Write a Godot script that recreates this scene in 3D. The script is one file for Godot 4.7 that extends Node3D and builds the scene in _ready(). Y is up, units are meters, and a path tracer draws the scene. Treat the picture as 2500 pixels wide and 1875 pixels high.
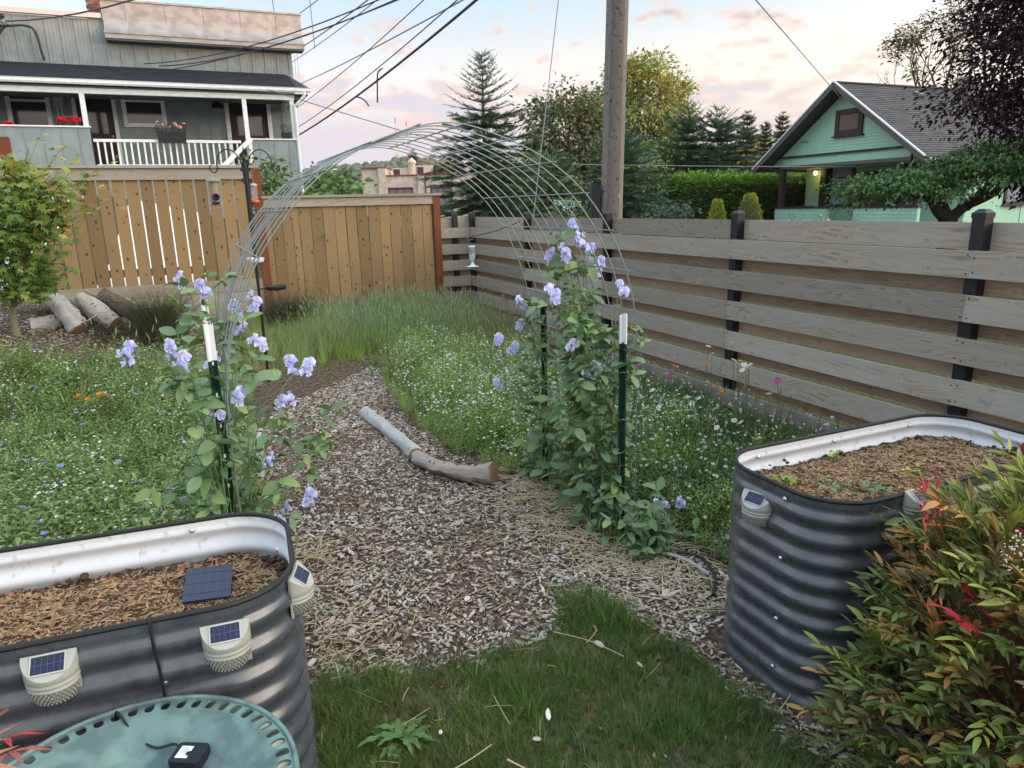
extends Node3D
# A fenced garden at dusk: metal beds, arched wire trellis with sweet peas, two fences, houses and trees beyond.
# Yard axes: s runs along the back fence (to the right), t runs away from the camera along the slatted fence, y is up.
const AX := Vector3(0.9156, 0, -0.4021)
const AT := Vector3(-0.4021, 0, -0.9156)
const TURN := 0.4138
var R := RandomNumberGenerator.new()
var N1 := FastNoiseLite.new()
var M := {}
var taken := {}

func Y(s: float, y: float, t: float) -> Vector3:
	return AX * s + AT * t + Vector3(0, y, 0)

func yb() -> Basis:
	return Basis(Vector3.UP, TURN)

func rf(a: float, b: float) -> float:
	return R.randf_range(a, b)

func sm(a: float, b: float, x: float) -> float:
	return smoothstep(a, b, x)

# height of the ground in yard axes
func gh(s: float, t: float) -> float:
	var inn := sm(4.0, 9.5, t) * minf(0.85, 0.15 + 0.24 * maxf(0.0, 1.2 - s))
	var rise := sm(10.5, 22.0, t) * (1.0 - sm(4.5, 10.0, s)) * 1.35
	return inn + rise - sm(4.5, 9.0, s) * 0.15

# ---------------------------------------------------------------- mesh builder
class MB:
	var v := PackedVector3Array()
	var c := PackedColorArray()
	var uv := PackedVector2Array()
	var ix := PackedInt32Array()
	var col := Color.WHITE
	func vert(p: Vector3, u := Vector2.ZERO) -> int:
		v.push_back(p)
		c.push_back(col)
		uv.push_back(u)
		return v.size() - 1
	func face(a: int, b: int, d: int) -> void: # counter-clockwise seen from outside
		ix.push_back(a); ix.push_back(d); ix.push_back(b)
	func tri(a: Vector3, b: Vector3, d: Vector3) -> void:
		face(vert(a), vert(b, Vector2(1, 0)), vert(d, Vector2(1, 1)))
	func quad(a: Vector3, b: Vector3, d: Vector3, e: Vector3, u0 := Vector2.ZERO, u1 := Vector2.ONE) -> void:
		var i := vert(a, u0)
		vert(b, Vector2(u1.x, u0.y)); vert(d, u1); vert(e, Vector2(u0.x, u1.y))
		face(i, i + 1, i + 2); face(i, i + 2, i + 3)
	# box with centre, half axes; texture runs along the longest side (lu metres per u, lv metres per v)
	func box(t: Transform3D, size: Vector3, uo := Vector2.ZERO, lu := 1.0, lv := 1.0) -> void:
		var h := size * 0.5
		var k := size.max_axis_index()
		for ax in 3:
			for sg in [-1.0, 1.0]:
				var n := Vector3.ZERO
				n[ax] = sg
				var p := (ax + 1) % 3
				var q := (ax + 2) % 3
				var pts := []
				for w in [[-1, -1], [1, -1], [1, 1], [-1, 1]]:
					var x := Vector3.ZERO
					x[ax] = sg * h[ax]
					x[p] = w[0] * h[p]
					x[q] = w[1] * h[q]
					pts.push_back(x)
				if sg < 0: pts.reverse()
				var i0 := v.size()
				for x in pts:
					var uu: float = x[k] + h[k]
					var vv: float
					if ax == k:
						vv = x[p] + h[p]
						uu = x[q]
					else:
						var o := p if p != k else q
						vv = x[o] + h[o]
					vert(t * x, Vector2(uo.x + uu / lu, uo.y + vv / lv))
				face(i0, i0 + 1, i0 + 2); face(i0, i0 + 2, i0 + 3)
	func b(cx: float, cy: float, cz: float, sx: float, sy: float, sz: float) -> void:
		box(Transform3D(Basis(), Vector3(cx, cy, cz)), Vector3(sx, sy, sz))
	# bar between two points
	func bar(a: Vector3, d: Vector3, w: float, h: float, up := Vector3.UP) -> void:
		var x := (d - a).normalized()
		var z := x.cross(up).normalized()
		var y := z.cross(x)
		box(Transform3D(Basis(x, y, z), (a + d) * 0.5), Vector3(a.distance_to(d), h, w))
	func tube(pts: Array, rad: Array, sides := 6, cap := true, us := 1.0) -> void:
		var n := pts.size()
		var first := v.size()
		var up := Vector3(0.013, 1, 0.017)
		var len := 0.0
		for k in n:
			var d: Vector3 = (pts[mini(k + 1, n - 1)] - pts[maxi(k - 1, 0)]).normalized()
			if absf(d.dot(up)) > 0.98: up = Vector3(1, 0.02, 0.01)
			var x := d.cross(up).normalized()
			var y := x.cross(d).normalized()
			up = y
			if k > 0: len += pts[k].distance_to(pts[k - 1])
			var r: float = rad[mini(k, rad.size() - 1)]
			for j in sides + 1:
				var a := TAU * j / sides
				vert(pts[k] + (x * cos(a) + y * sin(a)) * r, Vector2(len * us, float(j) / sides))
		var w := sides + 1
		for k in n - 1:
			for j in sides:
				var i := first + k * w + j
				face(i, i + w, i + w + 1); face(i, i + w + 1, i + 1)
		if cap:
			for e in [0, n - 1]:
				var i := vert(pts[e])
				for j in sides:
					var p := v[first + e * w + j]
					var q := v[first + e * w + j + 1]
					var a := vert(p); var g := vert(q)
					if e == 0: face(i, a, g)
					else: face(i, g, a)
	# profile of (radius, height) turned round y
	func lathe(pr: Array, seg := 24, org := Vector3.ZERO) -> void:
		var first := v.size()
		for k in pr.size():
			for j in seg + 1:
				var a := TAU * j / seg
				vert(org + Vector3(cos(a) * pr[k].x, pr[k].y, -sin(a) * pr[k].x), Vector2(float(j) / seg, float(k) / pr.size()))
		var w := seg + 1
		for k in pr.size() - 1:
			for j in seg:
				var i := first + k * w + j
				face(i, i + 1, i + w + 1); face(i, i + w + 1, i + w)
	# flat polygon (xy) pushed out to depth along z, centred on t
	func prism(t: Transform3D, poly: PackedVector2Array, depth: float) -> void:
		var tr := Geometry2D.triangulate_polygon(poly)
		var cw := Geometry2D.is_polygon_clockwise(poly)
		for z in [depth * 0.5, -depth * 0.5]:
			var i := v.size()
			for p in poly: vert(t * Vector3(p.x, p.y, z), p)
			for k in range(0, tr.size(), 3):
				var a := v[i + tr[k]]; var e := v[i + tr[k + 1]]; var g := v[i + tr[k + 2]]
				var nn := (t.basis.inverse() * (e - a).cross(g - a)).z
				if (nn > 0) == (z > 0): face(i + tr[k], i + tr[k + 1], i + tr[k + 2])
				else: face(i + tr[k], i + tr[k + 2], i + tr[k + 1])
		for k in poly.size():
			var p := poly[k]; var q := poly[(k + 1) % poly.size()]
			if cw: 
				var w := p; p = q; q = w
			quad(t * Vector3(p.x, p.y, -depth * 0.5), t * Vector3(q.x, q.y, -depth * 0.5), t * Vector3(q.x, q.y, depth * 0.5), t * Vector3(p.x, p.y, depth * 0.5))
	func blob(org: Vector3, r: Vector3, rings := 6, seg := 8) -> void:
		var pr := []
		var first := v.size()
		for k in rings + 1:
			var a := -PI / 2 + PI * k / rings
			pr.push_back(Vector2(maxf(cos(a), 0.001), sin(a)))
		lathe(pr, seg)
		for i in range(first, v.size()): v[i] = org + v[i] * r
	func leaf(t: Transform3D, l: float, w: float, fold := 0.25, droop := 0.2) -> void: # base at origin, along x, width z
		var m0 := t * Vector3(0, 0, 0)
		var m1 := t * Vector3(l * 0.5, 0, 0)
		var m2 := t * Vector3(l, -droop * l, 0)
		var e1 := t * Vector3(l * 0.42, fold * w, w * 0.5)
		var e2 := t * Vector3(l * 0.42, fold * w, -w * 0.5)
		var i := vert(m0); vert(m1); vert(m2); vert(e1); vert(e2)
		face(i, i + 3, i + 1); face(i + 1, i + 3, i + 2); face(i, i + 1, i + 4); face(i + 1, i + 2, i + 4)
	func mesh(smooth := true) -> ArrayMesh:
		var nn := PackedVector3Array()
		nn.resize(v.size())
		for k in range(0, ix.size(), 3):
			var a := v[ix[k]]
			var n := (v[ix[k + 2]] - a).cross(v[ix[k + 1]] - a)
			for j in 3: nn[ix[k + j]] += n
		for k in nn.size():
			nn[k] = nn[k].normalized() if nn[k].length_squared() > 1e-20 else Vector3.UP
		var ar := []
		ar.resize(Mesh.ARRAY_MAX)
		ar[Mesh.ARRAY_VERTEX] = v
		ar[Mesh.ARRAY_NORMAL] = nn
		ar[Mesh.ARRAY_COLOR] = c
		ar[Mesh.ARRAY_TEX_UV] = uv
		ar[Mesh.ARRAY_INDEX] = ix
		var m := ArrayMesh.new()
		m.add_surface_from_arrays(Mesh.PRIMITIVE_TRIANGLES, ar)
		return m

# many copies of one small mesh
class Many:
	var tf: Array[Transform3D] = []
	var cl: Array[Color] = []
	func add(t: Transform3D, c: Color) -> void:
		tf.push_back(t); cl.push_back(c)

func numbered(called: String) -> String:
	if not taken.has(called):
		taken[called] = 0
		return called
	taken[called] += 1
	return "%s_%03d" % [called, taken[called]]

func tag(o: Node, label: String, category: String, group := "", kind := "") -> Node:
	if label: o.set_meta("label", label)
	if category: o.set_meta("category", category)
	if group: o.set_meta("group", group)
	if kind: o.set_meta("kind", kind)
	return o

func thing(called: String, label: String, category: String, at := Vector3.ZERO, turn := 0.0, group := "") -> Node3D:
	var o := Node3D.new()
	o.name = numbered(called)
	add_child(o)
	o.position = at
	o.rotation.y = turn
	tag(o, label, category, group)
	return o

func obj(called: String, mesh: Mesh, mat: Material, parent: Node = null, at := Vector3.ZERO) -> MeshInstance3D:
	var o := MeshInstance3D.new()
	o.name = called if parent else numbered(called)
	o.mesh = mesh
	o.material_override = mat
	o.position = at
	(parent if parent else self).add_child(o, true)
	return o

func objt(called: String, mesh: Mesh, mat: Material, parent: Node, t: Transform3D) -> MeshInstance3D:
	var o := obj(called, mesh, mat, parent)
	o.transform = t
	return o

func struct(called: String, mesh: Mesh, mat: Material) -> MeshInstance3D:
	var o := obj(called, mesh, mat)
	o.set_meta("kind", "structure")
	return o

func many(called: String, mesh: Mesh, mat: Material, m: Many, parent: Node = null, label := "", category := "") -> MultiMeshInstance3D:
	var mm := MultiMesh.new()
	mm.transform_format = MultiMesh.TRANSFORM_3D
	mm.use_colors = true
	mm.mesh = mesh
	mm.instance_count = m.tf.size()
	for i in m.tf.size():
		mm.set_instance_transform(i, m.tf[i])
		mm.set_instance_color(i, m.cl[i])
	var o := MultiMeshInstance3D.new()
	o.name = called if parent else numbered(called)
	o.multimesh = mm
	o.material_override = mat
	(parent if parent else self).add_child(o, true)
	tag(o, label, category, "", "stuff")
	return o

func lin(r: float, g: float, b: float) -> Color:
	return Color(r, g, b)

func mat(r: float, g: float, b: float, rough := 0.8, vc := false) -> StandardMaterial3D:
	var m := StandardMaterial3D.new()
	m.albedo_color = Color(r, g, b).linear_to_srgb()
	m.roughness = rough
	m.metallic_specular = 0.4
	m.vertex_color_use_as_albedo = vc
	return m

func leafmat(r: float, g: float, b: float, back := 0.6, rough := 0.55) -> StandardMaterial3D:
	var m := mat(r, g, b, rough, true)
	m.backlight_enabled = true
	m.backlight = Color(back, back, back * 0.6)
	m.metallic_specular = 0.3
	return m

func vary(c: Color, amount: float) -> Color:
	var k := 1.0 + rf(-amount, amount)
	return Color(c.r * k * (1 + rf(-amount, amount) * 0.4), c.g * k, c.b * k * (1 + rf(-amount, amount) * 0.4))

func catmull(p: Array, per := 6) -> Array:
	var out := []
	for k in p.size() - 1:
		var a: Vector3 = p[maxi(k - 1, 0)]
		var d: Vector3 = p[mini(k + 2, p.size() - 1)]
		for j in per:
			out.push_back(p[k].cubic_interpolate(p[k + 1], a, d, float(j) / per))
	out.push_back(p[-1])
	return out

func aim(dir: Vector3, roll := 0.0) -> Basis: # x axis along dir, y as near up as it can
	var x := dir.normalized()
	var up := Vector3.UP if absf(x.y) < 0.98 else Vector3(0.3, 0.1, 1)
	var z := x.cross(up).normalized()
	var y := z.cross(x)
	return Basis(x, y, z) * Basis(Vector3.RIGHT, roll)

func dirr(up := 0.0) -> Vector3:
	var a := rf(0, TAU)
	return Vector3(cos(a), up, sin(a)).normalized()
# ---------------------------------------------------------------- materials
func noise(freq: float, oct := 4, seed := 1) -> FastNoiseLite:
	var n := FastNoiseLite.new()
	n.noise_type = FastNoiseLite.TYPE_SIMPLEX_SMOOTH
	n.fractal_octaves = oct
	n.frequency = freq
	n.seed = seed
	return n

func noisetex(freq: float, a: Color, b: Color, seed := 1, oct := 5, size := 512, lo := 0.3, hi := 0.7) -> NoiseTexture2D:
	var t := NoiseTexture2D.new()
	t.width = size
	t.height = size
	t.seamless = true
	t.noise = noise(freq, oct, seed)
	var g := Gradient.new()
	g.set_color(0, a.linear_to_srgb())
	g.set_offset(0, lo)
	g.set_color(1, b.linear_to_srgb())
	g.set_offset(1, hi)
	t.color_ramp = g
	return t

func imgtex(w: int, h: int, f: Callable) -> ImageTexture:
	var d := PackedByteArray()
	d.resize(w * h * 3)
	var k := 0
	for y in h:
		for x in w:
			var c: Color = f.call(x, y)
			d[k] = clampi(int(c.r * 255.0), 0, 255)
			d[k + 1] = clampi(int(c.g * 255.0), 0, 255)
			d[k + 2] = clampi(int(c.b * 255.0), 0, 255)
			k += 3
	return ImageTexture.create_from_image(Image.create_from_data(w, h, false, Image.FORMAT_RGB8, d))

# eight boards, one above the other; u is 2.4 m long, each row 0.14 m high
func board_tex(light: Color, dark: Color, grey: Color, knots: Color, seed: int, w := 1024, h := 1024, kn := 0.0) -> ImageTexture:
	var na := noise(1.0, 2, seed)
	var nb := noise(1.0, 3, seed + 7)
	var nk := noise(1.0, 1, seed + 13)
	var rr := RandomNumberGenerator.new()
	rr.seed = seed
	var kind := []
	var kx := []
	for k in 8:
		kind.push_back([rr.randf(), rr.randf_range(-0.5, 1.5), rr.randf_range(3, 7) * (1 if rr.randf() < 0.5 else -1), rr.randf_range(0, 50), rr.randf_range(0.72, 1.18), rr.randf_range(-0.25, 0.5)])
		var l := []
		for j in 8: l.push_back(Vector3(rr.randf(), rr.randf_range(0.1, 0.9), rr.randf_range(0.6, 1.3)))
		kx.push_back(l)
	return imgtex(w, h, func(x: int, y: int) -> Color:
		var u := float(x) / w
		var row := y * 8 / h
		var vr := fposmod(float(y) * 8.0 / h, 1.0)
		var q: Array = kind[row]
		var o: float = q[3]
		var bend := na.get_noise_2d(u * 2.2 + o, o * 3.0 + vr * 0.7)
		var d: float = vr - 0.5 - (q[1] - 0.5) * 0.5 + bend * 0.35
		var ring: float
		if q[0] < 0.6: ring = u * q[2] + d * d * 16.0 + na.get_noise_2d(u * 5.0 + o, vr * 1.6 + 9.0) * 1.1
		else: ring = d * 9.0 + na.get_noise_2d(u * 3.0 + o, vr * 1.2 + 4.0) * 0.8
		var hole := 0.0
		if kn > 0.0:
			for j in 8:
				var p: Vector3 = kx[row][j]
				var e := Vector2((u - p.x) * 2.4 / 0.015, (vr - p.y) * 0.14 / 0.011).length() / p.z
				if e < 4.0:
					hole = maxf(hole, 1.0 - sm(0.7, 1.3, e))
					ring += 1.6 * exp(-e * e * 0.22)
		var f := fposmod(ring, 1.0)
		var line := pow(f, 2.5) * (1.0 - sm(0.93, 1.0, f))
		var fine := nb.get_noise_2d(u * 14.0, float(y) * 40.0 / h + o)
		var stain := nb.get_noise_2d(u * 3.0 + 31.0, vr * 1.5 + o)
		var c := light.lerp(dark, clampf(line * 0.72 + fine * 0.38, 0, 1)).lerp(grey, clampf(0.25 + stain * 1.1 + q[5], 0, 0.95))
		c = c.lerp(knots, hole * kn)
		var k: float = q[4] * (1.0 + fine * 0.12)
		return Color(c.r * k, c.g * k, c.b * k).linear_to_srgb())

func materials() -> void:
	var t0 := Time.get_ticks_msec()
	var gw := board_tex(lin(0.36, 0.305, 0.24), lin(0.135, 0.108, 0.082), lin(0.335, 0.305, 0.27), lin(0.09, 0.07, 0.06), 5, 1024, 1024, 0.25)
	var m := mat(1, 1, 1, 0.85)
	m.albedo_texture = gw
	m.heightmap_enabled = true
	m.heightmap_texture = gw
	m.heightmap_scale = 0.35
	M.grey = m
	m = m.duplicate()
	m.albedo_color = Color(0.97, 0.905, 0.85)
	M.greyback = m
	m = mat(1, 1, 1, 0.8)
	m.albedo_texture = board_tex(lin(0.285, 0.182, 0.080), lin(0.140, 0.078, 0.030), lin(0.235, 0.160, 0.085), lin(0.06, 0.03, 0.015), 11, 1024, 1024, 0.9)
	M.tan = m
	m = m.duplicate()
	m.albedo_color = Color(0.86, 0.62, 0.54)
	M.redpost = m
	m = M.grey.duplicate()
	m.albedo_color = Color(1.02, 1.01, 1.01)
	M.rail = m
	m = mat(1, 1, 1, 0.9)
	var pw := board_tex(lin(0.215, 0.186, 0.165), lin(0.035, 0.027, 0.022), lin(0.185, 0.165, 0.155), lin(0.03, 0.025, 0.025), 63, 512, 1024, 0.9)
	m.albedo_texture = pw
	m.uv1_scale = Vector3(0.75, 0.62, 1)
	m.heightmap_enabled = true
	m.heightmap_texture = pw
	m.heightmap_scale = 1.5
	M.pole = m
	m = mat(1, 1, 1, 0.95)
	m.albedo_texture = noisetex(0.02, lin(0.035, 0.022, 0.014), lin(0.13, 0.09, 0.06), 3)
	m.uv1_triplanar = true
	m.uv1_world_triplanar = true
	m.uv1_scale = Vector3(2, 2, 2)
	m.vertex_color_use_as_albedo = true
	M.ground = m
	m = mat(1, 1, 1, 0.9)
	m.albedo_texture = noisetex(0.03, lin(0.045, 0.024, 0.013), lin(0.15, 0.09, 0.05), 4)
	m.uv1_triplanar = true
	m.uv1_scale = Vector3(5, 5, 5)
	M.soil = m
	M.chip = mat(1, 1, 1, 0.85, true)
	M.black = mat(0.012, 0.013, 0.015, 0.45)
	M.rubber = mat(0.014, 0.015, 0.016, 0.6)
	m = mat(0.040, 0.047, 0.062, 0.33)
	m.metallic_specular = 0.6
	m.clearcoat_enabled = true
	m.clearcoat = 0.5
	m.clearcoat_roughness = 0.3
	m.albedo_texture = noisetex(0.012, lin(0.62, 0.62, 0.60), lin(1, 1, 1), 150, 6, 512, 0.2, 0.5)
	m.albedo_color = Color(0.056, 0.063, 0.078).linear_to_srgb()
	m.roughness_texture = noisetex(0.02, lin(1, 1, 1), lin(0.35, 0.35, 0.35), 151, 5, 512, 0.25, 0.65)
	m.roughness = 0.38
	m.uv1_triplanar = true
	m.uv1_scale = Vector3(2.2, 2.2, 2.2)
	M.bed = m
	m = mat(1, 1, 1, 0.5)
	m.albedo_texture = noisetex(0.012, lin(0.47, 0.45, 0.42), lin(0.64, 0.65, 0.68), 8, 6, 512, 0.10, 0.26)
	m.uv1_triplanar = true
	m.uv1_scale = Vector3(2.5, 2.5, 2.5)
	M.bedwhite = m
	m = mat(0.55, 0.57, 0.58, 0.3)
	m.metallic = 0.9
	M.steel = m
	m = mat(0.25, 0.28, 0.28, 0.45)
	m.metallic = 0.5
	M.wire = m
	M.white = mat(0.72, 0.74, 0.75, 0.5)
	m = mat(1, 1, 1, 0.6)
	m.albedo_texture = noisetex(0.01, lin(0.72, 0.73, 0.74), lin(0.80, 0.81, 0.82), 18, 5)
	m.uv1_triplanar = true
	M.trim = m
	m = mat(1, 1, 1, 0.7)
	m.vertex_color_use_as_albedo = true
	M.plain = m
	m = mat(1, 1, 1, 0.45)
	m.vertex_color_use_as_albedo = true
	M.gloss = m
	m = leafmat(1, 1, 1)
	M.leaf = m
	m = leafmat(1, 1, 1, 0.5, 0.7)
	M.grass = m
	m = leafmat(1, 1, 1, 0.9, 0.7)
	m.backlight = Color(0.7, 0.7, 0.8)
	M.petal = m
	M.far = mat(1, 1, 1, 0.9, true)
	m = mat(1, 1, 1, 0.95)
	m.albedo_texture = noisetex(0.03, lin(0.05, 0.04, 0.032), lin(0.17, 0.14, 0.115), 21)
	m.uv1_scale = Vector3(3, 1, 1)
	m.heightmap_enabled = true
	m.heightmap_texture = m.albedo_texture
	m.heightmap_scale = 1.0
	M.bark = m
	m = mat(1, 1, 1, 0.85)
	var log := board_tex(lin(0.36, 0.34, 0.315), lin(0.14, 0.125, 0.11), lin(0.37, 0.365, 0.36), lin(0.05, 0.04, 0.03), 27, 512, 512, 0.8)
	m.albedo_texture = log
	m.uv1_scale = Vector3(0.6, 0.4, 1)
	m.heightmap_enabled = true
	m.heightmap_texture = log
	m.heightmap_scale = 0.4
	M.log = m
	m = m.duplicate()
	m.albedo_color = Color(0.93, 0.88, 0.83)
	M.logtan = m
	M.logend = mat(0.33, 0.20, 0.11, 0.9)
	m = mat(0.9, 0.93, 0.95, 0.05)
	m.transparency = BaseMaterial3D.TRANSPARENCY_ALPHA
	m.albedo_color = Color(0.9, 0.95, 1.0, 0.12)
	m.metallic_specular = 0.5
	M.glass = m
	m = mat(0.02, 0.022, 0.025, 0.08)
	m.metallic_specular = 0.6
	M.darkglass = m
# ---------------------------------------------------------------- scene
func _ready() -> void:
	# camera, sky, sun, exposure
	var cam := Camera3D.new()
	cam.name = "camera"
	var pitch := deg_to_rad(-14.1)
	var roll := deg_to_rad(-1.45)
	cam.transform = Transform3D(Basis(Vector3.RIGHT, pitch) * Basis(Vector3.BACK, roll), Vector3(0, 1.7, 0))
	cam.fov = 56.8
	cam.near = 0.05
	cam.far = 3000.0
	add_child(cam)
	cam.current = true
	var we := WorldEnvironment.new()
	we.name = "world_environment"
	var env := Environment.new()
	env.background_mode = Environment.BG_SKY
	env.sky = Sky.new()
	env.sky.sky_material = sky_material()
	env.background_energy_multiplier = 1.0
	env.tonemap_mode = Environment.TONE_MAPPER_LINEAR
	env.tonemap_exposure = EXPOSURE
	env.sdfgi_enabled = true
	env.ssao_enabled = true
	env.ssil_enabled = true
	env.fog_enabled = true
	env.fog_density = 0.00011
	env.fog_light_color = Color(0.86, 0.85, 0.92)
	we.environment = env
	add_child(we)
	var sun := DirectionalLight3D.new()
	sun.name = "low_sun"
	var towards := Vector3(0.95, 0.070, 0.31).normalized()
	sun.transform = Transform3D(Basis.looking_at(-towards, Vector3.UP), Vector3.ZERO)
	sun.light_energy = 0.8
	sun.light_color = Color(1.0, 0.72, 0.48)
	sun.light_angular_distance = 0.6
	sun.shadow_enabled = true
	sun.sky_mode = DirectionalLight3D.SKY_MODE_LIGHT_ONLY
	add_child(sun)
	R.seed = 77
	N1 = noise(0.7, 3, 5)
	materials()
	setting()
	slat_fence()
	back_fence()
	grey_house()
	green_house()
	far_buildings()
	trees()
	pole_and_wires()
	beds()
	birdbath()
	trellis()
	feeders()
	logs()
	ground_cover()
	sweet_peas()
	small_plants()
	nandina()
	young_maple()
	small_things()

const EXPOSURE := 2.1

func sky_material() -> PanoramaSkyMaterial:
	var w := 2048
	var h := 1024
	var d := PackedFloat32Array()
	d.resize(w * h * 3)
	var nb := noise(1.0, 4, 3)
	var ns := noise(1.0, 3, 9)
	var sun_az := 108.0
	var ex := 0.60
	for y in h:
		var e := 90.0 - 180.0 * (y + 0.5) / h
		for x in w:
			var az := wrapf(360.0 * (x + 0.5) / w, -180.0, 180.0) # 0 is straight ahead (-z), + to the right
			var away := absf(az - sun_az)
			if away > 180.0: away = 360.0 - away
			var warm := 1.0 - sm(60.0, 150.0, away) # 1 towards the sun
			var c: Color
			if e < -1.0:
				c = Color(0.10, 0.09, 0.075)
			else:
				var hor := Color(0.46, 0.44, 0.53).lerp(Color(0.62, 0.53, 0.52), warm)
				var mid := Color(0.72, 0.74, 0.79).lerp(Color(0.88, 0.81, 0.68), warm)
				var top := Color(0.47, 0.64, 0.80).lerp(Color(0.60, 0.72, 0.78), warm)
				c = hor.lerp(mid, sm(3.5, 8.5, e)).lerp(top, sm(9.0, 15.0, e))
				c = c.lerp(Color(0.54, 0.62, 0.74), sm(18.0, 70.0, e) * 0.6) * (1.0 + 1.05 * sm(14.0, 55.0, e))
				if e < 34.0:
					var r1 := nb.get_noise_2d(az * 0.085 + 3.0, e * 0.34)
					var r2 := ns.get_noise_2d(az * 0.27, e * 0.95 + 40.0)
					var r3 := ns.get_noise_2d(az * 0.8 + 90.0, e * 2.4)
					var cover := 0.42 + 0.34 * sm(0.5, 4.0, e) - 0.50 * sm(7.5, 10.2, e) - 0.16 * sm(11.5, 15.0, e)
					var thick := r1 * 0.62 + r2 * 0.50 + r3 * 0.22 + lerpf(-0.42, 0.40, clampf(cover, 0.0, 1.0))
					var k := sm(-0.02, 0.26, thick)
					var rim := 1.0 - sm(0.12, 0.50, thick + 0.12 * sm(7.0, 4.0, e))
					var lit := Color(0.74, 0.56, 0.51).lerp(Color(0.84, 0.63, 0.50), warm)
					var low := Color(0.405, 0.385, 0.475).lerp(Color(0.52, 0.455, 0.48), warm)
					c = c.lerp(low.lerp(lit, rim * (0.45 + 0.55 * sm(3.0, 7.0, e))), k * 0.92 * (1.0 - sm(22.0, 34.0, e)))
				# brighter round the sinking sun, and again, faintly, opposite it
				var cs := cos(deg_to_rad(e)) * cos(deg_to_rad(away))
				var ang := rad_to_deg(acos(clampf(cs * 0.9976 + sin(deg_to_rad(e)) * 0.07, -1.0, 1.0)))
				c += Color(3.6, 2.9, 2.1) * exp(-pow(ang / 26.0, 2.0)) + Color(3.0, 2.75, 2.4) * exp(-pow(ang / 43.0, 2.0))
				c += Color(1.3, 1.22, 1.25) * exp(-pow((180.0 - ang) / 31.0, 2.0))
			var k3 := (y * w + x) * 3
			d[k3] = c.r * ex
			d[k3 + 1] = c.g * ex
			d[k3 + 2] = c.b * ex
	var m := PanoramaSkyMaterial.new()
	m.panorama = ImageTexture.create_from_image(Image.create_from_data(w, h, false, Image.FORMAT_RGBF, d.to_byte_array()))
	return m

func setting() -> void:
	# one sheet of ground: close lines in the garden, wide ones out to the horizon
	var ss := []
	var ts := []
	for k in 70: ss.push_back(-3.2 + k * 0.12)
	for q in [8, 10, 13, 18, 26, 40, 70, 130, 260, 520]: ss.push_back(float(q)); ss.push_front(-float(q) + 3.0)
	for k in 90: ts.push_back(0.0 + k * 0.12)
	for q in [11.5, 12.5, 14, 16, 18, 20, 22, 25, 30, 40, 60, 100, 200, 400, 800]: ts.push_back(float(q))
	for q in [-1, -3, -8, -20, -60, -200]: ts.push_front(float(q))
	var b := MB.new()
	for t in ts:
		for s in ss:
			var garden: bool = s > -3.3 and s < 3.7 and t < 9.8 and t > -3
			b.col = Color(1, 1, 1) if garden else Color(0.55, 0.85, 0.32)
			b.vert(Y(s, gh(s, t) + (N1.get_noise_2d(s * 3, t * 3) * 0.012 if garden else 0.0), t))
	var w := ss.size()
	for j in ts.size() - 1:
		for i in w - 1:
			var k := j * w + i
			b.face(k, k + 1, k + w + 1)
			b.face(k, k + w + 1, k + w)
	struct("ground", b.mesh(), M.ground)
	# pale sheet added behind the tall fence so that its gaps look bright
	b = MB.new()
	for t in [10.2, 11.5, 12.5, 14.0, 16.0, 18.0, 20.0, 22.0]:
		for s in [-4.5, -2.5, -1.0, 0.3]: b.vert(Y(s, gh(s, t) + 0.03, t))
	for j in 7:
		for i in 3:
			var k := j * 4 + i
			b.face(k, k + 1, k + 5); b.face(k, k + 5, k + 4)
	struct("added_pale_sheet", b.mesh(), mat(0.62, 0.61, 0.58, 0.9))
	# street between the slatted fence and the green house
	b = MB.new()
	b.quad(Y(8.5, -0.14, -60), Y(15.5, -0.14, -60), Y(15.5, -0.14, 90), Y(8.5, -0.14, 90))
	var asphalt := mat(1, 1, 1, 0.9)
	asphalt.albedo_texture = noisetex(0.2, lin(0.035, 0.035, 0.036), lin(0.065, 0.064, 0.064), 41)
	asphalt.uv1_triplanar = true
	struct("street", b.mesh(), asphalt)
	b = MB.new()
	b.box(Transform3D(yb(), Y(16.3, -0.08, 15)), Vector3(1.6, 0.14, 150))
	struct("pavement", b.mesh(), mat(0.32, 0.31, 0.30, 0.9))
	# unseen ridge, added to keep the low sun off the garden and lower walls
	b = MB.new()
	var nr := noise(0.02, 3, 12)
	b.col = Color(0.05, 0.07, 0.03)
	for k in 61:
		var az := deg_to_rad(62.0 + k * 1.6)
		var dir := Vector3(sin(az), 0, -cos(az))
		var top := 22.2 + nr.get_noise_1d(k * 9.0) * 2.2
		b.vert(dir * 150.0 + Vector3(0, -1, 0)); b.vert(dir * 200.0 + Vector3(0, top, 0)); b.vert(dir * 290.0 + Vector3(0, -1, 0))
	for k in 60:
		var i := k * 3
		for j in 2:
			b.face(i + j, i + j + 3, i + j + 4); b.face(i + j, i + j + 4, i + j + 1)
	struct("added_shade_ridge", b.mesh(), M.far)
	# the wooded hill far beyond the brick building
	b = MB.new()
	for k in 41:
		var az := deg_to_rad(-34.0 + k * 1.5)
		var dir := Vector3(sin(az), 0, -cos(az))
		var top := 36.0 + 9.0 * exp(-pow((rad_to_deg(az) + 7.5) / 5.0, 2.0)) + nr.get_noise_1d(k * 14.0 + 300.0) * 5.0
		b.vert(dir * 560.0 + Vector3(0, -1, 0)); b.vert(dir * 700.0 + Vector3(0, top, 0)); b.vert(dir * 950.0 + Vector3(0, -1, 0))
	for k in 40:
		var i := k * 3
		for j in 2:
			b.face(i + j, i + j + 3, i + j + 4); b.face(i + j, i + j + 4, i + j + 1)
	struct("far_hill", b.mesh(), M.far)
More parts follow.
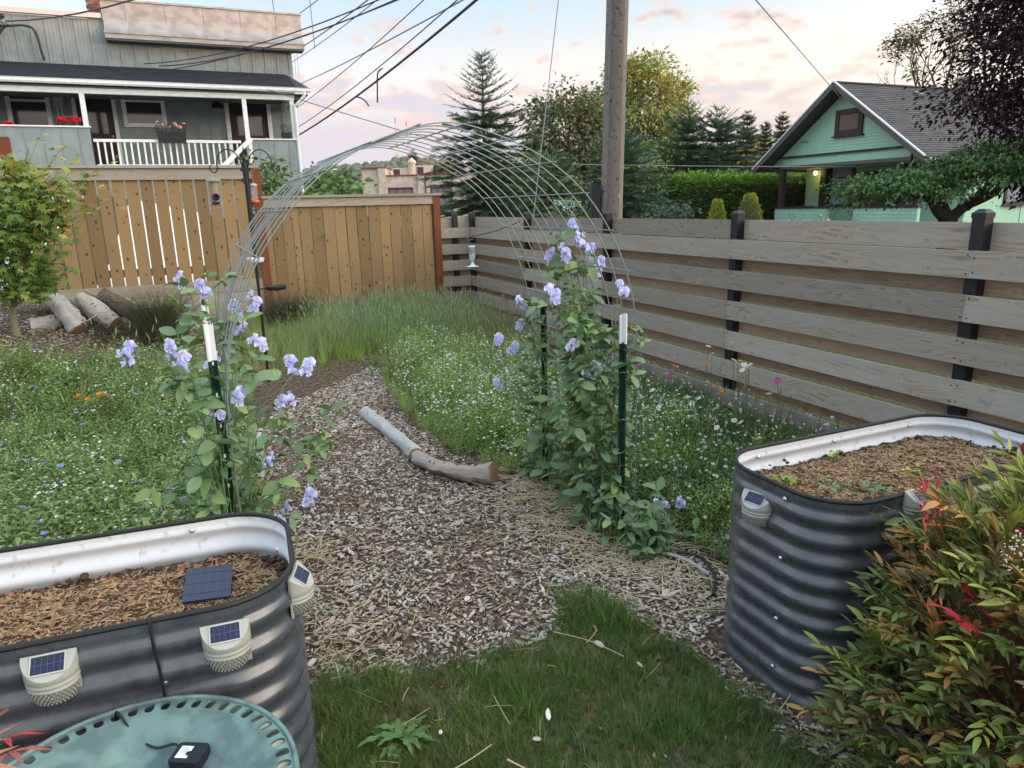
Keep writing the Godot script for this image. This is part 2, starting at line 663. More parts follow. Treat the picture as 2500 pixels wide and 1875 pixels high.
# ---------------------------------------------------------------- fences
func board(l: float, h: float, th: float, k: int) -> ArrayMesh:
	var b := MB.new()
	b.box(Transform3D(), Vector3(l, h, th), Vector2(fposmod(k * 0.137, maxf(0.02, 1.0 - l / 2.4)), (k % 8) / 8.0), 2.4, 1.12)
	return b.mesh()

func picket(l: float, w: float, th: float, k: int) -> ArrayMesh:
	var b := MB.new()
	b.box(Transform3D(), Vector3(w, l, th), Vector2(fposmod(k * 0.171, maxf(0.02, 1.0 - l / 2.4)), (k % 8) / 8.0 + 0.002), 2.4, 1.14)
	return b.mesh()

func post_mesh(h: float, w: float) -> ArrayMesh:
	var b := MB.new()
	b.box(Transform3D(Basis(), Vector3(0, h / 2, 0)), Vector3(w, h, w), Vector2.ZERO, 2.4, 1.12)
	return b.mesh()

func cap_mesh(w: float) -> ArrayMesh:
	var b := MB.new()
	b.b(0, 0.012, 0, w, 0.024, w)
	var a := w * 0.5
	var c := w * 0.22
	for k in 4:
		var q := Basis(Vector3.UP, k * PI / 2)
		b.quad(q * Vector3(-a, 0.024, a), q * Vector3(a, 0.024, a), q * Vector3(c, 0.045, c), q * Vector3(-c, 0.045, c))
	b.quad(Vector3(-c, 0.045, c), Vector3(c, 0.045, c), Vector3(c, 0.045, -c), Vector3(-c, 0.045, -c))
	return b.mesh()

func slat_fence() -> void:
	var f := thing("slatted_fence", "weathered grey fence of horizontal boards on black posts along the right side", "fence", Vector3.ZERO, TURN)
	var along := []
	for k in 12: along.push_back(board(1.826, 0.14, 0.02, k * 3 + k / 8))
	var side := Basis(Vector3.UP, PI / 2)
	var pm := post_mesh(1.52, 0.068)
	var cm := cap_mesh(0.076)
	var screw := MB.new()
	screw.lathe([Vector2(0.0045, -0.004), Vector2(0.0045, 0.002), Vector2(0.0001, 0.003)], 6)
	var sm_ := screw.mesh()
	var posts := [0.60, 2.43, 4.25, 6.08, 7.91, 9.77]
	for t in posts:
		var p := obj("post", pm, M.black, f, Vector3(3.727, 0.06, -t))
		obj("post_cap", cm, M.black, p, Vector3(0, 1.52, 0))
	for j in posts.size() - 1:
		var mid: float = (posts[j] + posts[j + 1]) / 2
		for k in 7:
			if k < 6:
				var o := objt("board", along[(j * 5 + k * 3) % 12], M.grey, f, Transform3D(side * Basis(Vector3.RIGHT, rf(-0.012, 0.012) + (PI if (k + j) % 2 else 0.0)), Vector3(3.680, 0.205 + 0.228 * k + rf(-0.002, 0.002), -mid)))
				if j < 3:
					for e in [-0.895, 0.895]:
						for y in [-0.045, 0.045]:
							objt("screw", sm_, M.black, f, Transform3D(Basis(Vector3.BACK, PI / 2), Vector3(3.6695, 0.205 + 0.228 * k + y + rf(-0.01, 0.01), -mid - e)))
			var back := objt("back_board", along[(j * 7 + k * 5 + 2) % 12], M.grey if k == 6 else M.greyback, f, Transform3D(side, Vector3(3.772, 0.117 + 0.228 * k, -mid)))
			if k == 6: tag(back, "topmost board, lying behind the post tops", "")
	f = thing("corner_fence", "short run of horizontal grey boards joining the two fences at the far corner", "fence", Vector3.ZERO, TURN)
	for k in 7:
		if k < 6: objt("board", board(0.43, 0.14, 0.02, k * 5 + 2), M.grey, f, Transform3D(Basis(), Vector3(3.452, 0.205 + 0.228 * k, -9.735)))
		objt("back_board", board(0.5, 0.14, 0.02, k * 3 + 1), M.grey if k == 6 else M.greyback, f, Transform3D(Basis(), Vector3(3.46, 0.117 + 0.228 * k, -9.85)))
	var p2 := obj("post", pm, M.black, f, Vector3(3.475, 0.06, -9.792))
	obj("post_cap", cm, M.black, p2, Vector3(0, 1.52, 0))

func back_fence() -> void:
	# tall section on the left, standing higher up the slope
	var f := thing("tall_cedar_fence", "taller golden cedar picket fence with a grey rail and cap, behind the logs", "fence", Vector3.ZERO, TURN)
	for k in 17:
		var s := -1.585 + k * 0.149
		if s > 0.74: continue
		objt("picket", picket(1.36, 0.1335 + rf(-0.004, 0.003), 0.018, k * 5 + 1), M.tan, f, Transform3D(Basis(Vector3.BACK, rf(-0.006, 0.006)) * Basis(Vector3.UP, PI * (k % 2)), Vector3(s, 1.53, -9.76 + rf(-0.003, 0.003))))
	objt("rail", board(2.46, 0.13, 0.03, 3), M.rail, f, Transform3D(Basis(), Vector3(-0.425, 2.165, -9.735)))
	objt("back_rail", board(2.46, 0.09, 0.04, 5), M.tan, f, Transform3D(Basis(), Vector3(-0.425, 2.15, -9.79)))
	objt("back_rail", board(2.46, 0.09, 0.04, 6), M.tan, f, Transform3D(Basis(), Vector3(-0.425, 1.02, -9.79)))
	objt("cap", board(2.58, 0.032, 0.14, 9), M.rail, f, Transform3D(Basis(), Vector3(-0.40, 2.248, -9.76)))
	objt("kickboard", board(2.46, 0.14, 0.03, 4), M.rail, f, Transform3D(Basis(), Vector3(-0.425, 0.80, -9.735)))
	for k in 3: objt("kickboard", board(1.55 - 0.35 * k, 0.13, 0.03, 2 + k), M.rail, f, Transform3D(Basis(), Vector3(0.03 + 0.17 * k, 0.66 - 0.135 * k, -9.75)))
	var pm := post_mesh(2.2, 0.1)
	obj("post", pm, M.redpost, f, Vector3(0.855, 0.02, -9.75))
	var q := obj("post", pm, M.redpost, f, Vector3(-1.72, 0.36, -9.72))
	q.set_meta("label", "reddish post with a small black hook beside the maple")
	var hk := MB.new()
	hk.tube(catmull([Vector3(0.05, 1.98, 0.05), Vector3(0.05, 1.90, 0.055), Vector3(0.075, 1.85, 0.075), Vector3(0.10, 1.88, 0.085)], 4), [0.005], 5)
	obj("hook", hk.mesh(), M.black, q)
	# low section
	f = thing("low_cedar_fence", "lower golden cedar picket fence behind the tall grass, ending at the grey slatted corner", "fence", Vector3.ZERO, TURN)
	var ps := [0.91, 0.985, 1.12, 1.245, 1.334, 1.485, 1.637, 1.786, 1.942, 2.084, 2.234, 2.391, 2.532, 2.684, 2.841, 2.99, 3.125]
	for k in ps.size() - 1:
		var a: float = ps[k]
		var w: float = ps[k + 1] - a - rf(0.005, 0.012)
		objt("picket", picket(1.42, w, 0.018, k * 3 + 2), M.tan, f, Transform3D(Basis(Vector3.BACK, rf(-0.005, 0.005)) * Basis(Vector3.UP, PI * (k % 2)), Vector3(a + w / 2, 1.08, -9.76 + rf(-0.003, 0.003))))
	objt("rail", board(2.28, 0.11, 0.03, 1), M.rail, f, Transform3D(Basis(), Vector3(2.03, 1.805, -9.735)))
	objt("back_rail", board(2.28, 0.09, 0.04, 7), M.tan, f, Transform3D(Basis(), Vector3(2.03, 1.79, -9.79)))
	objt("back_rail", board(2.28, 0.09, 0.04, 2), M.tan, f, Transform3D(Basis(), Vector3(2.03, 0.6, -9.79)))
	objt("cap", board(2.38, 0.032, 0.14, 12), M.rail, f, Transform3D(Basis(), Vector3(2.075, 1.878, -9.76)))
	objt("kickboard", board(2.3, 0.14, 0.03, 6), M.rail, f, Transform3D(Basis(), Vector3(2.04, 0.33, -9.735)))
	obj("post", post_mesh(1.88, 0.095), M.redpost, f, Vector3(3.19, -0.02, -9.755))
# ---------------------------------------------------------------- houses
func wall_with_openings(b: MB, x0: float, x1: float, y0: float, y1: float, z: float, th: float, holes: Array) -> void:
	# holes: [x0, x1, y0, y1], left to right, not overlapping in x
	var at := x0
	for q in holes:
		if q[0] > at: b.b((at + q[0]) / 2, (y0 + y1) / 2, z, q[0] - at, y1 - y0, th)
		if q[2] > y0: b.b((q[0] + q[1]) / 2, (y0 + q[2]) / 2, z, q[1] - q[0], q[2] - y0, th)
		if q[3] < y1: b.b((q[0] + q[1]) / 2, (q[3] + y1) / 2, z, q[1] - q[0], y1 - q[3], th)
		at = q[1]
	if at < x1: b.b((at + x1) / 2, (y0 + y1) / 2, z, x1 - at, y1 - y0, th)

func boxmesh(x: float, y: float, z: float) -> ArrayMesh:
	var b := MB.new()
	b.box(Transform3D(), Vector3(x, y, z), Vector2.ZERO, 2.4, 1.12)
	return b.mesh()

func frame_mesh(w: float, h: float, t: float, d: float) -> ArrayMesh: # rectangular frame round an opening w x h
	var b := MB.new()
	b.b(0, h / 2 + t / 2, 0, w + 2 * t, t, d)
	b.b(0, -h / 2 - t / 2, 0, w + 2 * t, t, d)
	b.b(-w / 2 - t / 2, 0, 0, t, h, d)
	b.b(w / 2 + t / 2, 0, 0, t, h, d)
	return b.mesh()

func roof_courses(b: MB, org: Vector3, along: Vector3, up: Vector3, length: float, rise: float, step: float, tab: float, base: Color) -> void:
	var n := along.cross(up).normalized()
	if n.y < 0: n = -n
	var rows := int(ceil(rise / step))
	for r in rows:
		var x := -rf(0, tab)
		while x < length:
			var w := tab * rf(0.6, 1.4)
			var a := maxf(x, 0.0)
			var e := minf(x + w, length)
			if e > a + 0.01:
				b.col = vary(base, 0.28)
				var lo := r * step
				var hi := minf(lo + step * 1.02, rise)
				var p0 := org + along * (a + 0.004) + up * lo + n * 0.018
				var p1 := org + along * (e - 0.004) + up * lo + n * 0.018
				var q0 := org + along * (a + 0.004) + up * hi + n * 0.004
				var q1 := org + along * (e - 0.004) + up * hi + n * 0.004
				if along.cross(up).dot(n) > 0:
					b.quad(p0, p1, q1, q0)
					b.quad(p0 - n * 0.018, p1 - n * 0.018, p1, p0)
				else:
					b.quad(p1, p0, q0, q1)
					b.quad(p1 - n * 0.018, p0 - n * 0.018, p0, p1)
			x += w

func grey_house() -> void:
	var h := thing("grey_house", "grey board-and-batten house with a white-railed porch and a stained metal false front", "house", Vector3.ZERO, TURN)
	var wallm := mat(1, 1, 1, 0.75)
	wallm.albedo_texture = noisetex(0.008, lin(0.22, 0.255, 0.26), lin(0.26, 0.30, 0.305), 51, 5)
	wallm.uv1_triplanar = true
	wallm.uv1_scale = Vector3(0.4, 0.4, 0.4)
	var trim: Material = M.trim
	var wz := -25.3
	var b := MB.new()
	wall_with_openings(b, -9.0, 3.68, 1.2, 7.2, wz - 0.1, 0.2, [[-4.15, -3.30, 4.27, 5.24], [-2.55, -1.62, 3.05, 5.24], [-1.25, -0.30, 4.38, 5.24], [1.62, 2.76, 3.05, 5.24]])
	b.b(3.58, 4.2, wz - 4.2, 0.2, 6.0, 8.0)
	b.b(-8.9, 4.2, wz - 4.2, 0.2, 6.0, 8.0)
	b.b(-2.66, 4.2, wz - 8.3, 12.68, 6.0, 0.2)
	b.b(-2.66, 7.12, wz - 4.25, 12.28, 0.1, 7.9)
	var wall := obj("wall", b.mesh(), wallm, h)
	# battens on the upper wall and under the porch roof, faint ribs between them
	var bt := boxmesh(0.035, 1.24, 0.03)
	var bp := boxmesh(0.035, 2.1, 0.03)
	var ribs := MB.new()
	for k in 34:
		var s := 3.60 - k * 0.366
		objt("batten", bt, wallm, wall, Transform3D(Basis(), Vector3(s, 6.575, wz + 0.013)))
		var blocked := (s > -4.3 and s < -3.1) or (s > -2.72 and s < -1.45) or (s > -1.42 and s < -0.12) or (s > 1.45 and s < 2.9)
		if not blocked: objt("batten", bp, wallm, wall, Transform3D(Basis(), Vector3(s, 4.13, wz + 0.013)))
		for j in 3: ribs.b(s + 0.09 * (j + 1), 6.575, wz + 0.004, 0.012, 1.24, 0.012)
	obj("panel_ribs", ribs.mesh(), wallm, wall).set_meta("kind", "stuff")
	# parapet trim and metal false front
	obj("roof_edge", boxmesh(7.5, 0.13, 0.16), mat(0.55, 0.50, 0.48, 0.6), h, Vector3(-5.30, 7.285, wz + 0.03))
	var pm := mat(1, 1, 1, 0.55)
	pm.albedo_texture = noisetex(0.006, lin(0.26, 0.26, 0.265), lin(0.33, 0.335, 0.345), 61, 6, 512, 0.3, 0.6)
	pm.uv1_triplanar = true
	pm.uv1_scale = Vector3(0.5, 0.8, 0.5)
	pm.metallic = 0.15
	b = MB.new()
	var prof := PackedVector2Array([Vector2(0, 7.70), Vector2(0.10, 7.70), Vector2(0.10, 7.22), Vector2(0.13, 7.05), Vector2(0.22, 6.93), Vector2(0.40, 6.85), Vector2(0.40, 6.65), Vector2(0, 6.65)])
	b.prism(Transform3D(Basis(Vector3(0, 0, 1), Vector3(0, 1, 0), Vector3(-1, 0, 0)), Vector3(1.28, 0, wz)), prof, 5.56)
	var ff := obj("false_front", b.mesh(false), pm, h)
	obj("coping", boxmesh(5.62, 0.05, 0.18), pm, ff, Vector3(1.27, 7.725, wz + 0.05))
	obj("drip_edge", boxmesh(5.6, 0.05, 0.03), pm, ff, Vector3(1.28, 6.80, wz + 0.417))
	for k in 5: obj("seam", boxmesh(0.012, 0.5, 0.012), pm, ff, Vector3(-0.9 + k * 1.05, 7.45, wz + 0.106))
	obj("soffit", boxmesh(5.5, 0.04, 0.36), mat(0.10, 0.11, 0.12, 0.8), ff, Vector3(1.28, 6.62, wz + 0.19))
	# chimney of brick
	var ch := MB.new()
	for r in 12:
		for q in 3:
			ch.col = vary(lin(0.20, 0.085, 0.06), 0.25)
			ch.b(-1.74 + (q - 1) * 0.125 + (0.06 if r % 2 else 0.0) * (1 if q < 2 else 0), 6.98 + r * 0.083, wz - 0.6, 0.118, 0.072, 0.3)
	ch.col = lin(0.25, 0.23, 0.21)
	ch.b(-1.72, 7.4, wz - 0.6, 0.33, 1.0, 0.27)
	obj("chimney", ch.mesh(), M.plain, h)
	# vent pipe at the left edge of the roof
	var vp := MB.new()
	vp.lathe([Vector2(0.16, 7.1), Vector2(0.16, 7.9), Vector2(0.19, 7.95), Vector2(0.0001, 8.1)], 14, Vector3(-4.55, 0, wz - 0.6))
	obj("vent_pipe", vp.mesh(), pm, h)
	# porch roof
	b = MB.new()
	var e0 := Vector3(-9.2, 5.22, -23.05)
	var up := (Vector3(-9.2, 5.95, -25.28) - e0)
	var rise := up.length()
	up = up.normalized()
	var rm: Material = M.plain
	b.col = lin(0.02, 0.022, 0.028)
	b.quad(e0 + Vector3(0, -0.02, 0), Vector3(3.80, 5.20, -23.05), Vector3(3.45, 5.93, -25.28), e0 + up * rise + Vector3(0, -0.02, 0))
	var roof := obj("porch_roof", b.mesh(), rm, h)
	b = MB.new()
	roof_courses(b, e0, Vector3(1, 0, 0), up, 12.62, rise, 0.14, 0.30, lin(0.028, 0.030, 0.040))
	b.col = lin(0.028, 0.030, 0.040)
	b.tri(Vector3(3.42, 5.225, -23.05), Vector3(3.80, 5.225, -23.05), Vector3(3.45, 5.96, -25.28))
	obj("shingles", b.mesh(), M.plain, roof).set_meta("kind", "stuff")
	b = MB.new()
	b.col = lin(0.3, 0.3, 0.29)
	b.b(-2.7, 5.05, -24.2, 12.9, 0.04, 2.1)
	obj("porch_ceiling", b.mesh(), mat(0.16, 0.165, 0.16, 0.8), h)
	var gut := MB.new()
	var gp := PackedVector2Array([Vector2(0, 0), Vector2(0.06, 0), Vector2(0.09, 0.04), Vector2(0.09, 0.10), Vector2(0.105, 0.125), Vector2(0.085, 0.125), Vector2(0, 0.125)])
	gut.prism(Transform3D(Basis(Vector3(0, 0, 1), Vector3(0, 1, 0), Vector3(-1, 0, 0)), Vector3(-2.7, 5.09, -23.04)), gp, 13.0)
	obj("gutter", gut.mesh(), trim, h)
	obj("porch_beam", boxmesh(12.4, 0.18, 0.14), trim, h, Vector3(-2.85, 4.985, -23.25))
	obj("side_beam", boxmesh(0.14, 0.16, 1.9), trim, h, Vector3(3.27, 4.97, -24.25))
	b = MB.new()
	b.tube(catmull([Vector3(3.62, 5.10, -22.98), Vector3(3.60, 4.98, -22.99), Vector3(3.36, 4.72, -23.10), Vector3(3.34, 4.5, -23.12), Vector3(3.34, 2.0, -23.12)], 4), [0.045], 8)
	obj("downspout", b.mesh(), trim, h)
	# porch floor, posts, half walls
	obj("porch_floor", boxmesh(12.3, 0.2, 2.0), mat(0.12, 0.12, 0.115, 0.8), h, Vector3(-2.85, 2.90, -24.25))
	obj("porch_skirt", boxmesh(12.3, 1.7, 0.1), wallm, h, Vector3(-2.85, 1.95, -23.30))
	for s in [-4.42, -2.17, 1.93, 3.27]: obj("porch_post", boxmesh(0.12, 1.95, 0.12), trim, h, Vector3(s, 3.93, -23.25))
	for q in [[-9.0, -2.10, 4.02], [1.99, 3.33, 3.76]]:
		var hw := obj("half_wall", boxmesh(q[1] - q[0], q[2] - 2.2, 0.1), wallm, h, Vector3((q[0] + q[1]) / 2, (q[2] + 2.2) / 2, -23.18))
		obj("half_wall_cap", boxmesh(q[1] - q[0] + 0.08, 0.035, 0.18), trim, hw, Vector3(0, (q[2] - 2.2) / 2 + 0.018, 0))
		var s: float = q[1] - 0.25
		while s > maxf(q[0], -5.0):
			obj("batten", boxmesh(0.03, q[2] - 2.2, 0.02), wallm, hw, Vector3(s - (q[0] + q[1]) / 2, 0, 0.061))
			s -= 0.42
	obj("half_wall_side", boxmesh(0.1, 1.55, 1.9), wallm, h, Vector3(3.27, 2.99, -24.25))
	# railing
	var rl := obj("railing", boxmesh(3.78, 0.075, 0.09), trim, h, Vector3(-0.165, 3.70, -23.22))
	obj("bottom_rail", boxmesh(3.78, 0.06, 0.06), trim, rl, Vector3(0, -0.66, 0))
	var bl := boxmesh(0.045, 0.62, 0.04)
	for k in 23: obj("baluster", bl, trim, rl, Vector3(-1.80 + k * 0.1625, -0.345, 0))
	b = MB.new()
	b.bar(Vector3(2.0, 3.78, -23.05), Vector3(1.0, 2.86, -22.6), 0.06, 0.12)
	obj("stair_rail", b.mesh(), trim, h)
	obj("newel_post", boxmesh(0.1, 1.6, 0.1), trim, h, Vector3(1.96, 3.0, -23.06))
	# windows: frame, sash, panes
	for q in [[-3.725, 4.755, 0.85, 0.97, 0.30], [-0.775, 4.81, 0.95, 0.86, 0.22]]:
		var fr := obj("window", frame_mesh(q[2], q[3], 0.11, 0.08), trim, h, Vector3(q[0], q[1], wz + 0.03))
		obj("sash_bar", boxmesh(q[2], 0.06, 0.05), trim, fr, Vector3(0, q[3] / 2 - q[4], -0.03))
		obj("pane", boxmesh(q[2], q[3], 0.012), M.darkglass, fr, Vector3(0, 0, -0.06))
		obj("blind", boxmesh(q[2] - 0.02, q[4] - 0.03, 0.01), mat(0.12, 0.06, 0.035, 0.8), fr, Vector3(0, q[3] / 2 - q[4] / 2 + 0.015, -0.045))
	var dm := mat(0.035, 0.010, 0.012, 0.45)
	for q in [[-2.085, 0.93, 0.10], [2.19, 1.14, 0.12]]:
		var d := obj("door", boxmesh(q[1], 2.15, 0.05), dm, h, Vector3(q[0], 4.1, wz - 0.04))
		obj("door_frame", frame_mesh(q[1], 2.19, q[2], 0.06), trim, d, Vector3(0, 0.02, 0.07))
		obj("door_pane", boxmesh(q[1] - 0.36, 0.95, 0.02), M.darkglass, d, Vector3(0, 0.45, 0.025))
		for y in [-0.35, -0.75]: obj("door_panel", boxmesh(q[1] - 0.36, 0.28, 0.02), dm, d, Vector3(0, y, 0.03))
		var kn := MB.new()
		kn.blob(Vector3(q[1] / 2 - 0.09, -0.1, 0.055), Vector3(0.035, 0.035, 0.03))
		obj("door_knob", kn.mesh(), M.steel, d)
	b = MB.new()
	b.lathe([Vector2(0.02, 0.30), Vector2(0.05, 0.22), Vector2(0.17, 0.05), Vector2(0.19, 0.0), Vector2(0.0001, 0.02)], 16)
	obj("porch_lamp", b.mesh(), M.black, h, Vector3(1.28, 4.86, wz + 0.25))
	var mb := obj("meter_box", boxmesh(0.24, 0.42, 0.12), mat(0.42, 0.43, 0.43, 0.5), h, Vector3(-2.98, 4.98, wz + 0.07))
	b = MB.new()
	b.tube([Vector3(-0.05, -0.2, 0), Vector3(-0.03, -0.6, 0), Vector3(-0.03, -1.6, 0)], [0.015], 6)
	b.tube([Vector3(0.06, -0.2, 0), Vector3(0.06, -1.6, 0)], [0.015], 6)
	obj("conduit", b.mesh(), M.trim, mb)
	# service mast
	b = MB.new()
	b.tube(catmull([Vector3(-5.3, 6.75, wz + 0.25), Vector3(-4.1, 6.80, wz + 0.25), Vector3(-3.45, 6.86, wz + 0.25), Vector3(-3.22, 6.72, wz + 0.25), Vector3(-3.15, 6.2, wz + 0.2), Vector3(-3.13, 6.0, wz + 0.15)], 6), [0.035], 8)
	obj("service_pipe", b.mesh(), mat(0.05, 0.04, 0.04, 0.6), h)
	b = MB.new()
	for k in 5:
		b.tube(catmull([Vector3(-3.9, 7.0 + k * 0.03, wz + 0.3), Vector3(-4.0 - k * 0.05, 6.92, wz + 0.35), Vector3(-3.82 - k * 0.06, 6.84 - k * 0.03, wz + 0.3), Vector3(-4.05, 6.70 - k * 0.03, wz + 0.32), Vector3(-4.4, 6.62, wz + 0.3)], 5), [0.011], 4)
	b.blob(Vector3(-3.92, 7.05, wz + 0.3), Vector3(0.05, 0.05, 0.05))
	obj("wire_knot", b.mesh(), M.black, h)
	# things standing on the porch
	planter("flower_box", "black flower box of small pink blooms hung on the white porch railing", Vector3(-0.10, 3.66, -23.16), 0.76, 0.28, lin(0.035, 0.05, 0.022), lin(0.75, 0.38, 0.36), 10)
	planter("flower_pot", "small dark pot with a leafy plant on the porch ledge beside the downspout", Vector3(3.03, 3.80, -23.2), 0.28, 0.18, lin(0.07, 0.10, 0.03), lin(0.1, 0.14, 0.04), 0)
	for q in [-2.71, -2.40]:
		planter("geranium_pot", "red geraniums on the porch half wall, %s" % ("left clump under the meter box" if q < -2.6 else "right clump beside the white post"), Vector3(q, 4.05, -23.22), 0.2, 0.05, lin(0.05, 0.09, 0.025), lin(0.55, 0.012, 0.02), 42, 0.14)
	planter("geranium_pot", "red geranium at the far left end of the porch half wall", Vector3(-3.93, 3.98, -23.22), 0.2, 0.05, lin(0.05, 0.09, 0.025), lin(0.55, 0.012, 0.02), 24, 0.08)

func planter(called: String, label: String, at: Vector3, w: float, hh: float, green: Color, bloom: Color, blooms: int, high := 0.22) -> void:
	var p := thing(called, label, "planter", yb() * at, TURN)
	if hh > 0.06:
		var b := MB.new()
		b.prism(Transform3D(), PackedVector2Array([Vector2(-w / 2 * 0.92, 0), Vector2(w / 2 * 0.92, 0), Vector2(w / 2, hh), Vector2(-w / 2, hh)]), 0.2)
		obj("box", b.mesh(), M.black, p)
	var l := Many.new()
	var lm := MB.new()
	lm.leaf(Transform3D(), 0.05, 0.035)
	for k in int(420 * w):
		l.add(Transform3D(aim(dirr(rf(-0.3, 0.9)), rf(-1, 1)), Vector3(rf(-0.55, 0.55) * w, hh + rf(-0.02, high) , rf(-0.1, 0.12))), vary(green, 0.4))
	many("foliage", lm.mesh(), M.leaf, l, p)
	var fm := MB.new()
	fm.blob(Vector3.ZERO, Vector3(0.022, 0.018, 0.022), 4, 6)
	var f := Many.new()
	for k in blooms:
		var c := Vector3(rf(-0.5, 0.5) * w, hh + high * rf(0.5, 1.15), rf(0, 0.13))
		for j in 5: f.add(Transform3D(Basis(), c + Vector3(rf(-1, 1), rf(-1, 1), rf(-1, 1)) * 0.03), vary(bloom, 0.2))
	if blooms: many("blossoms", fm.mesh(), M.far, f, p)

func green_house() -> void:
	var h := thing("green_house", "mint green gabled bungalow with dark brown trim and a shingled roof across the street", "house", Vector3.ZERO, TURN)
	var gm := mat(1, 1, 1, 0.7)
	gm.albedo_texture = noisetex(0.01, lin(0.345, 0.57, 0.42), lin(0.385, 0.62, 0.46), 71, 4)
	gm.uv1_triplanar = true
	var brown := mat(0.045, 0.032, 0.027, 0.6)
	var S := 24.8
	var pk := 22.4
	# local x is s, z is -t; the gable faces -x
	# gable boards
	var gable := obj("gable", boxmesh(0.12, 0.4, 6.6), gm, h, Vector3(S + 0.1, 3.3, -pk + 0.1))
	var y := 3.50
	var k := 0
	while y < 5.75:
		var half := (6.02 - y - 0.10) / 3.05 * 4.2 - 0.12
		if half < 0.05: break
		var tb := MB.new()
		var h2 := maxf(0.02, (6.02 - y - 0.23) / 3.05 * 4.2 - 0.12)
		tb.prism(Transform3D(Basis(Vector3(0, 0, 1), Vector3(0, 1, 0), Vector3(-1, 0, 0)) * Basis(Vector3.RIGHT, -0.13), Vector3(0, 0, 0)), PackedVector2Array([Vector2(-half, 0), Vector2(half, 0), Vector2(h2, 0.125), Vector2(-h2, 0.125)]), 0.022)
		obj("siding_board", tb.mesh(), gm, gable, Vector3(-0.09, y - 3.3, -0.1))
		y += 0.122
		k += 1
	var back := MB.new()
	back.prism(Transform3D(Basis(Vector3(0, 0, 1), Vector3(0, 1, 0), Vector3(-1, 0, 0)), Vector3(S + 0.16, 0, -pk)), PackedVector2Array([Vector2(-3.9, 3.1), Vector2(3.9, 3.1), Vector2(0, 5.9)]), 0.1)
	obj("gable_wall", back.mesh(), gm, h)
	for j in 2: obj("siding_board", boxmesh(0.025, 0.125, 6.62), gm, gable, Vector3(-0.075, -0.02 + j * -0.126, 0.0))
	obj("belt_moulding", boxmesh(0.1, 0.07, 6.75), brown, h, Vector3(S - 0.01, 3.48, -pk + 0.05))
	obj("porch_beam", boxmesh(0.16, 0.13, 6.6), mat(0.13, 0.11, 0.10, 0.7), h, Vector3(S + 0.05, 3.04, -pk + 0.08))
	# gable window
	var w := obj("gable_window", MB_frame_side(1.05, 0.72, 0.14), brown, h, Vector3(S - 0.03, 4.63, -22.06))
	obj("pane", boxmesh(0.015, 0.72, 1.05), mat(0.20, 0.13, 0.115, 0.12), w, Vector3(-0.015, 0, 0))
	obj("sash", MB_frame_side(0.93, 0.60, 0.06), brown, w, Vector3(-0.012, 0, 0))
	obj("sill", boxmesh(0.12, 0.06, 1.5), brown, w, Vector3(-0.04, -0.53, 0))
	for j in 4: obj("house_mark", boxmesh(0.01, 0.07, 0.05), mat(0.10, 0.14, 0.11, 0.7), h, Vector3(S - 0.02, 4.06, -24.48 + j * 0.1))
	# roof
	var b := MB.new()
	var ridge := 6.12
	for sg in [1.0, -1.0]:
		var eave := Vector3(S - 0.65, 3.02, -pk + sg * 4.25)
		var top := Vector3(S - 0.65, ridge, -pk)
		var n := (top - eave)
		var th := Vector3(0, -0.12, 0)
		var far := Vector3(11.5, 0, 0)
		if sg > 0:
			b.col = lin(0.03, 0.03, 0.03)
			b.quad(eave, eave + far, top + far, top)
			b.col = lin(0.10, 0.11, 0.10)
			b.quad(top + th, top + far + th, eave + far + th, eave + th)
		else:
			b.col = lin(0.03, 0.03, 0.03)
			b.quad(top, top + far, eave + far, eave)
			b.col = lin(0.10, 0.11, 0.10)
			b.quad(eave + th, eave + far + th, top + far + th, top + th)
		b.col = lin(0.4, 0.42, 0.42)
		b.quad(eave, eave + th, top + th, top) if sg > 0 else b.quad(top, top + th, eave + th, eave)
		b.quad(eave + far, eave, eave + th, eave + far + th)
	var roof := obj("roof", b.mesh(), M.plain, h)
	b = MB.new()
	var eave2 := Vector3(S - 0.65, 3.04, -pk + 4.25)
	var slope := Vector3(S - 0.65, ridge + 0.02, -pk) - eave2
	roof_courses(b, eave2, Vector3(1, 0, 0), slope.normalized(), 11.5, slope.length(), 0.15, 0.36, lin(0.062, 0.055, 0.057))
	var eave3 := Vector3(S - 0.65, 3.04, -pk - 4.25)
	roof_courses(b, eave3, Vector3(1, 0, 0), (Vector3(S - 0.65, ridge + 0.02, -pk) - eave3).normalized(), 11.5, slope.length(), 0.3, 0.6, lin(0.062, 0.055, 0.057))
	obj("shingles", b.mesh(), M.plain, roof).set_meta("kind", "stuff")
	obj("ridge_cap", boxmesh(11.5, 0.05, 0.2), mat(0.075, 0.07, 0.072, 0.9), roof, Vector3(S + 5.1, ridge + 0.03, -pk))
	for sg in [1.0, -1.0]:
		b = MB.new()
		b.bar(Vector3(S - 0.66, 2.93, -pk + sg * 4.30), Vector3(S - 0.66, ridge - 0.06, -pk), 0.05, 0.22, Vector3(1, 0, 0).cross(Vector3(0, 0.6, sg)).normalized() if false else Vector3.UP)
		obj("barge_board", b.mesh(), mat(0.10, 0.088, 0.08, 0.6), roof)
		b = MB.new()
		b.bar(Vector3(S - 0.67, 3.05, -pk + sg * 4.32), Vector3(S - 0.67, ridge + 0.06, -pk), 0.07, 0.05)
		obj("drip_edge", b.mesh(), M.white, roof)
		b = MB.new()
		b.bar(Vector3(S + 0.1, 2.75, -pk + sg * 3.25), Vector3(S - 0.6, 3.22, -pk + sg * 3.75), 0.08, 0.08)
		obj("bracket", b.mesh(), brown, roof)
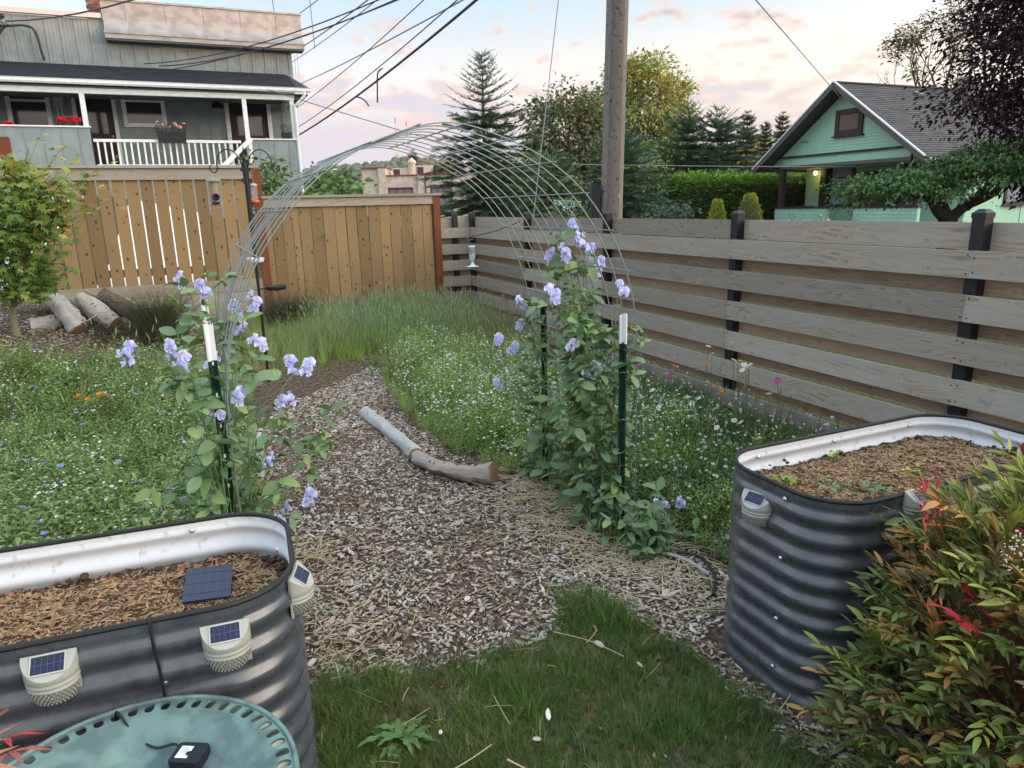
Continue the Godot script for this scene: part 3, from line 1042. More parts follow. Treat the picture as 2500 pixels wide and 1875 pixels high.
	for q in [[28.35, 0.80], [31.7, 0.80]]:
		var p := eave2 + slope * 0.86 + Vector3(q[0] - S + 0.65, 0.07, 0)
		objt("roof_vent", boxmesh(0.42, 0.10, 0.36), mat(0.19, 0.185, 0.185, 0.6), roof, Transform3D(Basis(Vector3.RIGHT, 0.45), p))
	obj("chimney", boxmesh(0.75, 1.0, 0.6), mat(0.24, 0.225, 0.20, 0.9), roof, Vector3(32.0, 6.16, -pk + 0.1))
	obj("chimney_cap", boxmesh(0.85, 0.07, 0.7), mat(0.28, 0.265, 0.24, 0.9), roof, Vector3(32.0, 6.62, -pk + 0.1))
	# porch: floor, half walls of shingles, columns
	obj("porch_floor", boxmesh(2.2, 0.15, 6.8), mat(0.14, 0.13, 0.12, 0.8), h, Vector3(S + 1.1, 0.45, -pk + 0.1))
	obj("porch_ceiling", boxmesh(2.2, 0.05, 6.8), mat(0.35, 0.45, 0.36, 0.8), h, Vector3(S + 1.15, 3.0, -pk + 0.1))
	for q in [[25.78, 22.82], [21.45, 18.60]]:
		var c: float = (q[0] + q[1]) / 2
		var l: float = q[0] - q[1]
		var hw := obj("half_wall", boxmesh(0.14, 1.3, l), gm, h, Vector3(S + 0.03, 0.62, -c))
		b = MB.new()
		for r in 9:
			var z := -l / 2 - rf(0, 0.1)
			while z < l / 2:
				var wd := rf(0.09, 0.19)
				var z0 := maxf(z, -l / 2)
				var z1 := minf(z + wd, l / 2)
				if z1 - z0 > 0.02:
					b.col = vary(lin(0.38, 0.60, 0.47), 0.07)
					b.box(Transform3D(Basis(Vector3.BACK, -0.10), Vector3(-0.084, 0.60 - r * 0.13 + rf(-0.012, 0.004), (z0 + z1) / 2)), Vector3(0.02, 0.14, z1 - z0 - 0.008))
				z += wd
		obj("wall_shingles", b.mesh(), M.plain, hw).set_meta("kind", "stuff")
		obj("wall_cap", boxmesh(0.26, 0.06, l + 0.1), brown, hw, Vector3(-0.01, 0.68, 0))
	obj("side_wall_cap", boxmesh(2.1, 0.06, 0.24), brown, h, Vector3(S + 1.1, 1.31, -25.72))
	obj("porch_side_wall", boxmesh(2.1, 1.3, 0.12), gm, h, Vector3(S + 1.1, 0.62, -25.72))
	for q in [[25.52, 0.22, S + 0.04], [24.93, 0.3, 26.8], [18.75, 0.22, S + 0.04]]: obj("porch_column", boxmesh(q[1], 1.7, q[1]), brown, h, Vector3(q[2], 2.15, -q[0]))
	# house wall behind the porch with shingle courses, window, door
	b = MB.new()
	wall_with_openings(b, -26.2, -18.4, 0.0, 3.3, 0.0, 0.2, [[-24.72, -23.60, 1.42, 3.0], [-23.0, -21.95, 0.5, 2.6], [-21.15, -20.3, 1.35, 2.8]])
	var front := objt("front_wall", b.mesh(), gm, h, Transform3D(Basis(Vector3(0, 0, 1), Vector3(0, 1, 0), Vector3(-1, 0, 0)), Vector3(27.1, 0, 0)))
	b = MB.new()
	for r in 22:
		var z := -26.2
		while z < -18.4:
			var wd := rf(0.12, 0.24)
			var zc := z + wd / 2
			var yc := 0.42 + r * 0.12
			var open := (zc > -24.9 and zc < -23.45 and yc > 1.3) or (zc > -23.2 and zc < -21.75 and yc < 2.7) or (zc > -21.3 and zc < -20.15 and yc > 1.2)
			if not open:
				b.col = vary(lin(0.37, 0.59, 0.45), 0.06)
				b.box(Transform3D(Basis(Vector3.BACK, -0.09), Vector3(26.983, yc, zc)), Vector3(0.02, 0.128, wd - 0.008))
			z += wd
	obj("wall_shingles", b.mesh(), M.plain, h).set_meta("kind", "stuff")
	for q in [[-24.16, 2.21, 1.12, 1.58, true], [-20.72, 2.07, 0.85, 1.45, false]]:
		w = obj("porch_window", MB_frame_side(q[2], q[3], 0.14), brown, h, Vector3(26.97, q[1], q[0]))
		obj("pane", boxmesh(0.012, q[3], q[2]), mat(0.42, 0.46, 0.52, 0.12), w, Vector3(0.06, 0, 0))
		obj("meeting_rail", boxmesh(0.05, 0.05, q[2]), brown, w, Vector3(0.03, q[3] * 0.22, 0))
		obj("sill", boxmesh(0.12, 0.06, q[2] + 0.36), brown, w, Vector3(-0.05, -q[3] / 2 - 0.12, 0))
	var red := mat(0.16, 0.018, 0.022, 0.5)
	var d := obj("front_door", boxmesh(0.06, 2.1, 1.05), red, h, Vector3(27.03, 1.55, -22.475))
	obj("door_frame", MB_frame_side(1.05, 2.1, 0.13), brown, d, Vector3(-0.07, 0, 0))
	for j in 3: obj("door_panel", boxmesh(0.03, 1.5, 0.22), red, d, Vector3(-0.04, -0.1, -0.32 + j * 0.32))
	# mailbox by the door, wooden board on the wall
	obj("mailbox", boxmesh(0.12, 0.2, 0.32), M.black, h, Vector3(26.9, 2.3, -23.3))
	# side wall towards the street with window, rest of the body
	b = MB.new()
	wall_with_openings(b, 27.0, 36.2, -0.1, 3.2, 0.0, 0.2, [[30.0, 31.1, 1.35, 2.5]])
	var sw := obj("side_wall", b.mesh(), gm, h, Vector3(0, 0, -18.9))
	for r in 24: obj("siding_board", boxmesh(3.0, 0.135, 0.022), gm, sw, Vector3(28.5, 0.0 + r * 0.13, 0.115)).rotation.x = -0.07
	for r in 24: obj("siding_board", boxmesh(5.1, 0.135, 0.022), gm, sw, Vector3(33.65, 0.0 + r * 0.13, 0.115)).rotation.x = -0.07
	w = obj("side_window", frame_mesh(1.1, 1.15, 0.13, 0.1), brown, h, Vector3(30.55, 1.93, -18.76))
	obj("pane", boxmesh(1.1, 1.15, 0.012), mat(0.25, 0.28, 0.33, 0.1), w, Vector3(0, 0, -0.05))
	obj("sill", boxmesh(1.5, 0.07, 0.14), brown, w, Vector3(0, -0.7, 0.02))
	obj("rear_wall", boxmesh(0.2, 3.3, 7.6), gm, h, Vector3(36.1, 1.55, -pk))
	obj("north_wall", boxmesh(9.0, 3.3, 0.2), gm, h, Vector3(31.6, 1.55, -26.1))
	# lit porch lamp
	b = MB.new()
	b.blob(Vector3.ZERO, Vector3(0.09, 0.09, 0.09), 8, 12)
	var lm := mat(1, 0.9, 0.6, 0.5)
	lm.emission_enabled = true
	lm.emission = Color(1.0, 0.86, 0.5)
	lm.emission_energy_multiplier = 5.0
	var lamp := thing("porch_lamp", "small lit globe lamp under the porch ceiling of the green house", "lamp", yb() * Vector3(26.55, 2.80, -25.28), TURN)
	obj("lamp_globe", b.mesh(), lm, lamp)
	obj("lamp_base", boxmesh(0.3, 0.05, 0.3), brown, lamp, Vector3(0, 0.13, 0))
	var li := OmniLight3D.new()
	li.name = "lamp_light"
	li.light_color = Color(1.0, 0.82, 0.5)
	li.light_energy = 0.06
	li.light_size = 0.09
	li.omni_range = 12.0
	li.omni_attenuation = 2.0
	li.shadow_enabled = true
	lamp.add_child(li)
	var plank := thing("wooden_paddle", "tan wooden paddle hanging on the green porch wall between the two half walls", "paddle", yb() * Vector3(26.86, 1.25, -23.15), TURN)
	b = MB.new()
	b.prism(Transform3D(Basis(Vector3(0, 0, 1), Vector3(0, 1, 0), Vector3(-1, 0, 0))), PackedVector2Array([Vector2(-0.16, -0.36), Vector2(0.1, -0.34), Vector2(0.2, -0.1), Vector2(0.06, 0.22), Vector2(-0.02, 0.22), Vector2(-0.2, -0.12)]), 0.04)
	obj("blade", b.mesh(), mat(0.42, 0.27, 0.14, 0.7), plank)
	b = MB.new()
	b.tube([Vector3(0, 0.2, 0), Vector3(0, 1.1, 0.03)], [0.018], 6)
	obj("handle", b.mesh(), mat(0.42, 0.27, 0.14, 0.7), plank)

func MB_frame_side(w: float, h: float, t: float) -> ArrayMesh: # frame in the plane across x
	var b := MB.new()
	b.b(0, h / 2 + t / 2, 0, 0.1, t, w + 2 * t)
	b.b(0, -h / 2 - t / 2, 0, 0.1, t, w + 2 * t)
	b.b(0, 0, -w / 2 - t / 2, 0.1, h, t)
	b.b(0, 0, w / 2 + t / 2, 0.1, h, t)
	return b.mesh()

# ---------------------------------------------------------------- trees
var leaf_a: ArrayMesh
var spray_a: ArrayMesh

func leaf_meshes() -> void:
	var b := MB.new()
	b.leaf(Transform3D(), 1.0, 0.55, 0.22, 0.25)
	leaf_a = b.mesh()
	b = MB.new()
	for k in 9:
		var x := 0.06 + k * 0.1
		for sg in [-1.0, 1.0]:
			var l := 0.34 * (1.0 - 0.75 * x) + 0.05
			var p := Vector3(x, 0, 0)
			var q := Vector3(x + l * 0.75, 0.05 * (k % 3 - 1), sg * l)
			var w := Vector3(0.034, 0, -0.010 * sg)
			var u := Vector3(0, 0.022, 0)
			b.tri(p - w, p + w + u, q) if sg > 0 else b.tri(p + w + u, p - w, q)
	b.tri(Vector3(0, 0, -0.03), Vector3(0, 0.03, 0.03), Vector3(1.05, 0, 0))
	b.tri(Vector3(0, 0, 0.03), Vector3(0, 0.03, -0.03), Vector3(1.05, 0.01, 0))
	spray_a = b.mesh()

func limb(a: Vector3, e: Vector3, sag: float) -> Array:
	var m := a.lerp(e, 0.5) + Vector3(rf(-1, 1), 0, rf(-1, 1)) * a.distance_to(e) * 0.10 + Vector3(0, sag * a.distance_to(e), 0)
	return catmull([a, a.lerp(m, 0.55) + Vector3(rf(-1, 1), rf(-1, 1), rf(-1, 1)) * a.distance_to(e) * 0.04, m, e], 2)

func broadleaf(called: String, label: String, base: Vector3, cc: Vector3, cr: Vector3, clumps: int, per: int, clr: float, ls: float, tone: Array, tr: float, group := "", shell := 0.45) -> Node3D:
	var o := thing(called, label, "tree" if cr.y > 0.9 or base.y + cc.y > 2.2 else "shrub", base, rf(0, TAU), group)
	var b := MB.new()
	var th := cc.y - cr.y * 0.4
	var trunk := catmull([Vector3(0, -0.3, 0), Vector3(rf(-1, 1) * tr, th * 0.5, rf(-1, 1) * tr), Vector3(cc.x * 0.6, th, cc.z * 0.6), cc + Vector3(0, cr.y * 0.55, 0)], 4)
	var rads := []
	for k in trunk.size(): rads.push_back(tr * (1.0 - 0.85 * float(k) / (trunk.size() - 1)))
	b.tube(trunk, rads, 7, false, 0.6)
	var l := Many.new()
	for k in clumps:
		var d := Vector3(rf(-1, 1), rf(-1, 1), rf(-1, 1))
		while d.length() > 1.0 or d.length() < 0.05: d = Vector3(rf(-1, 1), rf(-1, 1), rf(-1, 1))
		d = d.normalized() * pow(d.length(), shell) * (0.92 + 0.25 * N1.get_noise_3d(d.x * 2.2 + base.x, d.y * 2.2, d.z * 2.2))
		var c := cc + d * cr
		var start: Vector3 = trunk[clampi(int((c.y / (cc.y + cr.y)) * trunk.size() * rf(0.45, 0.85)), 2, trunk.size() - 2)]
		if k % 2 == 0:
			var pts := limb(start, c, 0.06)
			var rr := []
			for j in pts.size(): rr.push_back(tr * 0.3 * (1.0 - 0.85 * float(j) / (pts.size() - 1)))
			b.tube(pts, rr, 5, false, 0.6)
		var tc: Color = tone[R.randi() % tone.size()]
		tc = vary(tc, 0.18)
		var r0 := clr * rf(0.65, 1.3)
		for j in per:
			var g := Vector3(R.randfn(), R.randfn() * 0.62, R.randfn()) * r0 * 0.62
			var dir := (g * 0.8 + d * 0.4 * clr + Vector3(rf(-1, 1), rf(-0.9, 0.5), rf(-1, 1)) * clr * 0.8)
			var s := ls * rf(0.6, 1.3)
			l.add(Transform3D(aim(dir, rf(-1.2, 1.2)).scaled_local(Vector3(s, s, s)), c + g), vary(tc, 0.22))
	obj("trunk", b.mesh(), M.bark, o)
	many("crown", leaf_a, M.leaf, l, o)
	return o

func conifer(called: String, label: String, base: Vector3, height: float, width: float, gap: float, tone: Color, sl: float, top := 0.12, group := "", power := 1.0, clear := 0.0) -> Node3D:
	var o := thing(called, label, "tree", base, rf(0, TAU), group)
	var b := MB.new()
	b.tube([Vector3(0, -0.3, 0), Vector3(0.02, height * 0.5, 0.02), Vector3(0, height, 0)], [height * 0.018, height * 0.011, height * 0.0016], 6, false, 0.6)
	var l := Many.new()
	var y := height * 0.985
	while y > maxf(clear, 0.25):
		var f := 1.0 - y / height
		var reach := width * pow(f, power) + 0.06 * width
		var n := 6 + int(f * 6)
		var a0 := rf(0, TAU)
		for k in n:
			var a := a0 + TAU * k / n + rf(-0.3, 0.3)
			var len := reach * rf(0.62, 1.12)
			var d := Vector3(cos(a), 0, sin(a))
			var rise := lerpf(0.75, -0.12, sm(0.0, 0.5, f)) # young shoots point up, old boughs hang
			var tip := Vector3(0, y, 0) + d * len + Vector3(0, len * rise + rf(-0.1, 0.1) * len, 0)
			var mid := Vector3(0, y, 0) + d * len * 0.55 + Vector3(0, len * 0.55 * (rise - 0.10), 0)
			b.tube([Vector3(0, y, 0), mid, tip], [0.006 * height * (0.25 + f), 0.003 * height * (0.25 + f), 0.0006 * height], 4, false)
			var st := maxi(1, int(len / (sl * 0.34)))
			for j in st + 1:
				var q := (j + rf(0.2, 0.8)) / (st + 1)
				var p := Vector3(0, y, 0).lerp(mid, q * 2.0) if q < 0.5 else mid.lerp(tip, q * 2.0 - 1.0)
				var out := (tip - mid).normalized()
				for sg in ([-1.0, 0.15, 1.0] if j < st else [0.0]):
					var dd: Vector3 = (out + d.cross(Vector3.UP) * sg * rf(0.5, 1.2) + Vector3(0, rf(-0.5, 0.3), 0)).normalized()
					var s: float = sl * rf(0.7, 1.2) * (1.0 - 0.35 * q) * (0.55 if f < top else 1.0)
					l.add(Transform3D(aim(dd, rf(-0.7, 0.7)).scaled_local(Vector3(s, s, s * (0.55 if f < top else 1.0))), p), vary(tone, 0.28))
		y -= gap * (0.75 + 0.6 * f) * rf(0.85, 1.15)
	obj("trunk", b.mesh(), M.bark, o)
	many("crown", spray_a, M.leaf, l, o)
	return o

func trees() -> void:
	leaf_meshes()
	conifer("young_fir", "young fir with a thin open spire, rising behind the lowest cedar fence", Vector3(-0.68, 0, -24), 6.3, 3.7, 0.25, lin(0.105, 0.165, 0.100), 0.42, 0.3, "", 0.95)
	broadleaf("dense_tree", "dense dark green tree tinged rusty orange at its top, left of the utility pole", Vector3(2.85, 0, -34), Vector3(0, 4.1, 0), Vector3(2.05, 2.9, 2.0), 150, 55, 0.62, 0.24, [lin(0.12, 0.165, 0.08), lin(0.145, 0.175, 0.085), lin(0.19, 0.17, 0.09)], 0.22)
	broadleaf("rusty_top_branch_tree", "small tree crown with rusty orange young leaves, above the dense tree beside the pole", Vector3(3.85, 0, -34.8), Vector3(0, 5.6, 0), Vector3(0.8, 0.7, 0.8), 26, 40, 0.4, 0.2, [lin(0.34, 0.13, 0.03), lin(0.16, 0.12, 0.04), lin(0.28, 0.12, 0.035)], 0.1)
	broadleaf("tall_poplar", "tall airy yellow-green poplar catching the last sun, right behind the utility pole", Vector3(8.6, 0, -48), Vector3(-0.2, 6.8, 0), Vector3(3.1, 4.2, 3.0), 210, 70, 0.62, 0.26, [lin(0.30, 0.33, 0.10), lin(0.24, 0.29, 0.10), lin(0.34, 0.33, 0.11)], 0.24, "", 0.42)
	broadleaf("slim_poplar", "slim poplar spire rising highest just right of the pole", Vector3(7.3, 0, -47), Vector3(0, 7.4, 0), Vector3(1.0, 3.6, 1.0), 46, 60, 0.5, 0.22, [lin(0.30, 0.33, 0.10), lin(0.24, 0.29, 0.10)], 0.14)
	broadleaf("poplar_left_of_pole", "light green poplar top showing just left of the utility pole", Vector3(5.6, 0, -49), Vector3(0, 6.2, 0), Vector3(1.0, 3.2, 1.0), 40, 60, 0.5, 0.22, [lin(0.20, 0.26, 0.10), lin(0.17, 0.22, 0.09)], 0.14)
	broadleaf("poplar_right_spire", "narrow poplar spire at the right edge of the tall poplar", Vector3(11.3, 0, -48.5), Vector3(0, 6.6, 0), Vector3(0.75, 3.2, 0.8), 32, 60, 0.46, 0.22, [lin(0.29, 0.32, 0.09), lin(0.22, 0.27, 0.09)], 0.12)
	conifer("spruce", "blue-green spruce with a bare leader, directly right of the utility pole", Vector3(4.2, 0, -27), 4.3, 2.8, 0.30, lin(0.085, 0.15, 0.105), 0.44, 0.12, "spruces behind the hedge", 0.7)
	conifer("spruce", "blue-green spruce with a tall thin leader, left end of the laurel hedge", Vector3(9.75, 0, -40), 6.5, 4.2, 0.40, lin(0.085, 0.15, 0.105), 0.48, 0.14, "spruces behind the hedge", 0.75)
	conifer("spruce", "blue-green spruce with a thin leader, rising above the middle of the laurel hedge", Vector3(11.5, 0, -40.5), 6.45, 4.4, 0.40, lin(0.085, 0.145, 0.105), 0.48, 0.14, "spruces behind the hedge", 0.75)
	conifer("spruce", "low dark spruce filling the gap between the young fir and the utility pole", Vector3(1.6, 0, -27), 3.3, 2.8, 0.28, lin(0.10, 0.165, 0.085), 0.4, 0.12, "spruces behind the hedge", 0.6)
	conifer("dark_conifer", "brownish conifer with a warm-lit right side, tallest between hedge and green house", Vector3(14.5, 0, -45), 6.8, 1.9, 0.30, lin(0.15, 0.135, 0.065), 0.42, 0.05, "sunlit conifers near the green house", 0.8)
	conifer("dark_conifer", "brownish conifer standing left of and behind its taller twin near the hedge", Vector3(13.5, 0, -45.5), 6.4, 1.5, 0.30, lin(0.13, 0.125, 0.065), 0.42, 0.05, "sunlit conifers near the green house", 0.8)
	conifer("dark_conifer", "brownish conifer just left of the green gable's roof edge, the taller of two", Vector3(19.2, 0, -52), 7.5, 2.0, 0.32, lin(0.15, 0.135, 0.065), 0.44, 0.05, "sunlit conifers near the green house", 0.8)
	conifer("dark_conifer", "brownish conifer just left of the green gable's roof edge, the shorter of two", Vector3(18.2, 0, -52.5), 6.9, 1.6, 0.32, lin(0.13, 0.125, 0.065), 0.44, 0.05, "sunlit conifers near the green house", 0.8)
	for q in [[17.5, 4.6, 3.0, "golden-green sunlit tree behind the blue-green spruces"], [23.5, 4.4, 2.6, "golden-green sunlit tree between the two spruce leaders"], [21.3, 3.9, 2.2, "golden-green low tree below the dark conifers"], [29.0, 3.6, 2.2, "golden-green tree against the green house roof, left of the conifers"]]:
		broadleaf("golden_tree", q[3], Vector3(q[0], 0, -70), Vector3(0, q[1], 0), Vector3(q[2], 3.4, q[2]), 70, 55, 0.8, 0.34, [lin(0.34, 0.32, 0.08), lin(0.27, 0.29, 0.08)], 0.2, "sunlit trees far behind")
	for q in [[6.3, -38.0, 2.5, 1.9, "leafy yellow-green tree low behind the spruce right of the utility pole"], [8.4, -41.5, 2.7, 2.1, "leafy green tree below the tall poplar, above the laurel hedge's left end"], [12.6, -47.0, 2.6, 2.3, "leafy green tree filling the gap between spruces and brownish conifers"], [0.9, -31.0, 1.9, 1.9, "leafy green tree between the young fir and the dense tree"], [4.9, -36.5, 2.4, 1.6, "leafy tree right behind the utility pole, lower than the poplars"]]:
		broadleaf("leafy_tree", q[4], Vector3(q[0], 0, q[1]), Vector3(0, q[2], 0), Vector3(q[3], q[2] * 0.9, q[3]), 90, 60, 0.55, 0.22, [lin(0.15, 0.21, 0.08), lin(0.19, 0.24, 0.085), lin(0.12, 0.17, 0.07)], 0.12, "leafy trees beyond the fence")
	hedge()
	for q in [[5.46, -19.0, 0.22, 1.70, "smaller golden cypress bush in front of the laurel hedge"], [6.30, -19.0, 0.34, 1.84, "larger golden cypress bush in front of the laurel hedge"]]:
		cypress(Vector3(q[0], 0.0, q[1]), q[2] * 1.5, q[3], q[4])
	broadleaf("grey_green_shrub", "low dark shrub behind the slatted fence, left of the laurel hedge", Vector3(4.4, 0, -20), Vector3(0, 1.05, 0), Vector3(0.95, 0.65, 0.6), 60, 45, 0.3, 0.1, [lin(0.07, 0.11, 0.07), lin(0.08, 0.115, 0.08)], 0.05)
	broadleaf("fence_shrub", "dark leafy shrub just behind the slatted fence, below the street sign", Vector3(1.9, 0, -19), Vector3(0, 0.95, 0), Vector3(1.5, 0.7, 0.6), 70, 45, 0.32, 0.11, [lin(0.07, 0.11, 0.045), lin(0.12, 0.16, 0.05)], 0.05)
	broadleaf("climbing_vine", "broad-leaved light green vine growing over the lowest cedar fence from behind", Y(2.0, 0.0, 10.9), Vector3(0, 1.62, 0), Vector3(0.85, 0.55, 0.35), 46, 26, 0.26, 0.13, [lin(0.12, 0.20, 0.065), lin(0.15, 0.23, 0.075), lin(0.09, 0.16, 0.055)], 0.03)
	broadleaf("elder_shrub", "green leafy shrub beside the porch corner, left of the vine", Y(1.15, 0.2, 11.6), Vector3(0, 1.75, 0), Vector3(0.34, 0.55, 0.3), 34, 26, 0.2, 0.10, [lin(0.13, 0.20, 0.065), lin(0.10, 0.16, 0.055)], 0.03)
	rose()
	spreading_maple()
	broadleaf("purple_maple", "large dark purple-leaved tree hanging over the right edge of the view", Vector3(11.35, 0, -13.2), Vector3(0, 4.4, 0), Vector3(3.3, 3.2, 2.4), 330, 200, 0.55, 0.105, [lin(0.024, 0.011, 0.017), lin(0.032, 0.013, 0.020), lin(0.045, 0.014, 0.020)], 0.2, "", 0.36)
	bare_tree()
	# small far trees under the hill and the sunlit pair behind the brick building
	for q in [[-76.0, -300.0, 15.0, 13.0], [-66.0, -300.0, 13.5, 14.0], [-88.0, -310.0, 14.0, 15.0], [-55.0, -305.0, 12.0, 12.0]]:
		broadleaf("far_tree", "hazy green tree far off under the hill, %s" % ("leftmost of its row" if q[0] < -80 else "rightmost of its row" if q[0] > -60 else "second from left in its row" if q[0] < -70 else "third from left in its row"), Vector3(q[0], 0, q[1]), Vector3(0, q[2] * 0.62, 0), Vector3(q[3] * 0.5, q[2] * 0.62, q[3] * 0.5), 60, 30, 2.6, 1.5, [lin(0.06, 0.085, 0.05), lin(0.07, 0.095, 0.055)], 0.5, "far trees under the hill")
	conifer("far_conifer", "dark conifer behind the brick building's roof, left of the golden trees", Vector3(-14.0, 0, -112), 10.2, 3.0, 0.5, lin(0.045, 0.06, 0.03), 0.8, 0.05)
	for q in [[-11.6, 4.8, "golden sunlit tree right above the brick building's roof"], [-8.6, 4.6, "golden sunlit tree partly behind the young fir, beyond the brick building"]]:
		broadleaf("sunlit_tree", q[2], Vector3(q[0], 0, -110), Vector3(0, q[1], 0), Vector3(1.8, 4.2, 1.8), 60, 50, 0.8, 0.4, [lin(0.24, 0.17, 0.04), lin(0.20, 0.17, 0.05)], 0.2, "sunlit trees beyond the brick building")
	# wooded skin of the far hill
	var l := Many.new()
	for k in 6000:
		var az := deg_to_rad(rf(-34, 20))
		var f := rf(0, 1)
		var dir := Vector3(sin(az), 0, -cos(az))
		var top := 36.0 + 9.0 * exp(-pow((rad_to_deg(az) + 7.5) / 5.0, 2.0))
		var s := rf(2.5, 5.5)
		l.add(Transform3D(aim(dirr(0.6), rf(-1, 1)).scaled_local(Vector3(s, s * 1.4, s)), dir * lerpf(565, 700, f) + Vector3(0, top * f - 2.0, 0)), vary(lin(0.075, 0.105, 0.06), 0.15))
	var hb := MB.new()
	hb.blob(Vector3.ZERO, Vector3(1, 1, 1), 4, 6)
	many("hill_wood", hb.mesh(), M.far, l, null, "woods covering the far hill below the two radio towers", "woods")

func hedge() -> void:
	var o := thing("laurel_hedge", "tall clipped bright green laurel hedge left of the green house porch", "hedge", Y(24.6, 0, 27.6), TURN)
	var b := MB.new()
	b.b(0, 1.25, 0, 8.2, 2.3, 1.0)
	var core := mat(0.02, 0.035, 0.012, 0.95)
	obj("branches", b.mesh(), core, o)
	var l := Many.new()
	for k in 15000:
		var face := R.randi() % 10
		var p: Vector3
		var d: Vector3
		if face < 6:
			p = Vector3(rf(-4.3, 4.3), rf(0.0, 2.8), 0.6 + rf(-0.12, 0.14)); d = Vector3(rf(-1, 1), rf(-0.1, 0.9), 1.0)
		elif face < 9:
			p = Vector3(rf(-4.3, 4.3), 2.68 + rf(-0.2, 0.12) + maxf(0, rf(-0.5, 0.26)), rf(-0.6, 0.7)); d = Vector3(rf(-0.6, 0.6), 1.2, rf(-0.3, 0.7))
		else:
			p = Vector3(-4.2 + rf(-0.12, 0.1), rf(0, 2.8), rf(-0.6, 0.7)); d = Vector3(-1, rf(0, 0.9), rf(-0.7, 0.9))
		p.z += 0.12 * N1.get_noise_2d(p.x * 1.5, p.y * 1.5)
		var s := rf(0.09, 0.17)
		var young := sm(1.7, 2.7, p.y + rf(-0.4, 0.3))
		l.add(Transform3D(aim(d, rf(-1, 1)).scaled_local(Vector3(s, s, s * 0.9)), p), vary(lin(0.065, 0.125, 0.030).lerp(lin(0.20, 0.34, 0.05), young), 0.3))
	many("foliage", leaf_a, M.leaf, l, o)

func cypress(base: Vector3, r: float, h: float, label: String) -> void:
	var o := thing("golden_cypress", label, "shrub", base, 0.0, "golden cypress bushes")
	var b := MB.new()
	b.blob(Vector3(0, h * 0.52, 0), Vector3(r * 0.7, h * 0.46, r * 0.7), 8, 10)
	obj("branches", b.mesh(), mat(0.05, 0.06, 0.015, 0.95), o)
	var l := Many.new()
	for k in 1500:
		var f := pow(rf(0, 1), 0.8)
		var a := rf(0, TAU)
		var rr := r * pow(1.0 - f, 0.55) * rf(0.75, 1.05)
		var s := rf(0.10, 0.18)
		l.add(Transform3D(aim(Vector3(cos(a) * 0.5, 1.0, sin(a) * 0.5) + dirr() * 0.3, rf(-2, 2)).scaled_local(Vector3(s, s, s)), Vector3(cos(a) * rr, h * f * 0.95, sin(a) * rr)), vary(lin(0.32, 0.36, 0.04), 0.3))
	many("foliage", spray_a, M.leaf, l, o)

func rose() -> void:
	var o := thing("rose_bush", "sprawling rose bush with pale blooms in front of the green half wall", "shrub", Vector3(8.95, -0.1, -20.9), 0)
	var b := MB.new()
	var l := Many.new()
	var f := Many.new()
	for k in 22:
		var d := dirr(rf(0.9, 2.2)) * rf(0.9, 1.55)
		d.x *= 1.3
		var pts := limb(Vector3(rf(-0.2, 0.2), 0, 0), d + Vector3(0, 0.1, 0), 0.15)
		b.tube(pts, [0.012, 0.004], 4, false)
		for j in 26:
			var p: Vector3 = pts[R.randi_range(2, pts.size() - 1)] + Vector3(rf(-0.12, 0.12), rf(-0.12, 0.12), rf(-0.12, 0.12))
			var s := rf(0.05, 0.09)
			l.add(Transform3D(aim(dirr(rf(-0.4, 0.6)), rf(-1, 1)).scaled_local(Vector3(s, s, s)), p), vary(lin(0.07, 0.11, 0.04), 0.4))
		if k % 2 == 0: f.add(Transform3D(Basis().scaled(Vector3.ONE * rf(0.7, 1.2)), pts[-1]), vary(lin(0.6, 0.5, 0.42), 0.2))
	obj("stems", b.mesh(), M.bark, o)
	many("foliage", leaf_a, M.leaf, l, o)
	var fm := MB.new()
	fm.blob(Vector3.ZERO, Vector3(0.05, 0.045, 0.05), 5, 7)
	many("blooms", fm.mesh(), M.far, f, o)

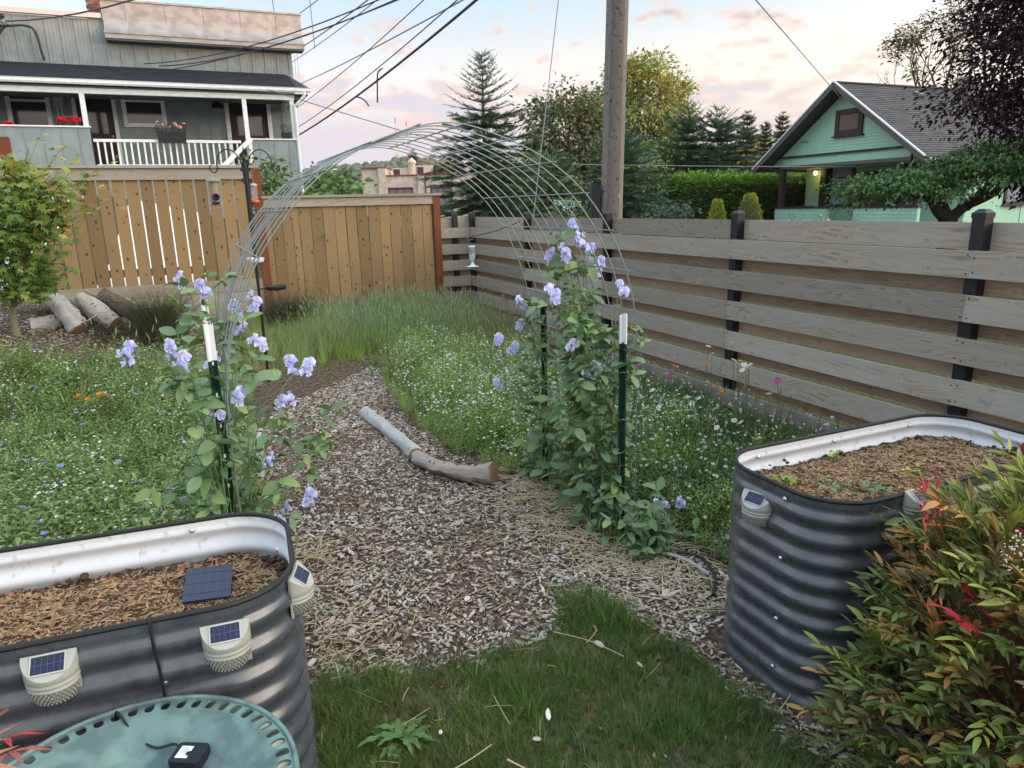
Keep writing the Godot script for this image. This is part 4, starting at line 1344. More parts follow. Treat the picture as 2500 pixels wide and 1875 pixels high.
func spreading_maple() -> void:
	var o := thing("spreading_maple", "low umbrella-shaped green maple with a forked dark trunk in front of the green house", "tree", Vector3(8.5, -0.05, -14), 0)
	var b := MB.new()
	var bm := mat(0.035, 0.028, 0.024, 0.9)
	b.tube(catmull([Vector3(0, -0.2, 0), Vector3(0.0, 0.9, 0), Vector3(-0.03, 1.32, 0)], 4), [0.17, 0.15, 0.17], 9, false)
	var arms := [
		[Vector3(-0.03, 1.28, 0), Vector3(-0.30, 1.45, 0.1), Vector3(-0.5, 1.72, 0.1), Vector3(-0.85, 1.9, 0.2), Vector3(-1.5, 1.98, 0.2)],
		[Vector3(0.0, 1.28, 0), Vector3(0.35, 1.52, -0.1), Vector3(0.85, 1.75, -0.1), Vector3(1.05, 2.1, 0.0), Vector3(1.3, 2.5, 0.1)],
		[Vector3(-0.02, 1.3, 0), Vector3(-0.06, 1.65, -0.2), Vector3(0.05, 2.1, -0.3), Vector3(0.2, 2.5, -0.3)],
		[Vector3(0.35, 1.52, -0.1), Vector3(0.5, 1.9, 0.3), Vector3(0.5, 2.3, 0.5)],
		[Vector3(-0.5, 1.72, 0.1), Vector3(-0.8, 1.75, 0.6), Vector3(-1.2, 1.75, 0.8)]]
	var tips := []
	for a in arms:
		var pts := catmull(a, 5)
		var rr := []
		for j in pts.size(): rr.push_back(0.115 * (1.0 - 0.75 * float(j) / (pts.size() - 1)))
		b.tube(pts, rr, 7, false)
		for j in 9: tips.push_back(pts[R.randi_range(pts.size() / 3, pts.size() - 1)])
	var l := Many.new()
	for k in 150:
		# umbrella: dome low on the left, higher to the right
		var x := rf(-1.95, 1.6)
		var z := rf(-1.2, 1.2)
		if pow((x + 0.15) / 1.85, 2) + pow(z / 1.25, 2) > 1.0: continue
		var crest := 2.08 + 0.62 * sm(-1.6, 0.9, x) - 0.35 * pow(absf(z) / 1.25, 2)
		var under := 1.66 + 0.45 * sm(-1.0, 0.9, x) * (1.0 - 0.5 * absf(z))
		var c := Vector3(x, lerpf(crest, under, pow(rf(0, 1), 1.6)), z)
		var s0: Vector3 = tips[R.randi() % tips.size()]
		b.tube(limb(s0, c, 0.08), [0.016, 0.004], 4, false)
		var tc := vary(lin(0.075, 0.145, 0.045), 0.25)
		for j in 62:
			var g := Vector3(R.randfn() * 0.21, R.randfn() * 0.075, R.randfn() * 0.21)
			var s := rf(0.06, 0.115)
			l.add(Transform3D(aim(Vector3(g.x, rf(-0.5, 0.1), g.z).normalized() + dirr() * 0.6, rf(-0.8, 0.8)).scaled_local(Vector3(s, s, s)), c + g), vary(tc, 0.25))
	obj("trunk", b.mesh(), bm, o)
	many("crown", leaf_a, M.leaf, l, o)

func bare_tree() -> void:
	var o := thing("sparse_tree", "sparse nearly bare tree with fine twigs behind the green house chimney", "tree", Vector3(28.4, 0, -45), 0)
	var b := MB.new()
	var tips := []
	var todo := []
	for k in 6:
		var a := -0.85 + k * 0.34
		todo.push_back([Vector3(rf(-0.3, 0.3), 5.0, 0), Vector3(sin(a), cos(a) * 1.1, rf(-0.35, 0.35)).normalized(), 2.9, 0.17, 0])
	b.tube([Vector3(0, 0, 0), Vector3(0.1, 5.2, 0)], [0.4, 0.3], 8, false)
	while todo.size():
		var q: Array = todo.pop_back()
		var p: Vector3 = q[0]
		var d: Vector3 = q[1]
		var pts := [p]
		for j in 3:
			d = (d + Vector3(rf(-1, 1), rf(-0.7, 0.8), rf(-1, 1)) * 0.26).normalized()
			p = p + d * q[2] / 3.0
			pts.push_back(p)
		b.tube(pts, [q[3], q[3] * 0.85, q[3] * 0.72, q[3] * 0.6], 5 if q[4] < 2 else 3, false)
		if q[4] < 5:
			for j in 2 + (1 if rf(0, 1) < 0.55 else 0):
				todo.push_back([p, (d + Vector3(rf(-1, 1), rf(-0.75, 0.8), rf(-1, 1)) * 0.75).normalized(), q[2] * rf(0.6, 0.8), maxf(q[3] * 0.56, 0.012), q[4] + 1])
		else: tips.push_back(p)
	var l := Many.new()
	for p in tips:
		if N1.get_noise_2d(p.x * 0.6 + 20.0, p.y * 0.6) > 0.24 and p.y > 9.2:
			for j in 16:
				var s := rf(0.14, 0.28)
				l.add(Transform3D(aim(dirr(rf(-0.6, 0.6)), rf(-1, 1)).scaled_local(Vector3(s, s, s)), p + Vector3(R.randfn(), R.randfn() * 0.7, R.randfn()) * 0.28), vary(lin(0.085, 0.10, 0.035).lerp(lin(0.18, 0.10, 0.03), rf(0, 0.6)), 0.3))
	obj("branches", b.mesh(), mat(0.10, 0.075, 0.06, 0.9), o)
	many("leaves", leaf_a, M.leaf, l, o)
# ---------------------------------------------------------------- pole, wires, sign, far buildings
func pole_and_wires() -> void:
	var o := thing("utility_pole", "weathered grey wooden utility pole standing behind the slatted fence", "utility pole", Vector3(1.497, 0, -10.8))
	var b := MB.new()
	var pts := []
	for k in 13: pts.push_back(Vector3(0.0207 * k * 0.8, k * 0.8 - 0.2, 0))
	b.tube(pts, [0.165, 0.163, 0.161, 0.159, 0.157, 0.155, 0.153, 0.151, 0.149, 0.147, 0.145, 0.143, 0.141], 18, true, 1.0)
	var shaft := obj("shaft", b.mesh(), M.pole, o)
	b = MB.new()
	b.tube([Vector3(0.16, 0, 0.055), Vector3(0.26, 9.0, 0.05)], [0.012], 6)
	obj("conduit", b.mesh(), mat(0.36, 0.36, 0.35, 0.6), o)
	b = MB.new()
	b.tube([Vector3(0.155, 2.6, 0.05), Vector3(0.252, 9.0, 0.04)], [0.017], 6)
	obj("black_cable", b.mesh(), M.black, o)
	obj("meter_cabinet", boxmesh(0.11, 0.62, 0.22), M.black, o, Vector3(-0.205, 1.66, -0.02))
	b = MB.new()
	b.blob(Vector3.ZERO, Vector3(0.016, 0.03, 0.006), 5, 8)
	obj("yellow_tag", b.mesh(), mat(0.75, 0.56, 0.02, 0.5), shaft, Vector3(0.12, 1.80, 0.13))
	# a long drying crack and knots
	b = MB.new()
	for k in 16: b.tube([Vector3(0.01 + 0.0207 * (3.0 + k * 0.3) + rf(-0.004, 0.004), 3.0 + k * 0.3, 0.152 - k * 0.0006), Vector3(0.01 + 0.0207 * (3.3 + k * 0.3), 3.3 + k * 0.3, 0.152 - k * 0.0006)], [0.004], 4, false)
	obj("drying_crack", b.mesh(), mat(0.02, 0.017, 0.015, 0.9), shaft)
	b = MB.new()
	for q in [[0.02, 1.80], [0.055, 2.28], [0.03, 2.70], [0.09, 3.55], [0.10, 3.86], [0.05, 4.28], [-0.03, 3.1], [0.12, 4.5], [0.07, 2.02]]:
		b.blob(Vector3(q[0] + 0.0207 * q[1] * 0.3, q[1], 0.145), Vector3(0.013, 0.018, 0.016), 5, 8)
	obj("knots", b.mesh(), mat(0.03, 0.024, 0.02, 0.9), shaft)
	# wires from the pole to the left, past the grey house; [height at pole, far end x, y, z, radius, label]
	var wm := mat(0.035, 0.035, 0.045, 0.6)
	var top := Vector3(1.6, 0, -10.8)
	var runs := [
		[5.92, Vector3(-10.3, 4.6, -34), 0.021, "thickest bundled cable running from the pole down past the house gutter"],
		[6.20, Vector3(-10.3, 4.9, -34), 0.010, "thin wire just above the thickest cable"],
		[6.69, Vector3(-10.4, 5.6, -34), 0.009, "thin wire third from below at the gutter end"],
		[6.965, Vector3(-10.5, 7.9, -34), 0.012, "upper of the close pair of wires, thicker"],
		[6.93, Vector3(-10.5, 7.55, -34), 0.009, "lower of the close pair of wires"],
		[7.61, Vector3(-10.6, 9.1, -34), 0.010, "wire meeting the false front's lower corner"],
		[7.96, Vector3(-9.9, 10.6, -34), 0.013, "dark wire passing the false front's flared lip"]]
	for q in runs:
		wire(top + Vector3(0, q[0], 0), q[1], q[2], 0.012, wm, q[3])
	wire(top + Vector3(0, 5.5, 0), Vector3(-22, 9.9, -60), 0.012, 0.01, mat(0.22, 0.22, 0.25, 0.6), "pale faint wire crossing behind the darker ones")
	wire(top + Vector3(-0.1, 7.4, 0), Vector3(-9.9, 12.9, -34), 0.008, 0.0, wm, "short steep wire leaving the top of the view above the false front")
	# service drops that end on the grey house
	wire(top + Vector3(0, 5.88, 0), Y(-0.6, 6.05, 25.2), 0.010, 0.03, wm, "upper service wire sloping across the false front to the wall")
	wire(top + Vector3(0, 5.80, 0), Y(-0.2, 5.99, 25.1), 0.011, 0.03, wm, "second service wire sloping across the false front to the wall")
	wire(top + Vector3(0, 5.70, 0), Y(-1.2, 5.55, 24.1), 0.009, 0.03, wm, "lowest service wire, ending on the porch roof")
	wire(top + Vector3(0, 7.6, 0), Y(-3.86, 6.93, 25.0), 0.016, 0.045, mat(0.10, 0.085, 0.10, 0.6), "twisted service cable sagging to the wire knot at the house's left end")
	for q in [[Vector3(-6.2, 11.2, -20), 571.0], [Vector3(-5.0, 11.2, -20), 0.0]]:
		wire(q[0], Vector3(q[0].x - 1.6, 7.2, -27), 0.008, 0.0, wm, "short wire above the false front, %s" % ("left one" if q[1] > 1.0 else "right one"))
	# the cut cables hanging from the thick one
	var h := obj("hanging_cable", MBtube(catmull([Vector3(-3.16, 5.26, -20.0), Vector3(-3.30, 5.14, -20.0), Vector3(-3.34, 4.75, -20.0), Vector3(-3.36, 4.42, -20.0)], 5), [0.012, 0.012, 0.02], 6), M.black)
	tag(h, "black cut cable end hanging straight down from the thickest cable", "cable")
	h = obj("hanging_cable", MBtube(catmull([Vector3(-4.02, 4.66, -20.6), Vector3(-3.90, 4.63, -20.6), Vector3(-3.78, 4.54, -20.6), Vector3(-3.70, 4.42, -20.6)], 5), [0.012, 0.012, 0.02], 6), M.black)
	tag(h, "short black cable stub sticking out beside the fir and the thickest cable", "cable")
	wire(Vector3(-6.6, 5.0, -21.2), Vector3(4.2, 2.0, -26), 0.009, 0.006, mat(0.12, 0.12, 0.13, 0.6), "thin wire descending rightwards from the house gutter behind the arch")
	wire(Vector3(1.0, 5.6, -12.6), Vector3(0.25, 0.0, -12.9), 0.006, 0.0, mat(0.3, 0.31, 0.32, 0.6), "thin guy wire left of the pole running down behind the fence")
	wire(top + Vector3(0.1, 6.2, 0), Vector3(13.9, 5.5, -31), 0.009, 0.0, mat(0.25, 0.24, 0.25, 0.6), "pale service wire sloping to the green house gable peak")
	wire(Vector3(6.4, 7.1, -12.5), Vector3(21.1, 4.0, -32.5), 0.009, 0.0, mat(0.25, 0.24, 0.25, 0.6), "wire sloping down over the green house roof")
	wire(Vector3(2.2, 3.0, -25), Vector3(24.0, 2.9, -33), 0.010, 0.004, mat(0.2, 0.2, 0.2, 0.6), "thin level wire crossing in front of the spruces")
	street_sign()

func MBtube(p: Array, r: Array, sides: int) -> ArrayMesh:
	var b := MB.new()
	b.tube(p, r, sides)
	return b.mesh()

func wire(a: Vector3, e: Vector3, r: float, sag: float, m: Material, label: String) -> void:
	var pts := []
	var n := 14
	for k in n + 1:
		var f := float(k) / n
		pts.push_back(a.lerp(e, f) - Vector3(0, 4.0 * f * (1.0 - f) * sag * a.distance_to(e), 0))
	tag(obj("overhead_wire", MBtube(pts, [r * 1.35], 5), m), label, "wire", "overhead wires")

func text_mesh(s: String, size: float, depth: float) -> TextMesh:
	var f := SystemFont.new()
	f.font_names = PackedStringArray(["Droid Sans"])
	f.font_weight = 700
	var t := TextMesh.new()
	t.font = f
	t.text = s
	t.font_size = 64
	t.pixel_size = size / 64.0
	t.depth = depth
	return t

func street_sign() -> void:
	var o := thing("street_sign", "green street name sign reading NE Blakeley St on a thin post beyond the fence", "street sign", Vector3(1.97, 0, -24), -0.05)
	var b := MB.new()
	b.tube([Vector3(0, 0, -0.04), Vector3(0, 1.82, -0.04)], [0.03], 8)
	obj("sign_post", b.mesh(), M.steel, o)
	var green := mat(0.012, 0.27, 0.15, 0.4)
	var white := mat(0.8, 0.82, 0.8, 0.4)
	var t := Transform3D(Basis(Vector3.BACK, -0.07), Vector3(0, 1.72, 0))
	var pl := objt("name_plate", boxmesh(0.88, 0.185, 0.012), white, o, t)
	obj("green_field", boxmesh(0.855, 0.16, 0.006), green, pl, Vector3(0, 0, 0.006))
	obj("lettering", text_mesh("Blakeley", 0.155, 0.004), white, pl, Vector3(0.0, 0, 0.010))
	obj("lettering", text_mesh("NE", 0.09, 0.004), white, pl, Vector3(-0.35, 0.0, 0.010))
	obj("lettering", text_mesh("St", 0.09, 0.004), white, pl, Vector3(0.355, -0.02, 0.010))
	var p2 := objt("lower_plate", boxmesh(0.38, 0.17, 0.012), mat(0.42, 0.66, 0.56, 0.35), o, Transform3D(Basis(Vector3.BACK, -0.10) * Basis(Vector3.UP, 0.3), Vector3(0.02, 1.54, 0.03)))
	obj("plate_border", frame_mesh(0.34, 0.13, 0.012, 0.006), white, p2, Vector3(0, 0, 0.008))
	obj("small_plate", boxmesh(0.2, 0.16, 0.01), mat(0.7, 0.62, 0.62, 0.4), o, Vector3(0.05, 1.36, 0))

func far_buildings() -> void:
	# brick building beyond the low fence
	var o := thing("brick_building", "low tan brick building with red copings beyond the low cedar fence", "building", Vector3(0, 0, -70))
	var bm := mat(1, 1, 1, 0.9)
	bm.albedo_texture = noisetex(0.01, lin(0.50, 0.41, 0.34), lin(0.62, 0.52, 0.44), 91, 4)
	bm.uv1_triplanar = true
	bm.uv1_scale = Vector3(0.3, 0.3, 0.3)
	var red := mat(0.30, 0.06, 0.06, 0.7)
	var b := MB.new()
	wall_with_openings(b, -11.45, 2.0, -1.0, 4.66, 0.0, 0.4, [[-11.3, -8.9, 1.0, 3.62], [-7.3, -5.2, 1.0, 3.6], [-4.4, -2.2, 1.0, 3.6], [-1.4, 0.8, 1.0, 3.6]])
	b.b(-4.7, 1.8, -5.0, 13.4, 5.5, 9.6)
	obj("wall", b.mesh(), bm, o)
	obj("wing", boxmesh(2.2, 6.6, 8.0), bm, o, Vector3(-12.55, 2.1, -3.9))
	obj("pilaster", boxmesh(0.7, 6.45, 0.5), bm, o, Vector3(-11.75, 2.15, 0.15))
	for x in [-8.1, -4.8, -1.8]: obj("pilaster", boxmesh(0.6, 5.6, 0.3), bm, o, Vector3(x, 1.85, 0.33))
	obj("coping", boxmesh(13.5, 0.10, 0.6), red, o, Vector3(-4.72, 4.72, 0))
	obj("coping", boxmesh(2.3, 0.12, 8.2), red, o, Vector3(-12.55, 5.46, -3.8))
	obj("downpipe", boxmesh(0.14, 5.0, 0.14), mat(0.1, 0.1, 0.1, 0.6), o, Vector3(-7.72, 2.1, 0.3))
	for q in [[-10.1, 2.4], [-6.25, 2.1], [-3.3, 2.2], [-0.3, 2.2]]:
		var w := obj("window", frame_mesh(q[1] - 0.16, 2.44, 0.08, 0.2), red, o, Vector3(q[0], 2.3, 0.02))
		for k in 3: obj("pane", boxmesh((q[1] - 0.22) / 3.0 - 0.06, 2.42, 0.02), mat(0.20, 0.22, 0.22, 0.2), w, Vector3((k - 1) * (q[1] - 0.16) / 3.0, 0, -0.05))
		for k in 2: obj("mullion", boxmesh(0.06, 2.42, 0.08), red, w, Vector3((k - 0.5) * (q[1] - 0.16) / 3.0, 0, 0))
	var um := mat(0.52, 0.42, 0.34, 0.6)
	var dk := mat(0.05, 0.045, 0.045, 0.8)
	var units := [[-10.3, 0.9, "grey rooftop unit with dark grille, leftmost on the brick building"], [-8.0, 1.1, "rounded rooftop unit in the middle of the brick building"], [-4.2, 0.95, "rooftop unit with two dark openings beside the young fir"], [-2.1, 0.9, "rooftop unit at the right end, mostly behind the fir"]]
	for q in units:
		var u := thing("rooftop_unit", q[2], "rooftop unit", Vector3(q[0], 4.6, -72.5), 0.0, "rooftop units on the brick building")
		obj("casing", boxmesh(1.5, q[1], 1.2), um, u, Vector3(0, q[1] / 2, 0))
		obj("grille", boxmesh(0.6, q[1] * 0.7, 0.04), dk, u, Vector3(-0.36, q[1] * 0.5, 0.61))
	var st := thing("roof_stack", "pale cylindrical stack with a conical cap on the brick building's roof", "chimney", Vector3(-9.15, 4.6, -71.8))
	b = MB.new()
	b.lathe([Vector2(0.36, 0), Vector2(0.36, 1.25), Vector2(0.46, 1.3), Vector2(0.40, 1.5), Vector2(0.0001, 1.85)], 14)
	obj("stack", b.mesh(), um, st)
	for q in [[-101.0, 88.0, "left one of two red and white radio towers on the far hill"], [-91.0, 84.0, "right one of two red and white radio towers on the far hill"]]:
		var t := thing("radio_tower", q[2], "radio tower", Vector3(q[0], 45, -690), 0.0, "radio towers on the far hill")
		b = MB.new()
		var hh: float = q[1] - 45.0
		var seg := 8
		for k in seg:
			b.col = lin(0.42, 0.07, 0.05) if k % 2 == 0 else lin(0.55, 0.5, 0.5)
			for j in 3:
				var a := TAU * j / 3.0
				var e := TAU * (j + 1) / 3.0
				var r0 := 1.3 - 0.9 * k / seg
				var r1 := 1.3 - 0.9 * (k + 1) / seg
				var p := Vector3(cos(a) * r0, hh * k / seg, sin(a) * r0)
				b.tube([p, Vector3(cos(a) * r1, hh * (k + 1) / seg, sin(a) * r1)], [0.16], 4, false)
				b.tube([p, Vector3(cos(e) * r1, hh * (k + 1) / seg, sin(e) * r1)], [0.09], 4, false)
		obj("lattice", b.mesh(), M.plain, t)
# ---------------------------------------------------------------- raised beds, solar lights, bird bath
func round_rect(hx: float, hz: float, r: float, n := 10, straight := 6) -> Array: # [point, outward] pairs, anticlockwise seen from above
	var out := []
	var cs := [Vector2(hx - r, -(hz - r)), Vector2(-(hx - r), -(hz - r)), Vector2(-(hx - r), hz - r), Vector2(hx - r, hz - r)]
	for q in 4:
		for k in n + 1:
			var a := q * PI / 2 + (PI / 2) * k / n
			var d := Vector2(cos(a), -sin(a))
			out.push_back([cs[q] + d * r, d])
		var nx: Vector2 = cs[(q + 1) % 4] + out[-1][1] * r
		var from: Vector2 = out[-1][0]
		for k in range(1, straight): out.push_back([from.lerp(nx, float(k) / straight), out[-1][1]])
	return out

func corrug(y: float, h: float) -> float:
	var p := 0.0772
	if y > h - 0.03: return 0.002
	return 0.0165 * (0.5 - 0.5 * cos(TAU * (h - 0.03 - y) / p)) - 0.004

func raised_bed(label: String, at: Vector3, turn: float, hx: float, hz: float, r: float, h: float, soil: float, bolts: Array, seams: Array) -> Node3D:
	var o := thing("raised_bed", label, "raised bed", at, turn, "corrugated metal raised beds")
	var path := round_rect(hx, hz, r, 12, 12)
	var n := path.size()
	for inner in 2:
		var b := MB.new()
		var rows := 80 if inner == 0 else 30
		var y0 := 0.0 if inner == 0 else soil - 0.12
		for j in rows + 1:
			var y := lerpf(y0, h, float(j) / rows)
			for k in n + 1:
				var p: Vector2 = path[k % n][0]
				var d: Vector2 = path[k % n][1]
				var off := corrug(y, h) - (0.005 if inner else 0.0) + 0.0015 * N1.get_noise_2d(p.x * 9 + y * 3, p.y * 9)
				b.vert(Vector3(p.x + d.x * off, y, p.y + d.y * off))
		var w := n + 1
		for j in rows:
			for k in n:
				var i := j * w + k
				if inner == 0:
					b.face(i, i + 1, i + w + 1); b.face(i, i + w + 1, i + w)
				else:
					b.face(i, i + w + 1, i + 1); b.face(i, i + w, i + w + 1)
		obj("outer_wall" if inner == 0 else "inner_wall", b.mesh(), M.bed if inner == 0 else M.bedwhite, o)
	var ring := []
	for k in n + 1: ring.push_back(Vector3(path[k % n][0].x, h, path[k % n][0].y))
	obj("rim_trim", MBtube(ring, [0.0075], 8), M.rubber, o)
	# soil with a crumbly edge
	var b := MB.new()
	b.vert(Vector3(0, soil + 0.02, 0))
	for q in range(1, 13):
		for k in n + 1:
			var p: Vector2 = path[k % n][0] * (q / 12.0) * 0.995
			b.vert(Vector3(p.x, soil + 0.02 * (1.0 - q / 12.0) + N1.get_noise_2d(p.x * 12 + at.x * 9, p.y * 12) * 0.016, p.y))
	var w2 := n + 1
	for k in n: b.face(0, 1 + k, 2 + k)
	for q in 11:
		for k in n:
			var i := 1 + q * w2 + k
			b.face(i, i + w2, i + w2 + 1); b.face(i, i + w2 + 1, i + 1)
	obj("soil", b.mesh(), M.soil, o)
	var bark := Many.new()
	var crumbs := Many.new()
	var area := hx * hz * 4.0
	for k in int(area * 15000):
		var p := Vector2(rf(-hx, hx), rf(-hz, hz))
		var e := Vector2(maxf(absf(p.x) - (hx - r), 0), maxf(absf(p.y) - (hz - r), 0))
		if e.length() > r - 0.012: continue
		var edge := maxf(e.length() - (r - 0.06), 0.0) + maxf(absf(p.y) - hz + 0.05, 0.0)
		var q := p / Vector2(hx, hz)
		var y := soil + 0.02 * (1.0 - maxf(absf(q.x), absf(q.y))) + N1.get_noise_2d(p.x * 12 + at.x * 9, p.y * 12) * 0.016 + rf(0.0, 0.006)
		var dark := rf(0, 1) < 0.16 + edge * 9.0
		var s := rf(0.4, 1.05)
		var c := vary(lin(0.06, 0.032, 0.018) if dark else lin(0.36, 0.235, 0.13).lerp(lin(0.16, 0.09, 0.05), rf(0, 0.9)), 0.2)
		bark.add(Transform3D(Basis(Vector3.UP, rf(0, TAU)) * Basis(Vector3.BACK, rf(-0.28, 0.28)) * Basis(Vector3.RIGHT, rf(-0.5, 0.5)) * Basis().scaled(Vector3(s, 0.5 + s * 0.4, 0.45 + 0.5 * s)), Vector3(p.x, y, p.y)), c)
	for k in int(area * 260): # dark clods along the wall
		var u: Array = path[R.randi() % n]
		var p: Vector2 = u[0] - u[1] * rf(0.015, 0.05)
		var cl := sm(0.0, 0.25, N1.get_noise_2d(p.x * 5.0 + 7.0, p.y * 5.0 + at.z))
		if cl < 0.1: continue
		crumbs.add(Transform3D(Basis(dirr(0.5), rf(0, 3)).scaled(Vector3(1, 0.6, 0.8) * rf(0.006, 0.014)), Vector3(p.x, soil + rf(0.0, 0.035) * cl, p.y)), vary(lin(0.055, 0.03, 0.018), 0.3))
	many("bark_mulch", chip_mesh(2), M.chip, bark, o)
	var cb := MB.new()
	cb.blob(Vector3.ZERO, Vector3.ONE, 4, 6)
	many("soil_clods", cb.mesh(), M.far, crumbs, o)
	for q in bolts: # [x, y, z, nx, nz]
		var bb := MB.new()
		bb.lathe([Vector2(0.0085, 0), Vector2(0.008, 0.003), Vector2(0.005, 0.0055), Vector2(0.0001, 0.0065)], 12)
		var nrm := Vector3(q[3], 0, q[4]).normalized()
		objt("bolt", bb.mesh(), M.steel, o, Transform3D(Basis(nrm.cross(Vector3.UP), nrm, Vector3.UP), Vector3(q[0], q[1], q[2])))
	return o

var chip_cache := {}
func chip_mesh(k: int) -> ArrayMesh: # flat splinter about 3 cm long
	if chip_cache.has(k): return chip_cache[k]
	var rr := RandomNumberGenerator.new()
	rr.seed = 40 + k
	var b := MB.new()
	var l := 0.016
	var w: float = [0.006, 0.0045, 0.0032, 0.008][k]
	var h: float = [0.0022, 0.0016, 0.0014, 0.003][k]
	var top := []
	for q in [[-1, -0.55], [-0.3, -1], [0.85, -0.6], [1.0, 0.5], [0.2, 1.0], [-0.8, 0.6]]:
		top.push_back(Vector3(q[0] * l * rr.randf_range(0.8, 1.1), 0, q[1] * w * rr.randf_range(0.75, 1.1)))
	for j in 6:
		var p: Vector3 = top[j]
		var q: Vector3 = top[(j + 1) % 6]
		var up := Vector3(0, h, 0)
		b.tri(up * 1.3, q + up, p + up)
		b.quad(q + up, q - up, p - up, p + up)
	chip_cache[k] = b.mesh()
	return chip_cache[k]

func beds() -> void:
	var lt := TURN + deg_to_rad(-4.0)
	var bl := []
	for q in [[-0.154 + 0.62, 0.715, 0.283], [-0.162 + 0.62, 0.60, 0.283], [0.45, 0.44, 0.283]]: bl.push_back([q[0], q[1], q[2], 0, 1])
	bl.push_back([0.50, 0.745, -0.268, 0, 1])
	bl.push_back([0.745, 0.735, -0.05, -1, 0.2])
	var left := raised_bed("dark corrugated metal bed at lower left with a small solar panel on its mulch", Y(-0.62, 0, 2.035), lt, 0.78, 0.285, 0.19, 0.77, 0.635, bl, [])
	left.set_meta("group", "corrugated metal raised beds")
	var pn := thing("solar_charger", "dark blue solar panel on the left bed's mulch, its cord hanging outside", "solar panel", Vector3.ZERO, 0.0)
	var cable := obj("cord", MBtube(catmull([Vector3(0.447, 0.776, 0.27), Vector3(0.446, 0.776, 0.292), Vector3(0.448, 0.72, 0.302), Vector3(0.452, 0.65, 0.300), Vector3(0.455, 0.56, 0.302), Vector3(0.458, 0.40, 0.304), Vector3(0.455, 0.2, 0.304), Vector3(0.44, 0.0, 0.32)], 5), [0.0035], 6), M.black, pn)
	cable.position = Y(-0.62, 0, 2.035)
	cable.rotation.y = lt
	var br := []
	for y in [0.735, 0.52, 0.29, 0.10]: br.push_back([-0.628, y, 0.08, -1, 0])
	for q in [[-0.10, 0.74], [0.38, 0.74]]: br.push_back([q[0], q[1], 0.284, 0, 1])
	for q in [[-0.42, 0.735], [-0.02, 0.735], [0.42, 0.735]]: br.push_back([q[0], q[1], -0.268, 0, 1])
	raised_bed("dark corrugated metal bed at right behind the red-tipped shrub", Y(2.325, 0, 1.72), TURN, 0.62, 0.28, 0.18, 0.77, 0.672, br, [])
	# cream solar lights clipped to the walls
	var spots := [
		[Y(-0.405, 0.685, 1.728), lt, "cream solar light on the front of the left bed, left of the hanging cord"],
		[Y(-0.035, 0.675, 1.697), lt, "cream solar light on the front of the left bed, right of the hanging cord"],
		[Y(0.148, 0.70, 1.84), TURN + PI / 2 - 0.3, "cream solar light sticking out from the rounded right end of the left bed"],
		[Y(1.697, 0.655, 1.76), TURN - PI / 2 + 0.25, "cream solar light on the left end of the right bed"],
		[Y(2.05, 0.725, 1.433), TURN, "cream solar light half hidden behind the red shrub tips on the right bed"],
		[Y(2.60, 0.70, 1.433), TURN, "solar light on the right bed at the right edge of the view"]]
	for q in spots: solar_light(q[0], q[1], q[2])
	# loose solar panel lying on the mulch
	var pm := mat(0.02, 0.026, 0.055, 0.28)
	var sheet := obj("panel", boxmesh(0.125, 0.006, 0.165), pm, pn, Y(-0.07, 0.668, 2.05))
	sheet.rotation = Vector3(0.10, TURN - 0.10, -0.06)
	var gb := MB.new()
	for k in 5: gb.b(-0.05 + k * 0.025, 0.0035, 0, 0.0012, 0.0008, 0.158)
	for k in 3: gb.b(0, 0.0036, -0.05 + k * 0.05, 0.118, 0.0008, 0.0012)
	obj("cell_lines", gb.mesh(), mat(0.05, 0.06, 0.10, 0.3), sheet)

